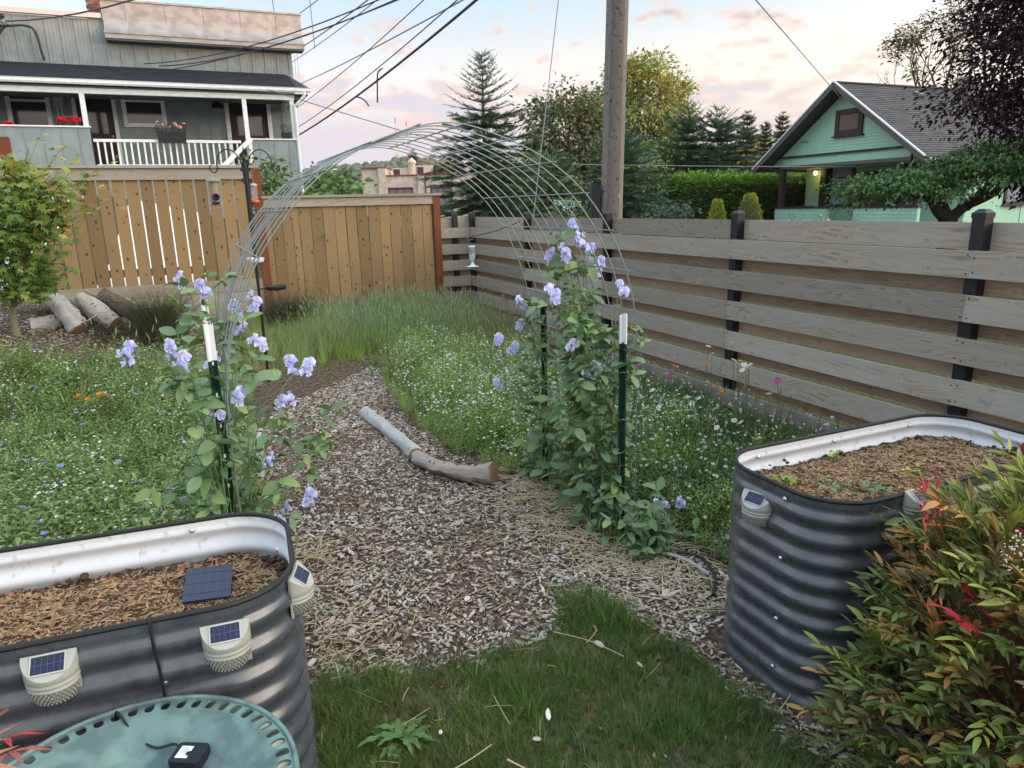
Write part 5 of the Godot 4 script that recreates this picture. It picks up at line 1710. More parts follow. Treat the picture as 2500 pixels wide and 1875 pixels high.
func solar_light(at: Vector3, turn: float, label: String) -> void:
	var o := thing("solar_light", label, "solar light", at, turn, "solar lights on the raised beds")
	var cream := mat(0.34, 0.345, 0.305, 0.42)
	var b := MB.new()
	var W := 0.056
	var D := 0.050
	# half-round shells: [y, width, depth], with two grooves
	var rows := [[0.013, 1.0, 1.0], [0.006, 1.0, 1.0], [0.005, 0.94, 0.94], [0.000, 0.94, 0.94], [-0.001, 0.985, 0.99], [-0.006, 0.98, 0.985], [-0.007, 0.93, 0.93], [-0.011, 0.93, 0.93], [-0.012, 0.965, 0.97], [-0.016, 0.96, 0.965]]
	shell(b, rows, W, D)
	var h := obj("housing", b.mesh(), cream, o)
	b = MB.new()
	shell(b, [[-0.016, 0.93, 0.93], [-0.034, 0.88, 0.88], [-0.049, 0.74, 0.74], [-0.058, 0.5, 0.5], [-0.062, 0.05, 0.1]], W, D)
	var lens := mat(0.20, 0.20, 0.18, 0.12)
	lens.metallic_specular = 0.7
	var ln := obj("lens", b.mesh(), lens, o)
	var dm := Many.new()
	for r in 6:
		for k in 15:
			var a := PI * (k + 0.5 + 0.5 * (r % 2)) / 15.5
			var y := -0.021 - r * 0.006
			var s: float = 0.93 - 0.022 * r * (1.0 if r < 3 else 1.7)
			dm.add(Transform3D(Basis().scaled(Vector3.ONE * 0.0026), Vector3(cos(a) * W * s, y, sin(a) * D * s)), lin(0.22, 0.22, 0.20))
	var db := MB.new()
	db.blob(Vector3.ZERO, Vector3.ONE, 5, 7)
	var dl := mat(1, 1, 1, 0.15, true)
	many("lens_bumps", db.mesh(), dl, dm, ln)
	# slanted lid: high at the wall, low in front
	b = MB.new()
	var n := 20
	var lid := func(a: float, k: float) -> Vector3: return Vector3(cos(a) * W * k, 0.058 - 0.043 * sin(a) * k, sin(a) * D * k)
	var c0 := b.vert(Vector3(0, 0.058 - 0.043 * 0.2, D * 0.2))
	for k in n + 1: b.vert(lid.call(PI * k / n, 1.0))
	for k in n: b.face(c0, c0 + 1 + k + 1, c0 + 1 + k) 
	b.face(c0, c0 + 1, c0 + n + 1)
	for k in n:
		var a := PI * k / n
		var e := PI * (k + 1) / n
		var p: Vector3 = lid.call(a, 1.0)
		var q: Vector3 = lid.call(e, 1.0)
		b.quad(p, Vector3(p.x, 0.012, p.z), Vector3(q.x, 0.012, q.z), q)
	obj("lid", b.mesh(false), cream, h)
	obj("back_plate", boxmesh(0.104, 0.112, 0.006), cream, h, Vector3(0, -0.001, -0.003))
	var pt := Transform3D(Basis(Vector3.RIGHT, 0.71), Vector3(0, 0.0415, D * 0.40))
	var pn := objt("solar_cell", boxmesh(0.066, 0.003, 0.040), mat(0.008, 0.012, 0.045, 0.12), o, pt)
	b = MB.new()
	for k in 5: b.b(-0.025 + k * 0.0125, 0.0018, 0, 0.0007, 0.0006, 0.035)
	b.b(0, 0.0019, 0, 0.065, 0.0006, 0.001)
	obj("cell_lines", b.mesh(), mat(0.08, 0.09, 0.16, 0.3), pn)
	obj("cell_border", frame4(0.066, 0.040, 0.003), mat(0.40, 0.40, 0.36, 0.4), pn)

func frame4(w: float, d: float, t: float) -> ArrayMesh:
	var b := MB.new()
	b.b(0, 0.0005, d / 2 + t / 2, w + 2 * t, 0.004, t)
	b.b(0, 0.0005, -d / 2 - t / 2, w + 2 * t, 0.004, t)
	b.b(-w / 2 - t / 2, 0.0005, 0, t, 0.004, d)
	b.b(w / 2 + t / 2, 0.0005, 0, t, 0.004, d)
	return b.mesh()

func shell(b: MB, rows: Array, W: float, D: float) -> void:
	var n := 20
	var first := b.v.size()
	for r in rows:
		for k in n + 1:
			var a := PI * k / n
			b.vert(Vector3(cos(a) * W * r[1], r[0], sin(a) * D * r[2]))
	for j in rows.size() - 1:
		for k in n:
			var i := first + j * (n + 1) + k
			b.face(i, i + n + 1, i + n + 2); b.face(i, i + n + 2, i + 1)

func birdbath() -> void:
	var o := thing("bird_bath", "round green plastic bird bath with a slotted rim at lower left", "bird bath", Y(-0.25, 0, 1.345), TURN)
	var gm := mat(1, 1, 1, 0.42)
	gm.albedo_texture = noisetex(0.008, lin(0.075, 0.115, 0.115), lin(0.14, 0.225, 0.20), 131, 6, 512, 0.3, 0.65)
	gm.uv1_triplanar = true
	gm.uv1_scale = Vector3(2.2, 2.2, 2.2)
	var h := 0.595
	var b := MB.new()
	b.lathe([Vector2(0.0001, h - 0.05), Vector2(0.10, h - 0.049), Vector2(0.19, h - 0.046), Vector2(0.205, h - 0.040), Vector2(0.215, h - 0.026), Vector2(0.245, h - 0.013), Vector2(0.278, h - 0.004)], 64)
	obj("basin", b.mesh(), gm, o)
	b = MB.new()
	b.lathe([Vector2(0.278, h - 0.004), Vector2(0.27, h - 0.03), Vector2(0.20, h - 0.075), Vector2(0.05, h - 0.09), Vector2(0.045, h - 0.2), Vector2(0.04, 0.2), Vector2(0.07, 0.06), Vector2(0.16, 0.03), Vector2(0.18, 0.0)].map(func(p): return p), 40)
	# turned inside out so that it faces outwards
	for k in range(0, b.ix.size(), 3):
		var q := b.ix[k + 1]
		b.ix[k + 1] = b.ix[k + 2]
		b.ix[k + 2] = q
	obj("pedestal", b.mesh(), gm, o)
	# slotted rim
	b = MB.new()
	var cells := 54
	var r0 := 0.278
	var r1 := 0.318
	for c in cells:
		var a0 := TAU * c / cells
		var da := TAU / cells
		var inner := []
		var outer := []
		for k in 16:
			var t := TAU * k / 16.0
			var x := signf(cos(t)) * pow(absf(cos(t)), 0.7) * 0.31
			var y := signf(sin(t)) * pow(absf(sin(t)), 0.7) * 0.36
			inner.push_back(Vector2(x, y))
			var m := maxf(absf(cos(t)), absf(sin(t)))
			outer.push_back(Vector2(cos(t) / m * 0.5, sin(t) / m * 0.5))
		for k in 16:
			var e := (k + 1) % 16
			var f := func(p: Vector2, dy: float) -> Vector3:
				var a := a0 + (p.x + 0.5) * da
				var r := lerpf(r0, r1, p.y + 0.5)
				return Vector3(cos(a) * r, h - 0.004 + 0.004 * sin((p.y + 0.5) * PI) + dy, -sin(a) * r)
			b.quad(f.call(inner[k], 0), f.call(outer[k], 0), f.call(outer[e], 0), f.call(inner[e], 0))
			b.quad(f.call(inner[e], 0), f.call(inner[e], -0.006), f.call(inner[k], -0.006), f.call(inner[k], 0))
			b.quad(f.call(outer[k], -0.006), f.call(inner[k], -0.006), f.call(inner[e], -0.006), f.call(outer[e], -0.006))
	obj("slotted_rim", b.mesh(), gm, o)
	var ring := []
	for k in 65: ring.push_back(Vector3(cos(TAU * k / 64) * 0.322, h - 0.003, -sin(TAU * k / 64) * 0.322))
	obj("rim_edge", MBtube(ring, [0.006], 8), gm, o)
	# raised leaf outlines moulded into the floor
	for q in [[-0.02, 0.02, 0.125], [0.09, 0.06, 0.075], [-0.09, 0.10, 0.07]]:
		ring = []
		for k in 41: ring.push_back(Vector3(q[0] + cos(TAU * k / 40) * q[2], h - 0.0475, q[1] - sin(TAU * k / 40) * q[2] * 0.9))
		obj("floor_relief", MBtube(ring, [0.0018], 5), gm, o)
	# pump box with its lead
	var p := thing("pump_box", "small black box with a white label and a lead, lying in the bird bath", "pump", Y(-0.135, h - 0.045, 1.475), TURN - 0.5)
	b = MB.new()
	b.prism(Transform3D(Basis(Vector3.RIGHT, -PI / 2), Vector3(0, 0.012, 0)), PackedVector2Array([Vector2(-0.034, -0.024), Vector2(-0.028, -0.029), Vector2(0.028, -0.029), Vector2(0.034, -0.024), Vector2(0.034, 0.024), Vector2(0.028, 0.029), Vector2(-0.028, 0.029), Vector2(-0.034, 0.024)]), 0.024)
	obj("case", b.mesh(false), mat(0.012, 0.013, 0.02, 0.4), p)
	var lb := obj("white_label", boxmesh(0.026, 0.0008, 0.034), mat(0.72, 0.75, 0.78, 0.5), p, Vector3(-0.010, 0.0246, 0.0))
	b = MB.new()
	for k in 4: b.b(-0.002 + 0.002 * (k % 2), 0.0006, -0.011 + k * 0.005, 0.014 + 0.003 * (k % 2), 0.0004, 0.0012)
	obj("label_print", b.mesh(), M.black, lb)
	b = MB.new()
	b.lathe([Vector2(0.0065, 0), Vector2(0.0062, 0.0012), Vector2(0.0001, 0.0012)], 14)
	obj("round_button", b.mesh(), M.black, p, Vector3(0.002, 0.0246, 0.004))
	var lead := []
	for q in [[-0.150, -0.030, 1.500], [-0.165, -0.028, 1.525], [-0.205, -0.034, 1.540], [-0.245, -0.022, 1.585], [-0.272, 0.004, 1.630], [-0.284, 0.006, 1.648], [-0.288, -0.03, 1.66]]:
		lead.push_back(p.transform.affine_inverse() * Y(q[0], h + q[1], q[2]))
	obj("lead", MBtube(catmull(lead, 6), [0.0028], 6), M.black, p)
# ---------------------------------------------------------------- arched trellis, feeders, logs
func arch_curve() -> Array:
	var p := []
	for q in [[1.948, 0.0], [1.952, 0.4], [1.960, 0.97], [1.940, 1.17], [1.880, 1.38], [1.785, 1.575], [1.65, 1.75], [1.472, 1.888], [1.25, 1.986], [1.01, 2.035], [0.74, 1.968], [0.50, 1.838], [0.335, 1.672], [0.205, 1.49], [0.105, 1.235], [0.070, 1.05], [0.058, 0.8], [0.05, 0.4], [0.05, 0.0]]:
		p.push_back(Vector3(q[0], q[1], 0))
	return catmull(p, 6)

func trellis() -> void:
	var o := thing("arch_trellis", "arched galvanised wire trellis spanning the wood chip path", "trellis", Vector3.ZERO, TURN)
	var cv := arch_curve()
	var t0 := 2.90
	var t1 := 4.13
	for k in 11:
		var pts := []
		var t := lerpf(t0, t1, k / 10.0)
		for p in cv: pts.push_back(Vector3(p.x + 0.006 * sin(p.y * 5.0 + k), p.y, -t))
		obj("long_wire", MBtube(pts, [0.0030], 6), M.wire, o)
	# cross wires every 21 cm along the arch
	var acc := 0.0
	var next := 0.12
	for k in range(1, cv.size()):
		var d: float = cv[k].distance_to(cv[k - 1])
		while acc + d >= next:
			var p: Vector3 = cv[k - 1].lerp(cv[k], (next - acc) / d)
			obj("cross_wire", MBtube([Vector3(p.x, p.y + 0.006, -t0 + 0.03), Vector3(p.x, p.y + 0.006, -t1 - 0.03)], [0.0032], 6), M.wire, o)
			next += 0.212
		acc += d
	# steel posts, green with white tops
	var tp := PackedVector2Array([Vector2(-0.018, -0.003), Vector2(-0.003, -0.003), Vector2(-0.003, -0.030), Vector2(0.003, -0.030), Vector2(0.003, -0.003), Vector2(0.018, -0.003), Vector2(0.018, 0.003), Vector2(-0.018, 0.003)])
	var spots := [[0.025, 2.95, 1.29, -0.5, "front left steel post, green with a rusty-edged white top, wrapped by sweet peas"], [0.03, 4.02, 1.27, -0.4, "rear left steel post whose white top shows among sweet pea leaves"], [1.855, 2.88, 1.185, 0.1, "front right steel post, green with a clean white top"], [1.86, 3.75, 1.12, 0.1, "rear right steel post, dark green, deep among the sweet pea leaves"]]
	var green := mat(0.008, 0.035, 0.022, 0.45)
	for q in spots:
		var p := thing("steel_post", q[4], "post", Y(q[0], 0, q[1]), TURN + q[3], "steel posts of the arch trellis")
		var b := MB.new()
		var up := Basis(Vector3.RIGHT, -PI / 2) # profile lies flat, depth runs upwards
		b.prism(Transform3D(up, Vector3(0, (q[2] - 0.145) / 2, 0)), tp, q[2] - 0.145)
		obj("shaft", b.mesh(false), green, p)
		b = MB.new()
		b.prism(Transform3D(up, Vector3(0, q[2] - 0.0725, 0)), tp, 0.145)
		obj("post_tip", b.mesh(false), mat(0.74, 0.76, 0.76, 0.5) if q[2] > 1.15 else green, p)
		b = MB.new()
		for k in 9: b.b(0, 0.12 + k * (q[2] - 0.15) / 9.0, 0.008, 0.010, 0.014, 0.010)
		obj("studs", b.mesh(), green if q[2] < 1.2 else M.white, p)
		b = MB.new()
		for k in 5: b.b(-0.014 + k * 0.007 + rf(-0.002, 0.002), q[2] - 0.001, 0.0, rf(0.003, 0.006), 0.006, 0.007)
		obj("rust_edge", b.mesh(), mat(0.12, 0.05, 0.025, 0.9), p)
		for k in 3:
			var y: float = 0.42 + k * 0.24
			var ring := []
			for j in 13: ring.push_back(Vector3(cos(TAU * j / 12) * 0.028, y + 0.004 * sin(j * 2.0), sin(TAU * j / 12) * 0.024 + 0.005))
			obj("tie_wire", MBtube(ring, [0.0012], 4), M.steel, p)

func feeders() -> void:
	var T := 6.8
	var o := thing("shepherd_hook", "black double shepherd's hook pole standing in the grass before the tall fence", "hook pole", Y(0.516, 0.14, T), TURN)
	var b := MB.new()
	b.tube([Vector3(0, 0, 0), Vector3(0, 1.26, 0)], [0.013], 8)
	b.tube([Vector3(0, 1.26, 0), Vector3(0, 1.40, 0)], [0.017], 8)
	b.tube([Vector3(0, 1.40, 0), Vector3(0, 1.99, 0)], [0.021], 8)
	obj("pole", b.mesh(), M.black, o)
	b = MB.new()
	for k in 4:
		var pts := []
		for j in 9:
			var a := PI * j / 8.0
			var tw := k * PI / 2 + a * 0.9
			pts.push_back(Vector3(cos(tw) * 0.022 * sin(a), 2.01 + 0.07 * j / 8.0, sin(tw) * 0.022 * sin(a)))
		b.tube(pts, [0.0035], 5)
	b.tube([Vector3(0, 2.08, 0), Vector3(0, 2.12, 0)], [0.008, 0.001], 6)
	b.tube([Vector3(0, 1.98, 0), Vector3(0, 2.02, 0)], [0.007], 6)
	obj("twisted_finial", b.mesh(), M.black, o)
	for sg in [-1.0, 1.0]:
		var pts := [Vector3(0.02 * sg, 1.80, 0), Vector3(0.022 * sg, 1.93, 0)]
		for q in [[0.045, 2.02], [0.095, 2.075], [0.15, 2.082], [0.20, 2.045], [0.225, 1.98], [0.225, 1.925], [0.245, 1.895], [0.275, 1.905], [0.285, 1.94], [0.268, 1.955]]: pts.push_back(Vector3(q[0] * sg, q[1], 0))
		obj("hook_arm", MBtube(catmull(pts, 5), [0.0055], 6), M.black, o)
	for y in [1.83, 1.92]: obj("clamp", boxmesh(0.085, 0.03, 0.035), M.black, o, Vector3(0, y, 0.0))
	# white dish and dark mesh tray on side arms
	var d := thing("white_dish", "small white plastic dish fixed round the black hook pole", "dish", Y(0.516, 1.27, T), TURN)
	b = MB.new()
	b.lathe([Vector2(0.022, 0.008), Vector2(0.05, 0.0), Vector2(0.066, 0.004), Vector2(0.076, 0.034), Vector2(0.079, 0.034), Vector2(0.070, -0.002), Vector2(0.05, -0.008), Vector2(0.022, -0.004)], 24)
	obj("dish", b.mesh(), mat(0.66, 0.72, 0.76, 0.35), d)
	var tr := thing("mesh_tray", "small round black mesh tray on an arm low on the hook pole", "tray", Y(0.668, 1.015, T), TURN)
	b = MB.new()
	b.lathe([Vector2(0.0001, 0.0), Vector2(0.08, 0.0), Vector2(0.088, 0.03), Vector2(0.093, 0.032), Vector2(0.092, 0.026), Vector2(0.083, -0.004), Vector2(0.0001, -0.004)], 28)
	obj("tray", b.mesh(), mat(0.03, 0.03, 0.032, 0.6), tr)
	obj("arm", MBtube([Vector3(-0.085, 0.012, 0), Vector3(-0.15, 0.012, 0)], [0.005], 5), M.black, tr)
	# wooden seed feeder on the left hook
	var sf := thing("seed_feeder", "tube bird feeder with a dark round port hanging from the left hook", "bird feeder", Y(0.246, 1.765, T), TURN)
	b = MB.new()
	b.lathe([Vector2(0.0001, 0.0), Vector2(0.048, 0.0), Vector2(0.052, 0.006), Vector2(0.044, 0.012), Vector2(0.040, 0.022)], 20)
	obj("base", b.mesh(), mat(0.25, 0.23, 0.2, 0.6), sf)
	b = MB.new()
	b.lathe([Vector2(0.036, 0.016), Vector2(0.036, 0.20), Vector2(0.034, 0.20)], 20)
	obj("tube", b.mesh(), mat(0.26, 0.215, 0.165, 0.35), sf)
	b = MB.new()
	b.lathe([Vector2(0.062, 0.196), Vector2(0.058, 0.212), Vector2(0.03, 0.226), Vector2(0.0001, 0.228)], 20)
	obj("domed_lid", b.mesh(), mat(0.20, 0.19, 0.18, 0.5), sf)
	b = MB.new()
	b.lathe([Vector2(0.014, -0.014), Vector2(0.030, -0.014), Vector2(0.030, 0.012), Vector2(0.014, 0.012), Vector2(0.014, -0.014)], 18)
	objt("port_ring", b.mesh(), M.black, sf, Transform3D(Basis(Vector3.RIGHT, PI / 2), Vector3(0.004, 0.068, 0.042)))
	obj("port_hole", boxmesh(0.026, 0.026, 0.004), mat(0.02, 0.02, 0.02, 0.7), sf, Vector3(0.004, 0.068, 0.040))
	obj("seed_tray", boxmesh(0.06, 0.022, 0.02), M.black, sf, Vector3(0, 0.018, 0.044))
	obj("hanger", MBtube([Vector3(0, 0.226, 0), Vector3(0.004, 0.27, 0)], [0.002], 5), M.steel, sf)
	# red-based nectar feeder on a chain by the pole
	var nf := thing("nectar_feeder", "clear bottle nectar feeder with an orange-red base hanging on a chain beside the pole", "bird feeder", Y(0.566, 1.775, T + 0.02), TURN)
	b = MB.new()
	b.lathe([Vector2(0.0001, 0.0), Vector2(0.038, 0.0), Vector2(0.045, 0.012), Vector2(0.036, 0.024), Vector2(0.026, 0.03)], 20)
	obj("red_base", b.mesh(), mat(0.62, 0.06, 0.015, 0.35), nf)
	b = MB.new()
	b.lathe([Vector2(0.028, 0.03), Vector2(0.031, 0.05), Vector2(0.031, 0.15), Vector2(0.026, 0.158)], 20)
	var bottle := obj("bottle", b.mesh(), M.glass, nf)
	b = MB.new()
	for k in 26:
		b.col = vary(lin(0.35, 0.38, 0.40) if k % 4 else lin(0.5, 0.12, 0.03), 0.3)
		var a := rf(0, TAU)
		b.blob(Vector3(cos(a) * 0.026, 0.04 + 0.004 * k, sin(a) * 0.026), Vector3(0.008, 0.005, 0.008), 4, 6)
	obj("moulded_ribs", b.mesh(), M.gloss, bottle)
	b = MB.new()
	b.lathe([Vector2(0.033, 0.150), Vector2(0.034, 0.162), Vector2(0.020, 0.168), Vector2(0.0001, 0.168)], 18)
	obj("cap", b.mesh(), mat(0.4, 0.42, 0.43, 0.4), nf)
	var ch := MB.new()
	for k in 9: ch.blob(Vector3(0.004 * sin(k * 1.7), 0.175 + k * 0.013, 0.003 * cos(k * 1.7)), Vector3(0.005, 0.006, 0.004), 4, 6)
	obj("chain", ch.mesh(), mat(0.45, 0.2, 0.08, 0.5), nf)
	# glass nectar feeder on an iron arm from the slatted fence
	var hf := thing("glass_feeder", "clear glass hummingbird feeder with a white saucer, hung before the slatted corner", "bird feeder", Y(3.2, 0.957, 8.42), TURN)
	b = MB.new()
	b.lathe([Vector2(0.0001, 0.0), Vector2(0.05, 0.0), Vector2(0.078, 0.012), Vector2(0.082, 0.018), Vector2(0.06, 0.022), Vector2(0.034, 0.028), Vector2(0.020, 0.045), Vector2(0.020, 0.075)], 28)
	obj("saucer", b.mesh(), mat(0.62, 0.66, 0.68, 0.3), hf)
	b = MB.new()
	b.lathe([Vector2(0.017, 0.05), Vector2(0.018, 0.085), Vector2(0.040, 0.105), Vector2(0.041, 0.19), Vector2(0.038, 0.198), Vector2(0.041, 0.205), Vector2(0.041, 0.245), Vector2(0.030, 0.262)], 24)
	var gb := obj("bottle", b.mesh(), M.glass, hf)
	b = MB.new()
	b.lathe([Vector2(0.0001, 0.09), Vector2(0.016, 0.09), Vector2(0.037, 0.108), Vector2(0.038, 0.17), Vector2(0.0001, 0.17)], 20)
	var nect := mat(0.55, 0.62, 0.68, 0.06)
	nect.transparency = BaseMaterial3D.TRANSPARENCY_ALPHA
	nect.albedo_color = Color(0.8, 0.86, 0.9, 0.35)
	obj("nectar", b.mesh(), nect, gb)
	b = MB.new()
	b.lathe([Vector2(0.042, 0.255), Vector2(0.043, 0.27), Vector2(0.0001, 0.275)], 24)
	obj("cap", b.mesh(), mat(0.6, 0.62, 0.62, 0.35), hf)
	for k in 6:
		b = MB.new()
		b.blob(Vector3.ZERO, Vector3(0.008, 0.004, 0.008), 4, 8)
		obj("feeding_port", b.mesh(), mat(0.05, 0.05, 0.05, 0.5), hf, Vector3(cos(k * TAU / 6) * 0.055, 0.023, sin(k * TAU / 6) * 0.055))
	var arm := thing("hanger_arm", "thin dark iron arm reaching from the slatted fence to the glass feeder", "bracket", Vector3.ZERO, TURN)
	var ring := []
	for k in 16: ring.push_back(Vector3(3.205 + 0.034 * cos(0.6 + TAU * k / 17.0), 1.272 + 0.036 * sin(0.6 + TAU * k / 17.0), -8.42))
	var pts := [Vector3(3.665, 1.51, -7.98), Vector3(3.42, 1.40, -8.20), Vector3(3.20, 1.335, -8.46), Vector3(3.165, 1.30, -8.44), Vector3(3.168, 1.26, -8.42)]
	obj("arm", MBtube(catmull(pts, 5), [0.006], 6), mat(0.05, 0.05, 0.052, 0.5), arm)
	obj("curl", MBtube(ring, [0.0055], 6), mat(0.05, 0.05, 0.052, 0.5), arm)

func log_thing(called: String, label: String, pts: Array, rad: Array, m: Material, sides := 12, ends := true) -> Node3D:
	var c := Vector3.ZERO
	for p in pts: c += p / pts.size()
	var o := thing(called, label, "log", Y(c.x, c.y, -c.z), TURN, "")
	var q := []
	for p in pts: q.push_back(p - c)
	q = catmull(q, 6)
	var rr := []
	for k in q.size():
		var f := float(k) / (q.size() - 1) * (rad.size() - 1)
		rr.push_back(lerpf(rad[int(f)], rad[mini(int(f) + 1, rad.size() - 1)], fposmod(f, 1.0)))
	var b := MB.new()
	b.tube(q, rr, sides, false, 1.4)
	for k in b.v.size(): b.v[k] += Vector3(N1.get_noise_3d(b.v[k].x * 16 + c.x * 9, b.v[k].y * 30, b.v[k].z * 16), N1.get_noise_3d(b.v[k].z * 14, b.v[k].x * 14, c.x), N1.get_noise_3d(b.v[k].y * 20, b.v[k].z * 12, 3.0)) * rr[0] * 0.34
	for k in range(0, b.v.size(), sides + 1): b.v[k + sides] = b.v[k]
	obj("log", b.mesh(), m, o)
	if ends:
		for e in [0, q.size() - 1]:
			var d: Vector3 = (q[0] - q[1]) if e == 0 else (q[-1] - q[-2])
			var cb := MB.new()
			cb.lathe([Vector2(rr[e] * 0.98, -0.004), Vector2(rr[e] * 0.9, 0.002), Vector2(rr[e] * 0.5, 0.003), Vector2(0.0001, 0.002)], sides)
			objt("cut_end", cb.mesh(), M.logend, o, Transform3D(aim(d) * Basis(Vector3.BACK, -PI / 2), q[e]))
	return o

func logs() -> void:
	log_thing("bark_log", "long dark bark-covered log lying at the foot of the tall fence", [Vector3(-2.1, 0.72, -8.62), Vector3(-1.4, 0.73, -8.6), Vector3(-0.70, 0.74, -8.55)], [0.105, 0.10, 0.095], M.bark, 14)
	log_thing("short_log", "short grey log with a brown cut end facing the path, left of the pile", [Vector3(-1.52, 0.675, -8.14), Vector3(-1.36, 0.69, -8.2), Vector3(-1.16, 0.71, -8.25)], [0.075, 0.072, 0.06], M.log)
	log_thing("stub_log", "fat bent grey log standing tilted in the middle of the pile", [Vector3(-1.10, 0.62, -8.05), Vector3(-1.17, 0.75, -8.13), Vector3(-1.255, 0.86, -8.24), Vector3(-1.29, 0.88, -8.36)], [0.095, 0.09, 0.085, 0.08], M.log)
	log_thing("pale_log", "pale broken log sloping down to the right with a ragged top", [Vector3(-1.08, 0.92, -8.28), Vector3(-0.96, 0.80, -8.2), Vector3(-0.78, 0.645, -8.08)], [0.05, 0.10, 0.085], M.log)
	log_thing("brown_log", "split brown log behind the pale one beside the dark sedge", [Vector3(-0.90, 0.90, -8.42), Vector3(-0.74, 0.80, -8.35), Vector3(-0.52, 0.665, -8.25)], [0.085, 0.09, 0.09], M.bark)
	log_thing("split_stick", "long pale split stick lying on top of the log pile", [Vector3(-1.04, 0.955, -8.5), Vector3(-0.90, 0.885, -8.4), Vector3(-0.74, 0.80, -8.28)], [0.012, 0.018, 0.012], M.logtan, 7)
	var tw := thing("pile_twig", "forked twig poking out between the two front logs of the pile", "twig", Y(-1.05, 0.66, 8.02), TURN)
	obj("twig", MBtube(catmull([Vector3(-0.1, 0.0, 0), Vector3(0.0, 0.03, 0.03), Vector3(0.12, 0.09, 0.05)], 4), [0.014, 0.012, 0.008], 6), M.log, tw)
	# the two logs edging the path
	log_thing("grey_driftwood", "silver-grey driftwood log edging the path, the farther of two", [Vector3(1.155, 0.055, -5.72), Vector3(1.21, 0.06, -5.10), Vector3(1.245, 0.055, -4.50)], [0.054, 0.050, 0.050], M.log, 14)
	var tan_ := log_thing("tan_driftwood", "tan log with a flared sawn end edging the path, the nearer of two", [Vector3(1.225, 0.06, -4.42), Vector3(1.33, 0.055, -4.14), Vector3(1.47, 0.06, -3.96), Vector3(1.565, 0.075, -3.87)], [0.052, 0.043, 0.052, 0.078], M.logtan, 14)
	log_thing("white_log", "peeled whitish log half hidden behind the left sweet peas", [Vector3(0.29, 0.06, -5.5), Vector3(0.24, 0.06, -5.0), Vector3(0.19, 0.055, -4.45)], [0.055, 0.06, 0.055], M.log)
# ---------------------------------------------------------------- ground cover
func interp(tab: Array, x: float) -> float:
	if x <= tab[0][0]: return tab[0][1]
	for k in tab.size() - 1:
		if x <= tab[k + 1][0]: return lerpf(tab[k][1], tab[k + 1][1], (x - tab[k][0]) / (tab[k + 1][0] - tab[k][0]))
	return tab[-1][1]

var LAWN := [[0.12, 2.36], [0.30, 2.40], [0.55, 2.33], [0.87, 2.25], [1.06, 2.22], [1.20, 2.36], [1.32, 2.50], [1.42, 2.52], [1.50, 2.30], [1.56, 2.05], [1.58, 1.78], [1.60, 1.4], [1.64, 1.0]]
var LEFT_EDGE := [[2.3, 0.10], [4.2, 0.16], [5.0, 0.22], [5.8, 0.34], [6.2, 0.72], [6.9, 1.25], [7.3, 1.6]]
var RIGHT_EDGE := [[1.0, 2.3], [2.5, 2.1], [3.0, 1.95], [3.8, 1.85], [4.2, 1.62], [4.6, 1.50], [5.3, 1.46], [6.4, 1.52], [7.1, 1.66], [7.4, 1.6]]

func lawn(s: float, t: float) -> float: # > 0 inside
	if s < 0.14: return -1.0
	return minf(interp(LAWN, s) - t, 1.62 - s) + 0.07 * N1.get_noise_2d(s * 6, t * 6)

func bed_at(s: float, t: float) -> bool:
	return (s < 0.17 and t > 1.72 and t < 2.36) or (s > 1.69 and s < 2.96 and t > 1.43 and t < 2.01)

func path_at(s: float, t: float) -> bool:
	var w := 0.10 * N1.get_noise_2d(s * 4 + 9, t * 4)
	return t > 0.7 and t < 7.35 and s > interp(LEFT_EDGE, t) + w and s < interp(RIGHT_EDGE, t) + w

func back_mulch(s: float, t: float) -> bool:
	return s < 0.1 and s > -2.6 and t < 9.7 and t > 7.02 + 0.5 * sm(-0.9, 0.1, s) + 0.2 * N1.get_noise_2d(s * 3, t * 3)

func grass_tuft(n: int, h: float, w: float, spread: float, lean: float, seg: int, seed: int, heads := 0) -> ArrayMesh:
	var rr := RandomNumberGenerator.new()
	rr.seed = seed
	var b := MB.new()
	for k in n:
		var a := rr.randf() * TAU
		var o := Vector3(cos(a), 0, sin(a)) * spread * sqrt(rr.randf())
		var d := Vector3(cos(a + rr.randf_range(-1, 1)), 0, sin(a + rr.randf_range(-1, 1))) * lean * rr.randf_range(0.2, 1.2)
		var hh := h * rr.randf_range(0.55, 1.1)
		var side := Vector3(cos(a * 3.3), 0, sin(a * 3.3)) * w * rr.randf_range(0.7, 1.2)
		var v := rr.randf_range(0.7, 1.25)
		b.col = Color(v * rr.randf_range(0.9, 1.15), v, v * rr.randf_range(0.8, 1.1))
		var head := k < heads
		if head: b.col = Color(2.2, 1.5, 2.4)
		var pv := -1
		for j in seg + 1:
			var f := float(j) / seg
			var p := o + d * f * f * hh + Vector3(0, hh * (f - 0.18 * lean * f * f), 0)
			var ww := side * (1.0 - f) if j < seg else Vector3.ZERO
			var i := b.vert(p - ww)
			b.vert(p + ww)
			if pv >= 0:
				b.face(pv, pv + 1, i + 1); b.face(pv, i + 1, i)
			pv = i
		if head:
			var tip := o + d * hh + Vector3(0, hh * (1.0 - 0.18 * lean), 0)
			b.tube([tip, tip + Vector3(0, 0.02, 0) + d * 0.01, tip + Vector3(0, 0.06, 0) + d * 0.03], [0.001, 0.005, 0.0008], 4, false)
	return b.mesh()

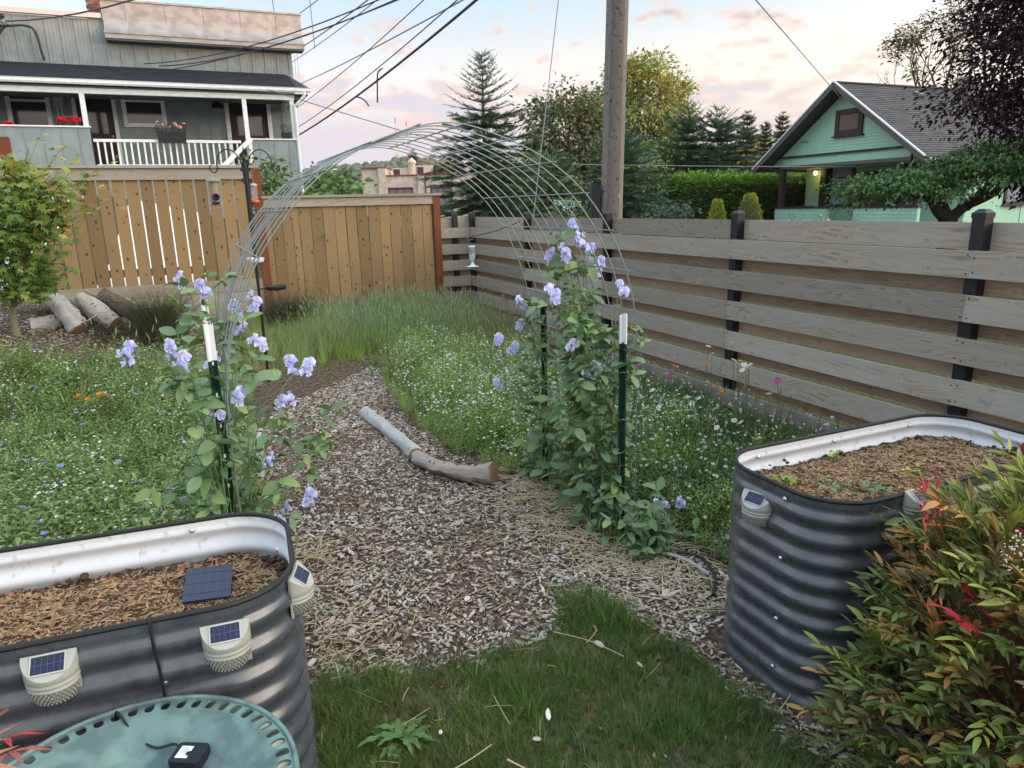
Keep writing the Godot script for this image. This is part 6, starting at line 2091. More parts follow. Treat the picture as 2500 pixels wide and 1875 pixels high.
func sprig(h: float, n: int, l: float, w: float, seed: int) -> ArrayMesh:
	var rr := RandomNumberGenerator.new()
	rr.seed = seed
	var b := MB.new()
	for s in 3:
		var a := TAU * s / 3 + rr.randf()
		var d := Vector3(cos(a), 0, sin(a)) * 0.28
		var hh := h * rr.randf_range(0.7, 1.1)
		b.col = Color(0.8, 0.9, 0.7)
		var top := d * hh + Vector3(0, hh, 0)
		b.tube([Vector3.ZERO, top * 0.5 + d * 0.02, top], [0.0016, 0.001], 3, false)
		for k in n:
			var f := 0.2 + 0.8 * float(k) / n
			var v := rr.randf_range(0.75, 1.25)
			b.col = Color(v, v, v * 0.9)
			var g := a * 2.0 + k * 2.4
			var dir := Vector3(cos(g), rr.randf_range(0.0, 0.8), sin(g))
			var ba := Basis(dir.normalized(), Vector3.UP.slide(dir.normalized()).normalized(), Vector3.ZERO)
			ba.z = ba.x.cross(ba.y)
			var k2 := rr.randf_range(0.7, 1.1) * (1.1 - 0.4 * f)
			b.leaf(Transform3D(ba, top * f), l * k2, w * k2, 0.2, 0.3)
	return b.mesh()

func tiny_flower(r: float, petals: int) -> ArrayMesh:
	var b := MB.new()
	for k in petals:
		var a := TAU * k / petals
		var e := TAU * (k + 0.42) / petals
		b.tri(Vector3(0, 0, 0), Vector3(cos(e) * r, r * 0.25, -sin(e) * r), Vector3(cos(a - 0.4 / petals * TAU) * r, r * 0.25, -sin(a - 0.4 / petals * TAU) * r))
	b.blob(Vector3.ZERO, Vector3(r * 0.5, r * 0.4, r * 0.5), 3, 5)
	return b.mesh()

func flat(s: float, t: float, up := 0.0) -> Vector3:
	return Y(s, gh(s, t) + N1.get_noise_2d(s * 3, t * 3) * 0.012 + up, t)

func spin(k: float, tilt := 0.12) -> Basis:
	return Basis(Vector3.UP, rf(0, TAU)) * Basis(Vector3.RIGHT, rf(-tilt, tilt)) * Basis().scaled(Vector3(k, k * rf(0.85, 1.15), k))

func ground_cover() -> void:
	# wood chips
	var kinds := [Many.new(), Many.new(), Many.new(), Many.new()]
	var tones := [lin(0.49, 0.435, 0.37), lin(0.40, 0.34, 0.275), lin(0.26, 0.19, 0.135), lin(0.12, 0.08, 0.055), lin(0.38, 0.355, 0.335)]
	for k in 74000:
		var back := k > 66000
		var s := rf(-2.6, 0.1) if back else rf(0.05, 2.3)
		var t := rf(7.0, 9.7) if back else (rf(4.5, 7.3) if k > 52000 else 0.75 + 6.6 * pow(rf(0, 1), 1.25))
		if bed_at(s, t): continue
		if back and not back_mulch(s, t): continue
		if not back and not path_at(s, t): continue
		var lw := lawn(s, t)
		if lw > 0.03 and rf(0, 1) > 0.02: continue
		var worn := sm(-0.1, 0.35, N1.get_noise_2d(s * 1.3, t * 1.3)) # trodden, darker places
		var darkp := 0.28 + 0.32 * worn + 0.16 * sm(3.3, 5.0, t) * (1.0 - sm(6.0, 7.0, t))
		var c: Color
		if rf(0, 1) < darkp: c = tones[3].lerp(tones[2], rf(0, 1))
		else: c = tones[[0, 0, 1, 1, 4][R.randi() % 5]]
		var sz := rf(0.38, 1.0)
		if rf(0, 1) < 0.06: sz *= rf(1.4, 2.2)
		var b := Basis(Vector3.UP, rf(0, TAU)) * Basis(Vector3.BACK, rf(-0.30, 0.30)) * Basis(Vector3.RIGHT, rf(-0.5, 0.5)) * Basis().scaled(Vector3(sz * rf(0.7, 1.3), sz, sz * rf(0.7, 1.2)))
		kinds[[0, 0, 1, 2, 3][R.randi() % 5]].add(Transform3D(b, flat(s, t, rf(0.001, 0.014))), vary(c, 0.16))
	var wc := thing("wood_chips", "pale wood chip mulch covering the garden path and the back corner", "wood chips")
	wc.set_meta("kind", "stuff")
	for k in 4: many("chips", chip_mesh(k), M.chip, kinds[k], wc)
	# straw round the posts
	var st := Many.new()
	var sb := MB.new()
	sb.tube([Vector3(-0.5, 0, 0), Vector3(0.1, 0.02, 0.01), Vector3(0.5, 0, -0.02)], [0.014, 0.013, 0.011], 4)
	for k in 2700:
		var q := R.randi() % 12
		var s: float
		var t: float
		if q < 10: s = 1.86 + R.randfn() * 0.22; t = 3.2 + R.randfn() * 0.55
		elif q < 11: s = 0.26 + absf(R.randfn()) * 0.16; t = rf(2.3, 3.6)
		else: s = rf(0.2, 1.9); t = rf(1.8, 3.8)
		if bed_at(s, t) or s < 0.18 or t < 1.3 or (lawn(s, t) > 0.02 and rf(0, 1) > 0.2): continue
		var l := 0.035 + 0.15 * pow(rf(0, 1), 2.0)
		st.add(Transform3D(Basis(Vector3.UP, rf(0, TAU)) * Basis(Vector3.BACK, rf(-0.14, 0.14)) * Basis().scaled(Vector3(l, 0.105, 0.105)), flat(s, t, rf(0.012, 0.035))), vary(lin(0.52, 0.43, 0.27), 0.25))
	many("straw", sb.mesh(), M.chip, st, null, "dry straw strewn round the right trellis posts", "straw")
	# front lawn
	var la := Many.new()
	var lb := Many.new()
	for k in 15500:
		var s := rf(0.10, 1.72)
		var t := rf(0.75, 2.62)
		var d := lawn(s, t)
		if d < 0.0 and not (d > -0.10 and rf(0, 1) < 0.12): continue
		if bed_at(s, t) or Vector2(s + 0.25, t - 1.345).length() < 0.2: continue
		var tongue := sm(0.28, 0.0, Vector2(s - 1.38, t - 2.36).length())
		var kk := rf(0.7, 1.15) * (0.75 + 0.35 * sm(-0.3, 0.4, N1.get_noise_2d(s * 3, t * 3)) + 0.6 * tongue)
		var c := lin(0.092, 0.160, 0.040).lerp(lin(0.14, 0.185, 0.06), sm(-0.1, 0.5, N1.get_noise_2d(s * 4 + 20, t * 4)))
		if rf(0, 1) < 0.05: c = lin(0.34, 0.29, 0.16)
		(la if k % 2 else lb).add(Transform3D(spin(kk, 0.35), flat(s, t)), vary(c, 0.25))
	var gl := thing("lawn_grass", "short green lawn grass in the foreground between the two beds", "grass")
	gl.set_meta("kind", "stuff")
	many("blades", grass_tuft(9, 0.062, 0.0013, 0.018, 0.75, 3, 1), M.grass, la, gl)
	many("blades", grass_tuft(9, 0.075, 0.0012, 0.020, 0.9, 3, 2), M.grass, lb, gl)
	# wispy stalks at the edges of the lawn and beside the left bed
	var wi := Many.new()
	for k in 260:
		var s: float
		var t: float
		if k % 3 == 0: s = rf(0.18, 0.40); t = rf(1.5, 2.45)
		elif k % 3 == 1: s = rf(0.2, 1.5); t = interp(LAWN, s) - rf(-0.02, 0.10)
		else: s = rf(1.45, 1.75); t = rf(1.3, 2.1)
		if bed_at(s, t): continue
		wi.add(Transform3D(spin(rf(0.7, 1.4), 0.25), flat(s, t)), vary(lin(0.075, 0.10, 0.04), 0.3))
	many("wispy_stalks", grass_tuft(3, 0.14, 0.0008, 0.015, 0.5, 4, 5), M.grass, wi, null, "thin grass stalks standing at the lawn's edges", "grass")
	# tall meadow grass at the back
	var ta := Many.new()
	var tb := Many.new()
	for k in 3700:
		var s := rf(0.15, 3.55)
		var t := 6.6 + 3.0 * sqrt(rf(0, 1))
		var near := interp([[0.3, 6.3], [0.7, 6.6], [1.3, 7.35], [1.8, 7.5], [2.6, 7.1], [3.5, 7.0]], s)
		if t < near + rf(0, 0.3) or t > 9.62 or (s < 0.5 and t > 8.3): continue
		var tall := lerpf(0.35, 1.0, sm(near, near + 0.9, t)) * lerpf(0.45, 1.0, sm(0.7, 1.5, s)) * (1.0 - 0.4 * sm(2.9, 3.5, s))
		var c := (lin(0.25, 0.33, 0.13) if rf(0, 1) > 0.07 else lin(0.36, 0.31, 0.17)).lerp(lin(0.25, 0.335, 0.19), sm(0.8, 1.8, s) * (1.0 - sm(2.6, 3.4, s))) if t > near + 0.5 else lin(0.25, 0.37, 0.10)
		(ta if k % 3 else tb).add(Transform3D(spin(tall * rf(0.8, 1.15), 0.14), flat(s, t)), vary(c, 0.32))
	var tg := thing("tall_grass", "tall blue-green meadow grass in front of the low cedar fence", "grass")
	tg.set_meta("kind", "stuff")
	many("blades", grass_tuft(8, 0.43, 0.0060, 0.08, 0.38, 4, 3), M.grass, ta, tg)
	many("seeding_blades", grass_tuft(8, 0.46, 0.0050, 0.08, 0.42, 4, 4, 2), M.grass, tb, tg)
	var dr := Many.new()
	for k in 240:
		var s := rf(2.7, 3.6)
		dr.add(Transform3D(spin(rf(0.6, 1.1), 0.3), flat(s, rf(6.3, 8.8))), vary(lin(0.26, 0.22, 0.13), 0.3))
	many("dry_seed_grass", grass_tuft(6, 0.5, 0.0016, 0.08, 0.6, 4, 9, 4), M.grass, dr, null, "dry straw-coloured seed grass along the foot of the slatted fence", "grass")
	# low green mixed plants: left meadow
	var p1 := Many.new()
	var p2 := Many.new()
	var fw := Many.new()
	var fb := Many.new()
	for k in 5200:
		var s := rf(-2.3, 0.32)
		var t := 2.45 + 4.9 * pow(rf(0, 1), 0.9)
		var near := t < 2.42
		if near or bed_at(s, t) or s > interp(LEFT_EDGE, t) + 0.03 + 0.06 * N1.get_noise_2d(t * 5, 2.0) or back_mulch(s, t): continue
		var hh := rf(0.6, 1.25) * lerpf(1.2, 0.8, sm(3.0, 6.0, t)) * (1.0 + 0.55 * N1.get_noise_2d(s * 2.6 + 31, t * 2.6)) * lerpf(0.65, 1.0, sm(0.3, -0.15, s))
		var g := N1.get_noise_2d(s * 1.2 + 4, t * 1.2)
		var c := lin(0.195, 0.275, 0.088).lerp(lin(0.235, 0.315, 0.125), sm(-0.2, 0.3, g))
		(p1 if g + rf(-0.3, 0.3) > -0.05 else p2).add(Transform3D(spin(hh, 0.2), flat(s, t)), vary(c, 0.2))
		var bloom := 0.75 * sm(-0.05, 0.45, N1.get_noise_2d(s * 1.5 + 50, t * 1.5)) * (1.0 - 0.75 * sm(5.6, 7.0, t))
		if rf(0, 1) < 0.08 + bloom * 0.6:
			for j in 1 + R.randi() % 3: fw.add(Transform3D(spin(rf(0.7, 1.4), 0.6), flat(s, t, 0.27 * hh + rf(-0.04, 0.05)) + Vector3(rf(-0.06, 0.06), 0, rf(-0.06, 0.06))), vary(lin(0.80, 0.82, 0.74), 0.1))
		if rf(0, 1) < 0.036: fb.add(Transform3D(spin(rf(0.7, 1.25), 0.5), flat(s, t, 0.31 * hh + rf(-0.01, 0.07))), vary(lin(0.24, 0.29, 0.70), 0.25))
	# airy taller stalks and grass blades that break up the leafy mass
	var air := Many.new()
	for k in 900:
		var s := rf(-2.2, 0.25) if k < 520 else rf(1.5, 3.4)
		var t := rf(2.5, 7.2)
		if bed_at(s, t) or path_at(s, t) or back_mulch(s, t) or (k >= 520 and s < interp(RIGHT_EDGE, t) + 0.05): continue
		air.add(Transform3D(spin(rf(0.55, 1.25), 0.25), flat(s, t)), vary(lin(0.20, 0.28, 0.09).lerp(lin(0.30, 0.30, 0.14), rf(0, 1) * rf(0, 1)), 0.25))
	many("airy_stalks", grass_tuft(4, 0.42, 0.0022, 0.06, 0.5, 4, 21, 1), M.grass, air, null, "thin taller stalks standing out of the flowering plants", "grass")
	var me := thing("meadow_plants", "dense leafy green wildflower plants filling the left of the garden", "plants")
	me.set_meta("kind", "stuff")
	many("sprigs", sprig(0.30, 11, 0.055, 0.017, 3), M.leaf, p1, me)
	many("sprigs", sprig(0.28, 10, 0.046, 0.022, 4), M.leaf, p2, me)
	many("meadow_flowers", tiny_flower(0.0080, 4), M.petal, fw, null, "tiny white flowers scattered through the left meadow", "flowers")
	many("blue_flowers", tiny_flower(0.0155, 7), M.petal, fb, null, "round blue flower heads dotted over the left meadow", "flowers")
	# white-flowering patch right of the path
	var p3 := Many.new()
	var f3 := Many.new()
	for k in 4200:
		var s := rf(1.42, 3.3)
		var t := rf(3.7, 7.4)
		if s < interp(RIGHT_EDGE, t) - 0.03 + 0.07 * N1.get_noise_2d(t * 5, 7.0) or s > 3.1 + 0.3 * N1.get_noise_2d(t * 2, 1.0): continue
		if t > 6.9 and s > 2.7: continue
		var hh := (1.0 + 0.6 * N1.get_noise_2d(s * 2.6 + 61, t * 2.6)) * rf(0.55, 1.3) * lerpf(0.5, 0.9, sm(0.0, 0.35, s - interp(RIGHT_EDGE, t)))
		p3.add(Transform3D(spin(hh, 0.25), flat(s, t)), vary(lin(0.265, 0.365, 0.11), 0.28))
		var bl := sm(0.0, 0.2, s - interp(RIGHT_EDGE, t)) * (0.4 + 0.6 * sm(-0.2, 0.2, N1.get_noise_2d(s * 2 + 11, t * 2)))
		if rf(0, 1) < bl:
			for j in 2: f3.add(Transform3D(spin(rf(0.7, 1.4), 0.6), flat(s, t, 0.25 * hh + rf(-0.03, 0.06)) + Vector3(rf(-0.07, 0.07), 0, rf(-0.07, 0.07))), vary(lin(0.84, 0.86, 0.80), 0.08))
	var wp := thing("white_flower_plants", "yellow-green plants under the white flowers right of the path", "plants")
	wp.set_meta("kind", "stuff")
	many("sprigs", sprig(0.26, 11, 0.036, 0.010, 6), M.leaf, p3, wp)
	many("white_flowers", tiny_flower(0.0085, 4), M.petal, f3, null, "mass of small white flowers right of the path", "flowers")
	# clover and daisy foliage between the right posts, the fence and the right bed
	var p4 := Many.new()
	var p5 := Many.new()
	var f4 := Many.new()
	for k in 3600:
		var s := rf(1.85, 3.62)
		var t := rf(1.95, 5.6)
		if bed_at(s, t) or s < interp(RIGHT_EDGE, t) + 0.02: continue
		var hh := rf(0.7, 1.15) * lerpf(0.55, 1.0, sm(0.0, 0.4, s - interp(RIGHT_EDGE, t)))
		var c := lin(0.085, 0.150, 0.055).lerp(lin(0.20, 0.29, 0.09), sm(0.35, -0.3, N1.get_noise_2d(s * 1.6, t * 1.6) + (s - 2.5) * 0.4))
		(p4 if k % 2 else p5).add(Transform3D(spin(hh, 0.25), flat(s, t)), vary(c, 0.22))
		if rf(0, 1) < 0.28: f4.add(Transform3D(spin(rf(0.7, 1.25), 0.4), flat(s, t, 0.27 * hh + rf(-0.02, 0.08))), vary(lin(0.72, 0.74, 0.66), 0.1))
	var cp := thing("clover_plants", "dark green clover and daisy leaves below the slatted fence", "plants")
	cp.set_meta("kind", "stuff")
	many("sprigs", sprig(0.28, 12, 0.035, 0.011, 7), M.leaf, p4, cp)
	many("sprigs", sprig(0.26, 9, 0.036, 0.022, 8), M.leaf, p5, cp)
	var hb := MB.new()
	for k in 26:
		var d := dirr(rf(-0.4, 1.2)).normalized()
		b_petal(hb, d, 0.012)
	many("clover_heads", hb.mesh(), M.petal, f4, null, "round white clover heads below the slatted fence", "flowers")
	# grass stalks before the fence by the right bed
	var gs := Many.new()
	for k in 420:
		var s := rf(2.3, 3.6)
		var t := rf(2.02, 3.6)
		gs.add(Transform3D(spin(rf(0.5, 1.15), 0.25), flat(s, t)), vary(lin(0.07, 0.11, 0.035).lerp(lin(0.17, 0.14, 0.07), rf(0, 1) * rf(0, 1)), 0.25))
	many("fence_grass", grass_tuft(6, 0.55, 0.0016, 0.06, 0.5, 4, 12, 1), M.grass, gs, null, "thin grass stalks standing before the slatted fence behind the right bed", "grass")
	# dark sedge clumps
	for q in [[-0.38, 7.9, 0.46, "big dark fountain of sedge grass right of the log pile"], [1.02, 9.2, 0.44, "dark sedge grass clump at the foot of the reddish middle fence post"], [2.15, 9.35, 0.34, "small dark sedge tuft behind the tall grass at the low fence"]]:
		var o := thing("sedge_clump", q[3], "grass clump", flat(q[0], q[1]), 0.0)
		var m := Many.new()
		for k in 620: m.add(Transform3D(spin(rf(0.75, 1.1), 0.30), Vector3(R.randfn() * 0.10, 0, R.randfn() * 0.10)), vary(lin(0.055, 0.08, 0.045).lerp(lin(0.15, 0.11, 0.06), rf(0, 1) * 0.5), 0.25))
		many("blades", grass_tuft(5, q[2] * 1.55, 0.0024, 0.05, 1.05, 6, 14), M.grass, m, o)

func b_petal(b: MB, d: Vector3, r: float) -> void:
	var x := d.cross(Vector3(0.3, 1, 0.2)).normalized() * r * 0.22
	b.tri(d * r * 0.2 - x, d * r * 0.2 + x, d * r)
# ---------------------------------------------------------------- sweet peas, small plants, shrubs
func pea_flower(seed: int, tone: Color, edge: Color) -> ArrayMesh: # faces +z, 4 cm across
	var rr := RandomNumberGenerator.new()
	rr.seed = seed
	var b := MB.new()
	var fan := func(c: Vector3, rx: float, ry: float, a0: float, a1: float, back: float, n: int, wav: float) -> void:
		b.col = tone * 0.92
		var i := b.vert(c)
		for k in n + 1:
			var a := lerpf(a0, a1, float(k) / n)
			b.col = tone
			b.vert(c + Vector3(cos(a) * rx * 0.55, sin(a) * ry * 0.55, -back * 0.35))
		for k in n + 1:
			var a := lerpf(a0, a1, float(k) / n)
			b.col = edge
			var w := wav * sin(a * 5.0 + seed) + rr.randf_range(-0.001, 0.001)
			b.vert(c + Vector3(cos(a) * rx * (1.0 + w * 20.0), sin(a) * ry * (1.0 + w * 16.0), -back + w * 2.2))
		for k in n:
			b.face(i, i + 1 + k, i + 2 + k)
			var p := i + 1 + k
			var q := i + n + 2 + k
			b.face(p, q, q + 1); b.face(p, q + 1, p + 1)
	fan.call(Vector3(0, 0.002, -0.002), 0.021, 0.024, -0.35, PI + 0.35, 0.008, 14, 0.0022) # standard petal
	fan.call(Vector3(0.001, -0.001, 0.003), 0.013, 0.013, -1.9, 0.9, -0.007, 8, 0.0016) # wings
	fan.call(Vector3(-0.001, -0.001, 0.003), 0.013, 0.013, PI - 0.9, PI + 1.9, -0.007, 8, 0.0016)
	b.col = lin(0.62, 0.63, 0.72)
	b.blob(Vector3(0, -0.006, 0.007), Vector3(0.004, 0.007, 0.006), 4, 6)
	b.col = lin(0.10, 0.17, 0.06)
	b.blob(Vector3(0, -0.001, -0.006), Vector3(0.0045, 0.004, 0.005), 4, 6)
	return b.mesh()

func pea_leaf(seed: int) -> ArrayMesh: # oval, folded along the midrib, wavy edge; base at 0 along x, 5 cm
	var rr := RandomNumberGenerator.new()
	rr.seed = seed
	var b := MB.new()
	var n := 6
	var fold := rr.randf_range(0.1, 0.5)
	var curl := rr.randf_range(-0.2, 0.5)
	for k in n + 1:
		var f := float(k) / n
		var w := 0.0145 * pow(sin(PI * clampf(f * 0.94 + 0.03, 0, 1)), 0.7)
		var x := 0.05 * f
		var y := -curl * 0.05 * f * f
		var v := rr.randf_range(0.92, 1.08)
		b.col = Color(v * 1.08, v * 1.06, v * 1.1)
		b.vert(Vector3(x, y, 0))
		b.col = Color(v, v, v)
		b.vert(Vector3(x, y + w * fold + rr.randf_range(-0.001, 0.001), w))
		b.vert(Vector3(x, y + w * fold + rr.randf_range(-0.001, 0.001), -w))
	for k in n:
		var i := k * 3
		b.face(i, i + 1, i + 4); b.face(i, i + 4, i + 3)
		b.face(i, i + 3, i + 5); b.face(i, i + 5, i + 2)
	return b.mesh()

var pea_leaves := []
var pea_blooms := []
var pea_mats := []

func pea_plant(label: String, base: Vector3, goals: Array, fills: Array, most := 230) -> void:
	# all points in yard axes (s, y, t); goals carry flowers
	var o := thing("sweet_pea", label, "sweet pea plant", Y(base.x, 0, base.z), TURN, "sweet pea plants on the arch trellis")
	var off := Vector3(base.x, 0, -base.z)
	var sb := MB.new()
	sb.col = lin(0.16, 0.24, 0.11)
	var count := 0
	var extra := Many.new()
	var all := []
	for g in goals: all.push_back([g, true])
	for g in fills:
		all.push_back([g, false])
		if base.x > 1.0 and rf(0, 1) < 0.45: all.push_back([g + Vector3(rf(-0.07, 0.07), rf(-0.12, 0.04), rf(-0.12, 0.12)), false])
	for q in all:
		var g: Vector3 = Vector3(q[0].x, q[0].y, -q[0].z) - off
		var root := Vector3(rf(-0.08, 0.08), gh(base.x, base.z), rf(-0.22, 0.22))
		var wall := Vector3(rf(-0.03, 0.03), lerpf(root.y, g.y, 0.5), lerpf(root.z, g.z, 0.55) + rf(-0.05, 0.05))
		var near := Vector3(lerpf(wall.x, g.x, 0.55) + rf(-0.03, 0.03), g.y - rf(0.06, 0.18), lerpf(wall.z, g.z, 0.75))
		if q[1] and g.y < 0.6: near.y = g.y + rf(-0.06, 0.02)
		var pts := catmull([root, root.lerp(wall, 0.5) + Vector3(rf(-0.05, 0.05), 0, rf(-0.04, 0.04)), wall, near, g], 6)
		var rr := []
		for k in pts.size(): rr.push_back(lerpf(0.0034, 0.0014, float(k) / pts.size()))
		sb.tube(pts, rr, 5, false)
		var step := 2 if q[1] else 1
		for k in range(3, pts.size() - (4 if q[1] else 1), step):
			if rf(0, 1) < (0.52 if pts[k].y < 0.75 else 0.26): continue
			var p: Vector3 = pts[k]
			var d := dirr(rf(-0.1, 0.7))
			d.z = absf(d.z) * (1.0 if rf(0, 1) < 0.65 else -1.0)
			d = d.normalized()
			var e := p + d * rf(0.025, 0.05)
			sb.tube([p, p.lerp(e, 0.6) + Vector3(0, 0.006, 0), e], [0.0016, 0.0012], 4, false)
			var sc := rf(0.7, 1.7) * lerpf(1.4, 0.9, float(k) / pts.size())
			for sg in [-1.0, 1.0]:
				var dir: Vector3 = (d * 0.55 + d.cross(Vector3.UP) * sg * 0.7 + Vector3(0, rf(-0.55, 0.35), 0)).normalized()
				var tf := Transform3D(aim(dir, rf(-0.9, 0.9)).scaled_local(Vector3.ONE * sc), e)
				if count < most:
					objt("leaf", pea_leaves[R.randi() % 6], pea_mats[R.randi() % 4], o, tf)
					count += 1
				else: extra.add(tf, vary(lin(0.14, 0.225, 0.11), 0.22))
			if rf(0, 1) < 0.75: # tendril
				var tn := [e]
				var td := (d + Vector3(rf(-0.6, 0.6), rf(0.1, 0.9), rf(-0.6, 0.6))).normalized()
				var ax := td.cross(Vector3.UP).normalized()
				for j in range(1, 12):
					var f := j / 11.0
					tn.push_back(e + td * 0.075 * f * (1.0 - 0.35 * f) + ax * 0.012 * sin(f * 7.0) * f + Vector3(0, 0.012 * cos(f * 7.0) * f, 0))
				sb.tube(tn, [0.0009, 0.0006], 3, false)
		if q[1]:
			var nfl := 2 + R.randi() % 2
			for j in nfl:
				var fp := g + Vector3(rf(-0.022, 0.022), -j * 0.022 + rf(-0.006, 0.012), rf(-0.012, 0.02))
				sb.tube([g + Vector3(0, -0.02 - j * 0.015, 0), fp + Vector3(0, -0.003, -0.006)], [0.0012], 4, false)
				var ba := Basis(Vector3.UP, rf(-1.1, 1.1) - 0.3) * Basis(Vector3.RIGHT, rf(-0.45, 0.3)) * Basis(Vector3.BACK, rf(-0.4, 0.4))
				objt("flower", pea_blooms[R.randi() % 5], M.petal, o, Transform3D(ba.scaled_local(Vector3.ONE * rf(1.05, 1.4)), fp))
		else:
			for j in 4:
				var tf := Transform3D(aim(Vector3(rf(-0.5, 0.5), 1.0, rf(-0.3, 0.5)), rf(-2, 2)).scaled_local(Vector3(rf(0.5, 0.9), 0.6, 0.45)), pts[-1] + Vector3(0, -0.02, 0))
				extra.add(tf, vary(lin(0.22, 0.31, 0.11), 0.15))
	obj("stems", sb.mesh(), M.leaf, o)
	if extra.tf.size(): many("young_leaves", pea_leaves[0], M.leaf, extra, o)

func sweet_peas() -> void:
	for k in 6: pea_leaves.push_back(pea_leaf(100 + k))
	for k in 5: pea_blooms.push_back(pea_flower(30 + k, vary(lin(0.50, 0.50, 0.89), 0.08).lerp(lin(0.62, 0.58, 0.90), 0.25 * k), lin(0.74, 0.75, 0.96)))
	for k in 4: pea_mats.push_back(leafmat([0.165, 0.185, 0.125, 0.225][k], [0.255, 0.270, 0.205, 0.315][k], [0.125, 0.155, 0.095, 0.120][k], 0.6, 0.5))
	var v := func(a: Array, t: float) -> Array:
		var out := []
		for q in a: out.push_back(Vector3(q[0], q[1], t + rf(-0.06, 0.06)))
		return out
	# left side
	var g: Array = v.call([[-0.26, 1.22], [-0.12, 1.21], [-0.08, 1.16], [0.03, 1.13], [0.02, 0.95], [0.10, 1.0]], 2.95)
	pea_plant("sweet pea with lavender clusters reaching far left over the front left post", Vector3(0.0, 0, 2.98), g, v.call([[-0.20, 1.05], [0.12, 1.10], [-0.10, 0.85], [-0.30, 0.70], [0.16, 0.75], [0.02, 0.60], [-0.06, 1.10], [0.10, 0.90], [-0.16, 0.55], [0.20, 0.5], [-0.04, 0.75], [0.06, 0.7]], 2.97))
	g = v.call([[-0.06, 1.44], [0.02, 1.40], [0.22, 1.34], [0.15, 1.29], [0.17, 1.20]], 3.3)
	pea_plant("sweet pea with the topmost flowers of the left side, behind the front left post", Vector3(0.04, 0, 3.35), g, v.call([[-0.08, 1.32], [0.06, 1.45], [0.12, 1.40], [-0.14, 1.18], [0.20, 1.12], [0.08, 1.2], [0.0, 1.0], [0.12, 0.8], [-0.1, 0.9]], 3.4))
	g = v.call([[0.33, 1.07], [0.41, 1.06], [0.27, 0.92], [0.33, 0.91]], 3.12) + v.call([[0.20, 1.19]], 3.0) + v.call([[0.18, 0.75], [0.31, 0.57], [0.21, 0.51]], 2.85)
	pea_plant("sweet pea trailing from the left side into the path with low flowers", Vector3(0.08, 0, 3.05), g, v.call([[0.42, 0.78], [0.30, 0.70], [0.50, 0.85], [0.22, 0.45], [0.36, 0.6], [0.46, 0.7], [0.15, 0.35], [0.25, 0.85], [0.12, 0.55]], 3.0))
	pea_plant("flowerless sweet pea round the rear left post", Vector3(0.05, 0, 3.9), [], v.call([[0.0, 1.2], [0.1, 1.05], [0.12, 0.85], [0.15, 0.6], [-0.05, 0.9], [0.08, 0.7]], 3.85), 120)
	# right side
	g = v.call([[1.83, 1.60], [1.87, 1.53], [1.94, 1.46], [1.91, 1.48], [1.75, 1.46], [1.71, 1.45], [1.79, 1.47], [1.96, 1.40], [1.97, 1.35]], 3.3)
	pea_plant("tallest sweet pea with a spire of lavender flowers at the top of the right side", Vector3(1.88, 0, 3.28), g, v.call([[1.70, 1.55], [1.68, 1.38], [1.78, 1.30], [1.86, 1.22], [1.95, 1.20], [1.72, 1.15], [1.80, 1.05], [1.92, 1.0], [1.76, 0.9], [1.88, 0.8], [1.66, 1.25], [1.84, 1.12]], 3.28), 260)
	g = v.call([[1.91, 1.30], [1.52, 1.31], [1.66, 1.03], [1.72, 0.91], [1.77, 0.90], [1.84, 0.87]], 3.0)
	pea_plant("sweet pea in front of the right side with flowers beside the white-topped post", Vector3(1.84, 0, 3.02), g, v.call([[1.60, 1.20], [1.72, 1.10], [1.82, 1.08], [1.94, 1.10], [1.66, 0.85], [1.78, 0.75], [1.90, 0.65], [1.60, 0.65], [1.74, 0.5], [1.86, 0.42], [1.68, 0.4], [1.95, 0.9], [1.80, 0.95]], 3.0), 260)
	g = v.call([[1.73, 1.16], [1.57, 0.95], [1.68, 0.88], [1.73, 1.02], [1.54, 0.70]], 3.75)
	pea_plant("sweet pea round the rear right post with single flowers leaning over the path", Vector3(1.85, 0, 3.72), g, v.call([[1.70, 1.05], [1.78, 1.15], [1.66, 0.82], [1.80, 0.9], [1.60, 0.62], [1.74, 0.6], [1.86, 0.7], [1.68, 0.42], [1.82, 0.45], [1.72, 0.75], [1.9, 0.95]], 3.7), 240)
	g = v.call([[2.02, 0.22], [2.17, 0.20]], 2.74)
	pea_plant("low sweet pea sprawling on the straw toward the right bed with two flowers", Vector3(1.93, 0, 2.86), g, v.call([[1.72, 0.20], [1.78, 0.12], [1.90, 0.22], [2.05, 0.10], [2.22, 0.12], [1.98, 0.16], [1.84, 0.30], [2.12, 0.05]], 2.68), 120)

func ordinal(k: int) -> String:
	var low := ["first", "second", "third", "fourth", "fifth", "sixth", "seventh", "eighth", "ninth", "tenth", "eleventh", "twelfth", "thirteenth", "fourteenth", "fifteenth", "sixteenth", "seventeenth", "eighteenth", "nineteenth"]
	if k < 19: return low[k]
	var tens: String = ["twent", "thirt", "fort", "fift"][(k + 1) / 10 - 2]
	return tens + "ieth" if (k + 1) % 10 == 0 else tens + "y-" + low[(k + 1) % 10 - 1]

func stalk(o: Node3D, h: float, lean: Vector3, r := 0.0014) -> Vector3:
	var top := lean + Vector3(0, h, 0)
	var b := MB.new()
	b.col = lin(0.10, 0.13, 0.05)
	b.tube([Vector3.ZERO, top * 0.5 - lean * 0.15, top], [r * 1.3, r, r], 4, false)
	for k in 5:
		var f := 0.15 + 0.14 * k
		b.leaf(Transform3D(aim(dirr(0.7)), top * f), 0.05 * (1.2 - f), 0.008, 0.2, 0.2)
	obj("stalk", b.mesh(), M.leaf, o)
	return top

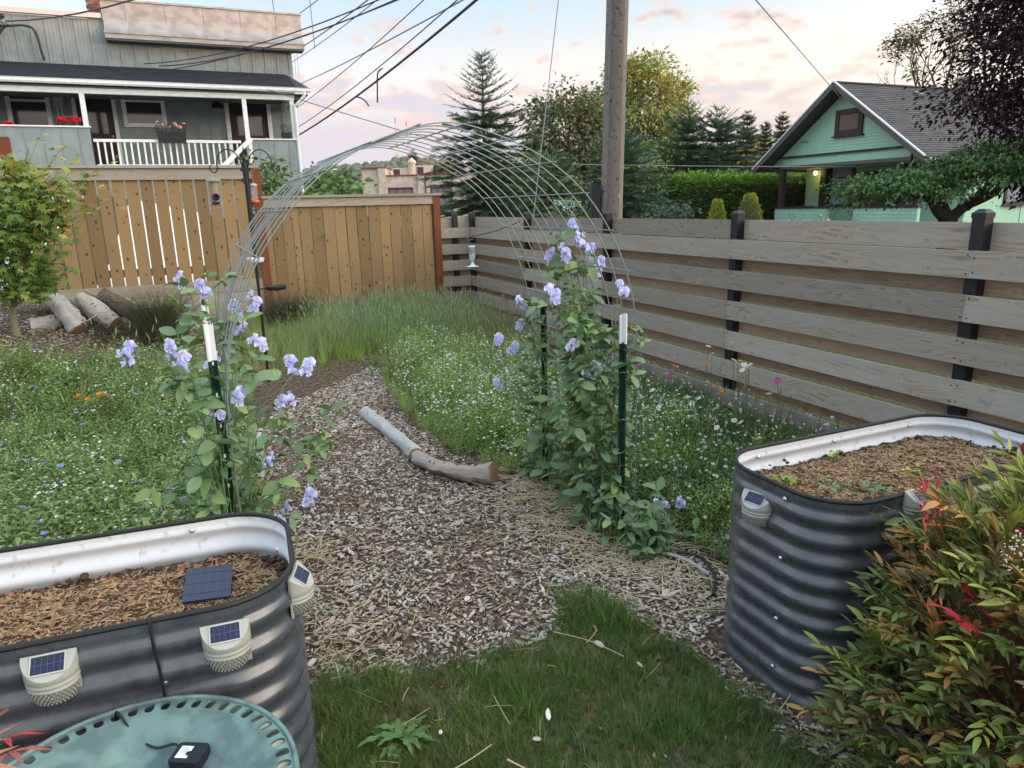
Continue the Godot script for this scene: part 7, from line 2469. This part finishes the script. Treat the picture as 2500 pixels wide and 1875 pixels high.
func small_plants() -> void:
	# daisies: white rays round a yellow eye
	var rays := MB.new()
	for k in 15:
		var a := TAU * k / 15
		var d := Vector3(cos(a), 0.12 * sin(k * 2.3), sin(a))
		var x := d.cross(Vector3.UP).normalized() * 0.0026
		rays.quad(d * 0.004 - x * 0.7, d * 0.018 - x, d * 0.018 + x, d * 0.004 + x * 0.7)
		rays.tri(d * 0.018 - x, d * 0.021, d * 0.018 + x)
	var rm := rays.mesh()
	var eye := MB.new()
	eye.blob(Vector3(0, 0.001, 0), Vector3(0.0065, 0.004, 0.0065), 4, 10)
	var em := eye.mesh()
	var yellow := mat(0.62, 0.36, 0.01, 0.7)
	var white := leafmat(0.80, 0.81, 0.78, 0.9, 0.6)
	var spots := [[3.30, 0.69, 4.0, "tallest daisy against the slatted fence, leaning left, upper of the pair"], [3.30, 0.64, 3.96, "daisy just under the tallest one, against the slatted fence"], [3.3, 0.75, 3.76, "solitary high daisy before the black fence post"]]
	for k in 9: spots.push_back([3.28 + rf(-0.04, 0.05), 0.63 + rf(-0.03, 0.04), 3.60 + rf(-0.07, 0.08), ""])
	for q in [[2.9, 0.09, 3.71], [2.9, 0.25, 3.87], [2.9, 0.456, 3.59], [2.9, 0.38, 3.65], [2.9, 0.30, 3.77], [3.3, 0.34, 4.87], [3.3, 0.48, 3.39]]: spots.push_back([q[0], maxf(q[1], 0.28), q[2], ""])
	for k in 26: spots.push_back([rf(2.5, 3.35), rf(0.26, 0.42), rf(2.5, 4.6), ""])
	# tell the low and the bunched ones apart by their order from left to right
	var rank := func(a: Vector3) -> float: return a.x / -a.z
	for part in [[3, 12, "daisy of the bunched group on stiff stalks before the fence, %s from the left"], [12, spots.size(), "low white daisy in the mixed flowers below the slatted fence, %s from the left"]]:
		var own := spots.slice(part[0], part[1])
		own.sort_custom(func(a, e): return rank.call(Y(a[0], 0, a[2])) < rank.call(Y(e[0], 0, e[2])))
		for k in own.size(): own[k][3] = part[2] % ordinal(k)
	for q in spots:
		var where := ""
		where = q[3]
		var dx := rf(-0.05, 0.05)
		var dz := rf(-0.05, 0.05)
		var base := flat(q[0] + dx, q[2] + dz)
		var o := thing("daisy", where, "daisy", base, 0.0, "daisies below the slatted fence")
		var tip := Y(q[0], maxf(q[1], 0.2), q[2]) - base
		var top := stalk(o, tip.y, Vector3(tip.x, 0, tip.z))
		var ba := aim(Vector3(rf(-0.3, 0.3), 0.2, 0.0) + Vector3(1, 0, 0), 0.0)
		ba = Basis(Vector3.UP, rf(0, TAU)) * Basis(Vector3.RIGHT, rf(0.1, 0.9)) * Basis().scaled(Vector3.ONE * rf(0.85, 1.15))
		objt("petals", rm, white, o, Transform3D(ba, top))
		objt("yellow_eye", em, yellow, o, Transform3D(ba, top))
	# pinks
	var pk := MB.new()
	for k in 30:
		var d := dirr(rf(-0.1, 1.4)).normalized()
		pk.col = vary(lin(0.60, 0.06, 0.30), 0.35)
		var c := d * 0.020
		for j in 5:
			var a := TAU * j / 5
			var x := d.cross(Vector3(0.2, 1, 0.1)).normalized()
			var y := d.cross(x)
			pk.tri(c, c + (x * cos(a) + y * sin(a)) * 0.008 + d * 0.002, c + (x * cos(a + 0.9) + y * sin(a + 0.9)) * 0.008 + d * 0.002)
	var pm := pk.mesh()
	for q in [[3.2, 0.40, 4.75, "deep magenta flower head close behind the white-topped right post"], [3.2, 0.43, 4.30, "magenta flower head, the middle one before the slatted fence"], [3.2, 0.61, 3.22, "pink flower head on a tall stalk, nearest the right bed"], [2.6, 0.16, 6.2, "dark magenta flower low behind the rear right post"]]:
		var base := flat(q[0] + 0.04, q[2] - 0.05)
		var o := thing("pink_flower", q[3], "flower", base, 0.0, "pink flower heads by the slatted fence")
		var tip := Y(q[0], maxf(q[1], 0.18), q[2]) - base
		var top := stalk(o, tip.y, Vector3(tip.x, 0, tip.z), 0.002)
		obj("flower_head", pm, M.petal, o, top)
	# orange poppies
	var pp := MB.new()
	for k in 4:
		var a := TAU * k / 4
		pp.col = vary(lin(0.75, 0.25, 0.01), 0.15)
		for j in 4:
			var a0 := a - 0.9 + j * 0.45
			var q0 := Vector3(cos(a0) * 0.021, 0.020, sin(a0) * 0.021)
			var q1 := Vector3(cos(a0 + 0.45) * 0.021, 0.020, sin(a0 + 0.45) * 0.021)
			pp.tri(Vector3.ZERO, q1, q0)
	var pom := pp.mesh()
	for q in [[3.2, 0.49, 4.26, "orange poppy bud against the slatted fence, left of the daisies", 0.6], [3.2, 0.58, 3.89, "orange poppy just below the tall daisies", 0.6], [3.2, 0.42, 3.72, "orange poppy low beside the black fence post", 0.7], [3.2, 0.43, 3.81, "small orange poppy between daisies by the fence", 0.6], [-0.72, 0.44, 5.75, "open orange poppy in the left meadow, biggest of three", 1.3], [-0.80, 0.42, 5.72, "closed yellow-orange poppy in the left meadow, left of the open one", 0.8], [-0.86, 0.44, 5.78, "leftmost narrow orange poppy in the left meadow", 0.7]]:
		var base := flat(q[0] + 0.02, q[2] - 0.03)
		var o := thing("orange_poppy", q[3], "poppy", base, 0.0, "orange poppies")
		var tip := Y(q[0], q[1], q[2]) - base
		var top := stalk(o, tip.y, Vector3(tip.x, 0, tip.z))
		objt("petals", pom, M.petal, o, Transform3D(Basis(Vector3.RIGHT, rf(0.1, 0.6)).scaled(Vector3(q[4], 1.1, q[4])), top))
	# leafy rosette weed in the lawn
	var w := thing("lawn_weed", "leafy dandelion-like rosette growing in the lawn near the bird bath", "weed", flat(0.44, 1.97), TURN)
	var wm := leafmat(0.10, 0.18, 0.06, 0.5, 0.5)
	for k in 26:
		var b := MB.new()
		var a := TAU * k / 26 + rf(-0.2, 0.2)
		var l := rf(0.07, 0.14)
		var n2 := 8
		b.col = vary(Color(1, 1, 1), 0.2)
		var rise := rf(0.35, 1.3)
		for j in n2 + 1:
			var f := float(j) / n2
			var wd := 0.016 * sin(PI * clampf(f * 0.9 + 0.06, 0, 1)) * (1.0 if j % 2 else 0.55)
			var p := Vector3(l * f, l * rise * (f - 0.75 * f * f), 0)
			b.vert(p + Vector3(0, 0.003, 0)); b.vert(p + Vector3(0, 0.008, wd)); b.vert(p + Vector3(0, 0.008, -wd))
		for j in n2:
			var i := j * 3
			b.face(i, i + 1, i + 4); b.face(i, i + 4, i + 3); b.face(i, i + 3, i + 5); b.face(i, i + 5, i + 2)
		objt("leaf", b.mesh(), wm, w, Transform3D(Basis(Vector3.UP, a), Vector3(rf(-0.02, 0.02), 0, rf(-0.02, 0.02))))
	# seedlings in the right bed
	for q in [[1.885, 1.80, 9, 0.055, lin(0.24, 0.34, 0.05), "bright yellow-green seedlings at the left end of the right bed"], [1.99, 1.70, 6, 0.04, lin(0.14, 0.24, 0.12), "small blue-green seedling in the right bed beside the bright ones"], [2.10, 1.60, 7, 0.05, lin(0.12, 0.20, 0.10), "feathery seedling near the front wall of the right bed"], [2.24, 1.95, 4, 0.045, lin(0.24, 0.33, 0.05), "tiny seedling climbing the white inner wall of the right bed"], [2.37, 1.68, 4, 0.04, lin(0.28, 0.34, 0.06), "single yellow-green seedling in the middle of the right bed"], [-1.13, 1.82, 5, 0.04, lin(0.20, 0.28, 0.05), "small seedling at the left edge of the left bed"]]:
		var o := thing("seedling", q[5], "seedling", Y(q[0], 0.685 if q[0] > 0 else 0.65, q[1]), 0.0, "")
		for k in q[2]:
			var b := MB.new()
			b.col = vary(q[4], 0.25)
			var d := dirr(rf(0.6, 1.8))
			b.tube([Vector3.ZERO, d * q[3] * 0.7], [0.0008], 3, false)
			for j in 3: b.leaf(Transform3D(aim(dirr(rf(0, 0.6)), rf(-0.6, 0.6)), d * q[3] * 0.65), q[3] * 0.55, q[3] * 0.3, 0.15, 0.3)
			obj("shoot", b.mesh(), M.leaf, o, Vector3(rf(-0.035, 0.035), 0, rf(-0.03, 0.03)))
	# broad-leaved weed behind the left bed
	for q in [[-0.33, 2.52, 0.33, "broad-leaved weed behind the left bed, just left of the front left post"], [1.52, 6.9, 0.16, "young broad-leaved plant where the path meets the white flowers"]]:
		var o := thing("broadleaf_weed", q[3], "weed", flat(q[0], q[1]), 0.0)
		for k in 20:
			var b := MB.new()
			b.col = vary(lin(0.115, 0.19, 0.07), 0.2)
			var d: Vector3 = dirr(rf(0.4, 2.5)) * q[2] * rf(0.5, 1.0)
			b.tube([Vector3.ZERO, d], [0.002, 0.001], 4, false)
			b.leaf(Transform3D(aim(Vector3(d.x, rf(-0.05, 0.05), d.z), rf(-0.4, 0.4)), d), q[2] * rf(0.2, 0.32), q[2] * rf(0.12, 0.2), 0.15, 0.25)
			obj("leaf", b.mesh(), M.leaf, o)
	# dark upright little shrub before the logs
	var ds := thing("dark_sapling", "small dark upright shrub in front of the pale broken log", "shrub", flat(-0.86, 7.7), 0.0)
	var sb := MB.new()
	var l := Many.new()
	for k in 12:
		var d := dirr(rf(1.2, 3.5)) * rf(0.16, 0.36)
		sb.tube([Vector3.ZERO, d * 0.5 + Vector3(0, 0.02, 0), d], [0.004, 0.0015], 4, false)
		for j in 12: l.add(Transform3D(aim(dirr(0.6), rf(-1, 1)).scaled_local(Vector3.ONE * rf(0.022, 0.034)), d * rf(0.25, 1.0)), vary(lin(0.05, 0.06, 0.028), 0.35))
	obj("stems", sb.mesh(), M.bark, ds)
	many("foliage", leaf_a, M.leaf, l, ds)

func lance_leaf(seed: int) -> ArrayMesh:
	var rr := RandomNumberGenerator.new()
	rr.seed = seed
	var b := MB.new()
	var n := 5
	var curl := rr.randf_range(0.0, 0.5)
	for k in n + 1:
		var f := float(k) / n
		var w := 0.0062 * pow(sin(PI * clampf(f * 0.93 + 0.05, 0, 1)), 0.9)
		if k == n: w = 0.0002
		var y := -curl * 0.05 * f * f
		b.vert(Vector3(0.05 * f, y, 0)); b.vert(Vector3(0.05 * f, y + w * 0.45, w)); b.vert(Vector3(0.05 * f, y + w * 0.45, -w))
	for k in n:
		var i := k * 3
		b.face(i, i + 1, i + 4); b.face(i, i + 4, i + 3)
		b.face(i, i + 3, i + 5); b.face(i, i + 5, i + 2)
	return b.mesh()

func nandina() -> void:
	var c := Vector3(2.10, 0, 0.98)
	var o := thing("heavenly_bamboo", "bushy shrub of narrow green, orange and red leaves at lower right before the right bed", "shrub", Y(c.x, 0, c.z), TURN)
	var lv := []
	for k in 5: lv.push_back(lance_leaf(200 + k))
	var stems := MB.new()
	stems.col = lin(0.16, 0.075, 0.045)
	var cand := []
	var red := MB.new()
	var buds := Many.new()
	var sprays := 0
	for k in 1350:
		var d := Vector3(rf(-1, 1), rf(0.02, 1), rf(-1, 1))
		while d.length() > 1.0: d = Vector3(rf(-1, 1), rf(0.02, 1), rf(-1, 1))
		var depth := pow(d.length(), 0.42)
		d = d.normalized() * depth
		var lump := 0.90 + 0.22 * N1.get_noise_3d(d.x * 2.6, d.y * 2.6, d.z * 2.6 + 30.0)
		var tip := Vector3(d.x * 0.60, 0.04 + d.y * 0.93, d.z * 0.54) * lump
		var outw := Vector3(d.x, 0.35 + d.y * 0.5, d.z).normalized()
		var l := rf(0.10, 0.19)
		var dir := (outw + dirr(rf(-0.2, 0.7)) * 0.55).normalized()
		var end := tip + dir * l
		var sag := Vector3(0, -0.035, 0)
		if k % 3 == 0: stems.tube([Vector3(rf(-0.1, 0.1), 0.0, rf(-0.1, 0.1)), tip * 0.55 + Vector3(rf(-0.03, 0.03), 0.03, rf(-0.03, 0.03)), tip], [0.004, 0.0028, 0.0016], 4, false)
		stems.tube([tip, tip.lerp(end, 0.5) - sag * 0.3, end + sag], [0.0014, 0.0010, 0.0006], 3, false)
		var topness := sm(0.20, 0.80, tip.y) * sm(0.70, 0.95, depth)
		var kind := rf(0, 1)
		var tone: Color
		if kind < 0.03 * (0.3 + topness): tone = lin(0.50, 0.035, 0.055)
		elif kind < 0.05 + 0.22 * topness: tone = lin(0.42, 0.23, 0.075)
		elif kind < 0.10 + 0.62 * topness: tone = lin(0.30, 0.33, 0.07)
		elif kind < 0.85: tone = lin(0.14, 0.185, 0.055)
		else: tone = lin(0.20, 0.16, 0.075)
		for j in 10:
			var f := (j + 0.6) / 10.0
			var p := tip.lerp(end, f) + sag * f * f
			var sg := 1.0 if j % 2 else -1.0
			var ld := (dir * 0.75 + dir.cross(Vector3.UP) * sg * rf(0.4, 1.0) + Vector3(0, rf(-0.5, 0.3), 0)).normalized()
			if j == 9: ld = dir + sag * 3.0
			var sc := rf(0.75, 1.4)
			cand.push_back([Transform3D(aim(ld, rf(-0.8, 0.8)).scaled_local(Vector3(sc, sc, sc * rf(0.8, 1.15))), p), vary(tone.lerp(lin(0.07, 0.11, 0.03), rf(0, 0.4)), 0.22)])
	# red young shoots rising over the bed
	for q in [[-0.46, 0.86, 0.30], [-0.40, 0.90, 0.26], [-0.36, 0.92, 0.22], [-0.30, 0.96, 0.16], [-0.50, 0.72, 0.36], [-0.1, 0.8, 0.5], [0.02, 0.60, 0.52], [0.1, 0.42, 0.55]]:
		var tip := Vector3(q[0], q[1] - 0.03, q[2] - 0.42)
		stems.tube([tip * 0.6, tip], [0.002, 0.0014], 4, false)
		for j in 12:
			var ld := Vector3(rf(-0.6, 0.6), rf(0.2, 1.3), rf(-0.6, 0.6)).normalized()
			cand.push_back([Transform3D(aim(ld, rf(-1, 1)).scaled_local(Vector3(1, 0.8, 0.75) * rf(0.4, 0.75)), tip + Vector3(rf(-0.02, 0.02), rf(-0.05, 0.05), rf(-0.02, 0.02))), vary(lin(0.42, 0.035, 0.055), 0.3)])
	# panicles of white buds
	for q in [[-0.34, 0.80, 0.02], [0.18, 0.86, 0.20], [-0.42, 0.55, 0.30], [0.0, 0.66, 0.46], [-0.3, 0.42, 0.44]]:
		for j in 60:
			var h := rf(0, 1)
			buds.add(Transform3D(Basis().scaled(Vector3.ONE * rf(0.0018, 0.003)), Vector3(q[0], q[1], q[2]) + Vector3(R.randfn() * 0.022 * (1.1 - h), h * 0.10, R.randfn() * 0.022 * (1.1 - h))), vary(lin(0.62, 0.52, 0.46), 0.15))
	# the 300 leaves nearest the viewer are single leaves, the rest one mass
	var eye := Basis(Vector3.UP, -TURN) * (Vector3(0, 1.7, 0) - o.position)
	cand.sort_custom(func(a, e): return a[0].origin.distance_squared_to(eye) < e[0].origin.distance_squared_to(eye))
	var rest := Many.new()
	var mats := []
	for k in 14: mats.push_back([])
	var palette := []
	for q in [lin(0.52, 0.035, 0.055), lin(0.40, 0.19, 0.065), lin(0.32, 0.23, 0.065), lin(0.30, 0.33, 0.07), lin(0.20, 0.24, 0.058), lin(0.13, 0.17, 0.047), lin(0.095, 0.135, 0.042), lin(0.19, 0.115, 0.085), lin(0.24, 0.14, 0.06)]:
		palette.push_back([q, leafmat(q.r, q.g, q.b, 0.5, 0.4)])
	for k in cand.size():
		if k < 300:
			var best: Array = palette[0]
			for q in palette:
				if Vector3(q[0].r - cand[k][1].r, q[0].g - cand[k][1].g, q[0].b - cand[k][1].b).length() < Vector3(best[0].r - cand[k][1].r, best[0].g - cand[k][1].g, best[0].b - cand[k][1].b).length(): best = q
			objt("leaf", lv[k % 5], best[1], o, cand[k][0])
		else: rest.add(cand[k][0], cand[k][1])
	many("inner_leaves", lv[1], M.leaf, rest, o)
	obj("stems", stems.mesh(), M.leaf, o)
	var bm := MB.new()
	bm.blob(Vector3.ZERO, Vector3.ONE, 4, 6)
	many("flower_buds", bm.mesh(), M.far, buds, o)

func palmate(lobes: int, seed: int, narrow := 0.16) -> ArrayMesh: # maple leaf of unit length along x
	var b := MB.new()
	for k in lobes:
		var f := (float(k) / (lobes - 1) - 0.5) * 2.0
		var a := f * 1.9
		var l := 1.0 - 0.5 * absf(f)
		var d := Vector3(cos(a), -0.10 * absf(f) - 0.06, sin(a))
		var x := Vector3(-sin(a), 0, cos(a))
		var m := d * l * 0.45
		var i := b.vert(Vector3.ZERO)
		b.vert(m + x * narrow * l + Vector3(0, 0.03, 0)); b.vert(d * l - Vector3(0, 0.08, 0)); b.vert(m - x * narrow * l + Vector3(0, 0.03, 0)); b.vert(m)
		b.face(i, i + 1, i + 4); b.face(i + 1, i + 2, i + 4); b.face(i, i + 4, i + 3); b.face(i + 4, i + 2, i + 3)
	return b.mesh()

func young_maple() -> void:
	var o := thing("young_maple", "young green maple with yellow tips and slim trunk before the tall fence", "tree", flat(-1.57, 7.85), TURN)
	var g := gh(-1.57, 7.85)
	var b := MB.new()
	var trunk := catmull([Vector3(-0.005, 0, 0), Vector3(0.0, 0.2, 0), Vector3(0.045, 0.42, 0), Vector3(0.08, 0.8, 0), Vector3(0.20, 1.25, 0.02), Vector3(0.36, 1.66, 0.02)], 5)
	var rr := []
	for k in trunk.size(): rr.push_back(0.034 * (1.0 - 0.85 * float(k) / trunk.size()))
	b.tube(trunk, rr, 9, false, 1.0)
	var lf := palmate(7, 1)
	var mats := []
	for q in [lin(0.13, 0.21, 0.045), lin(0.17, 0.25, 0.05), lin(0.23, 0.29, 0.055), lin(0.33, 0.31, 0.07), lin(0.10, 0.17, 0.04)]: mats.push_back(leafmat(q.r, q.g, q.b, 0.8, 0.5))
	var cand := []
	# [tip x, y, z] of boughs measured from the foot; last number: how yellow
	var tips := []
	for k in 96: tips.push_back([rf(-0.55, 0.55), rf(0.40, 1.25), rf(-0.4, 0.45), 0.25])
	for k in 40: tips.push_back([rf(-0.05, 0.68), rf(1.15, 1.62), rf(-0.25, 0.25), 0.6])
	for q in [[0.47, 1.75, 0.1, 0.9], [0.64, 1.67, 0.1, 1.0], [0.55, 1.60, -0.1, 0.9], [1.0, 1.23, 0.1, 0.8], [0.92, 1.16, 0.15, 0.7], [0.85, 1.33, 0.05, 0.8], [0.78, 1.62, 0.0, 0.9], [1.05, 1.58, 0.0, 1.0], [0.72, 1.05, 0.2, 0.4], [0.55, 0.58, 0.2, 0.3], [0.50, 0.62, 0.1, 0.3], [0.62, 1.45, 0.1, 0.7], [0.12, 1.52, 0.0, 0.9]]: tips.push_back(q)
	for q in tips:
		if q[3] < 0.5 and pow((q[0] - 0.04) / 0.56, 2) + pow((q[1] - 0.88) / 0.54, 2) > 1.0: continue
		var tip := Vector3(q[0], q[1], q[2])
		var s: Vector3 = trunk[clampi(int(q[1] / 1.75 * trunk.size() * 0.72), 6, trunk.size() - 2)]
		var pts := catmull([s, s.lerp(tip, 0.5) + Vector3(0, 0.05, 0), tip], 4)
		b.tube(pts, [0.006, 0.002], 4, false)
		var thin: bool = q[3] > 0.75
		for j in (9 if thin else 20):
			var p: Vector3 = pts[R.randi_range(pts.size() / 2, pts.size() - 1)] + Vector3(R.randfn(), R.randfn() * 0.5, R.randfn()) * (0.035 if thin else 0.075)
			var d := Vector3(rf(-1, 1), rf(-0.75, 0.05), rf(-0.3, 1.2)).normalized()
			var sc := rf(0.055, 0.09) * (0.7 if thin else 1.0)
			cand.push_back([Transform3D(aim(d, rf(-0.6, 0.6)).scaled_local(Vector3.ONE * sc), p), clampf(q[3] + rf(-0.45, 0.35), 0, 1)])
	cand.sort_custom(func(a, e): return a[0].origin.z > e[0].origin.z)
	var rest := Many.new()
	for k in cand.size():
		var y: float = cand[k][1]
		var m := 4 if y < 0.08 else 0 if y < 0.3 else 1 if y < 0.55 else 2 if y < 0.8 else 3
		if k < 300: objt("leaf", lf, mats[m], o, cand[k][0])
		else: rest.add(cand[k][0], vary([lin(0.13, 0.21, 0.045), lin(0.17, 0.25, 0.05), lin(0.23, 0.29, 0.055), lin(0.33, 0.31, 0.07), lin(0.10, 0.17, 0.04)][m], 0.15))
	many("inner_leaves", lf, M.leaf, rest, o)
	var tm := mat(0.20, 0.185, 0.12, 0.8)
	obj("trunk", b.mesh(), tm, o)

func small_things() -> void:
	# red maple branch reaching in at the lower left corner
	var o := thing("red_maple", "red and salmon cut-leaf maple twig at the lower left corner", "shrub", Y(-0.60, 0.045, 1.15), TURN)
	var lf := palmate(7, 2, 0.075)
	var b := MB.new()
	b.tube(catmull([Vector3(-0.3, 0.0, 0.15), Vector3(-0.15, 0.55, 0.05), Vector3(0.10, 0.84, 0.0), Vector3(0.24, 0.885, -0.09)], 5), [0.008, 0.003], 6, false)
	obj("twig", b.mesh(), mat(0.14, 0.04, 0.035, 0.7), o)
	var mats := []
	for q in [lin(0.46, 0.055, 0.06), lin(0.52, 0.16, 0.11), lin(0.33, 0.05, 0.04), lin(0.48, 0.22, 0.13)]: mats.push_back(leafmat(q.r, q.g, q.b, 0.7, 0.45))
	for k in 16:
		var p := Vector3(0.20 + rf(-0.11, 0.05), 0.83 + rf(-0.07, 0.055), -0.09 + rf(-0.04, 0.07))
		objt("leaf", lf, mats[R.randi() % 4], o, Transform3D(aim(Vector3(rf(0.2, 1.2), rf(-0.3, 0.6), rf(-0.7, 0.7)), rf(-0.7, 0.7)).scaled_local(Vector3.ONE * rf(0.055, 0.085)), p))
	# bits lying on the lawn
	var bits := [[0.905, 1.83, 0.055, 0.020, lin(0.72, 0.70, 0.66), "pale pointed wood splinter standing in the lawn, brightest of all"], [0.82, 1.74, 0.028, 0.014, lin(0.42, 0.38, 0.33), "grey-brown chip lying in the lawn below the pale splinter"], [0.55, 1.90, 0.018, 0.014, lin(0.74, 0.73, 0.70), "small white flake in the lawn near the weed"], [1.26, 2.09, 0.055, 0.022, lin(0.40, 0.36, 0.31), "brown-grey leaf chip upright in the lawn near the grass tongue"], [1.02, 1.42, 0.030, 0.020, lin(0.70, 0.68, 0.64), "white chip at the bottom of the lawn"], [1.33, 1.92, 0.03, 0.02, lin(0.46, 0.42, 0.36), "small tan chip at the right of the lawn"]]
	for q in bits:
		var c := thing("wood_splinter", q[5], "wood chip", flat(q[0], q[1], 0.045), rf(0, TAU))
		var m := MB.new()
		m.prism(Transform3D(Basis(Vector3.RIGHT, -1.0)), PackedVector2Array([Vector2(-q[2] / 2, -q[3] * 0.2), Vector2(-q[2] * 0.2, -q[3] / 2), Vector2(q[2] * 0.35, -q[3] * 0.3), Vector2(q[2] / 2, q[3] * 0.1), Vector2(q[2] * 0.1, q[3] / 2), Vector2(-q[2] * 0.4, q[3] * 0.3)]), 0.004)
		obj("splinter", m.mesh(false), mat(q[4].r, q[4].g, q[4].b, 0.85), c)
	for q in [[Vector3(0.70, 1.70, 0), Vector3(0.88, 1.30, 0), "long crooked pale twig lying on the lawn at the bottom edge", 0.004], [Vector3(0.45, 1.72, 0), Vector3(0.68, 1.78, 0), "short pale straw lying across the lawn", 0.0025], [Vector3(1.14, 2.24, 0), Vector3(1.30, 1.98, 0), "thin bent straw at the right of the lawn", 0.0022], [Vector3(1.30, 2.2, 0), Vector3(1.22, 2.12, 0), "kinked dry stalk in the lawn by the grass tongue", 0.0024]]:
		var a: Vector3 = flat(q[0].x, q[0].y, 0.05)
		var e: Vector3 = flat(q[1].x, q[1].y, 0.045)
		var mid := a.lerp(e, 0.45) + Vector3(0.02, 0.012, 0.008)
		var tw := obj("lawn_twig", MBtube(catmull([a, mid, e], 5), [q[3], q[3] * 0.7], 5), mat(0.42, 0.33, 0.22, 0.85))
		tag(tw, q[2], "twig")
	# drip hose and stick on the straw by the right bed
	var hs := obj("drip_hose", MBtube(catmull([Y(1.98, 0.03, 2.62), Y(2.06, 0.035, 2.50), Y(2.02, 0.03, 2.34), Y(1.90, 0.03, 2.20)], 6), [0.008], 6), M.black)
	tag(hs, "black hose lying on the straw beside the right bed", "hose")
	var sk := obj("stick", MBtube(catmull([Y(1.90, 0.03, 2.66), Y(1.98, 0.035, 2.52), Y(2.0, 0.03, 2.35)], 4), [0.011, 0.009], 7), M.log)
	tag(sk, "brown stick lying on the straw beside the right bed", "stick")
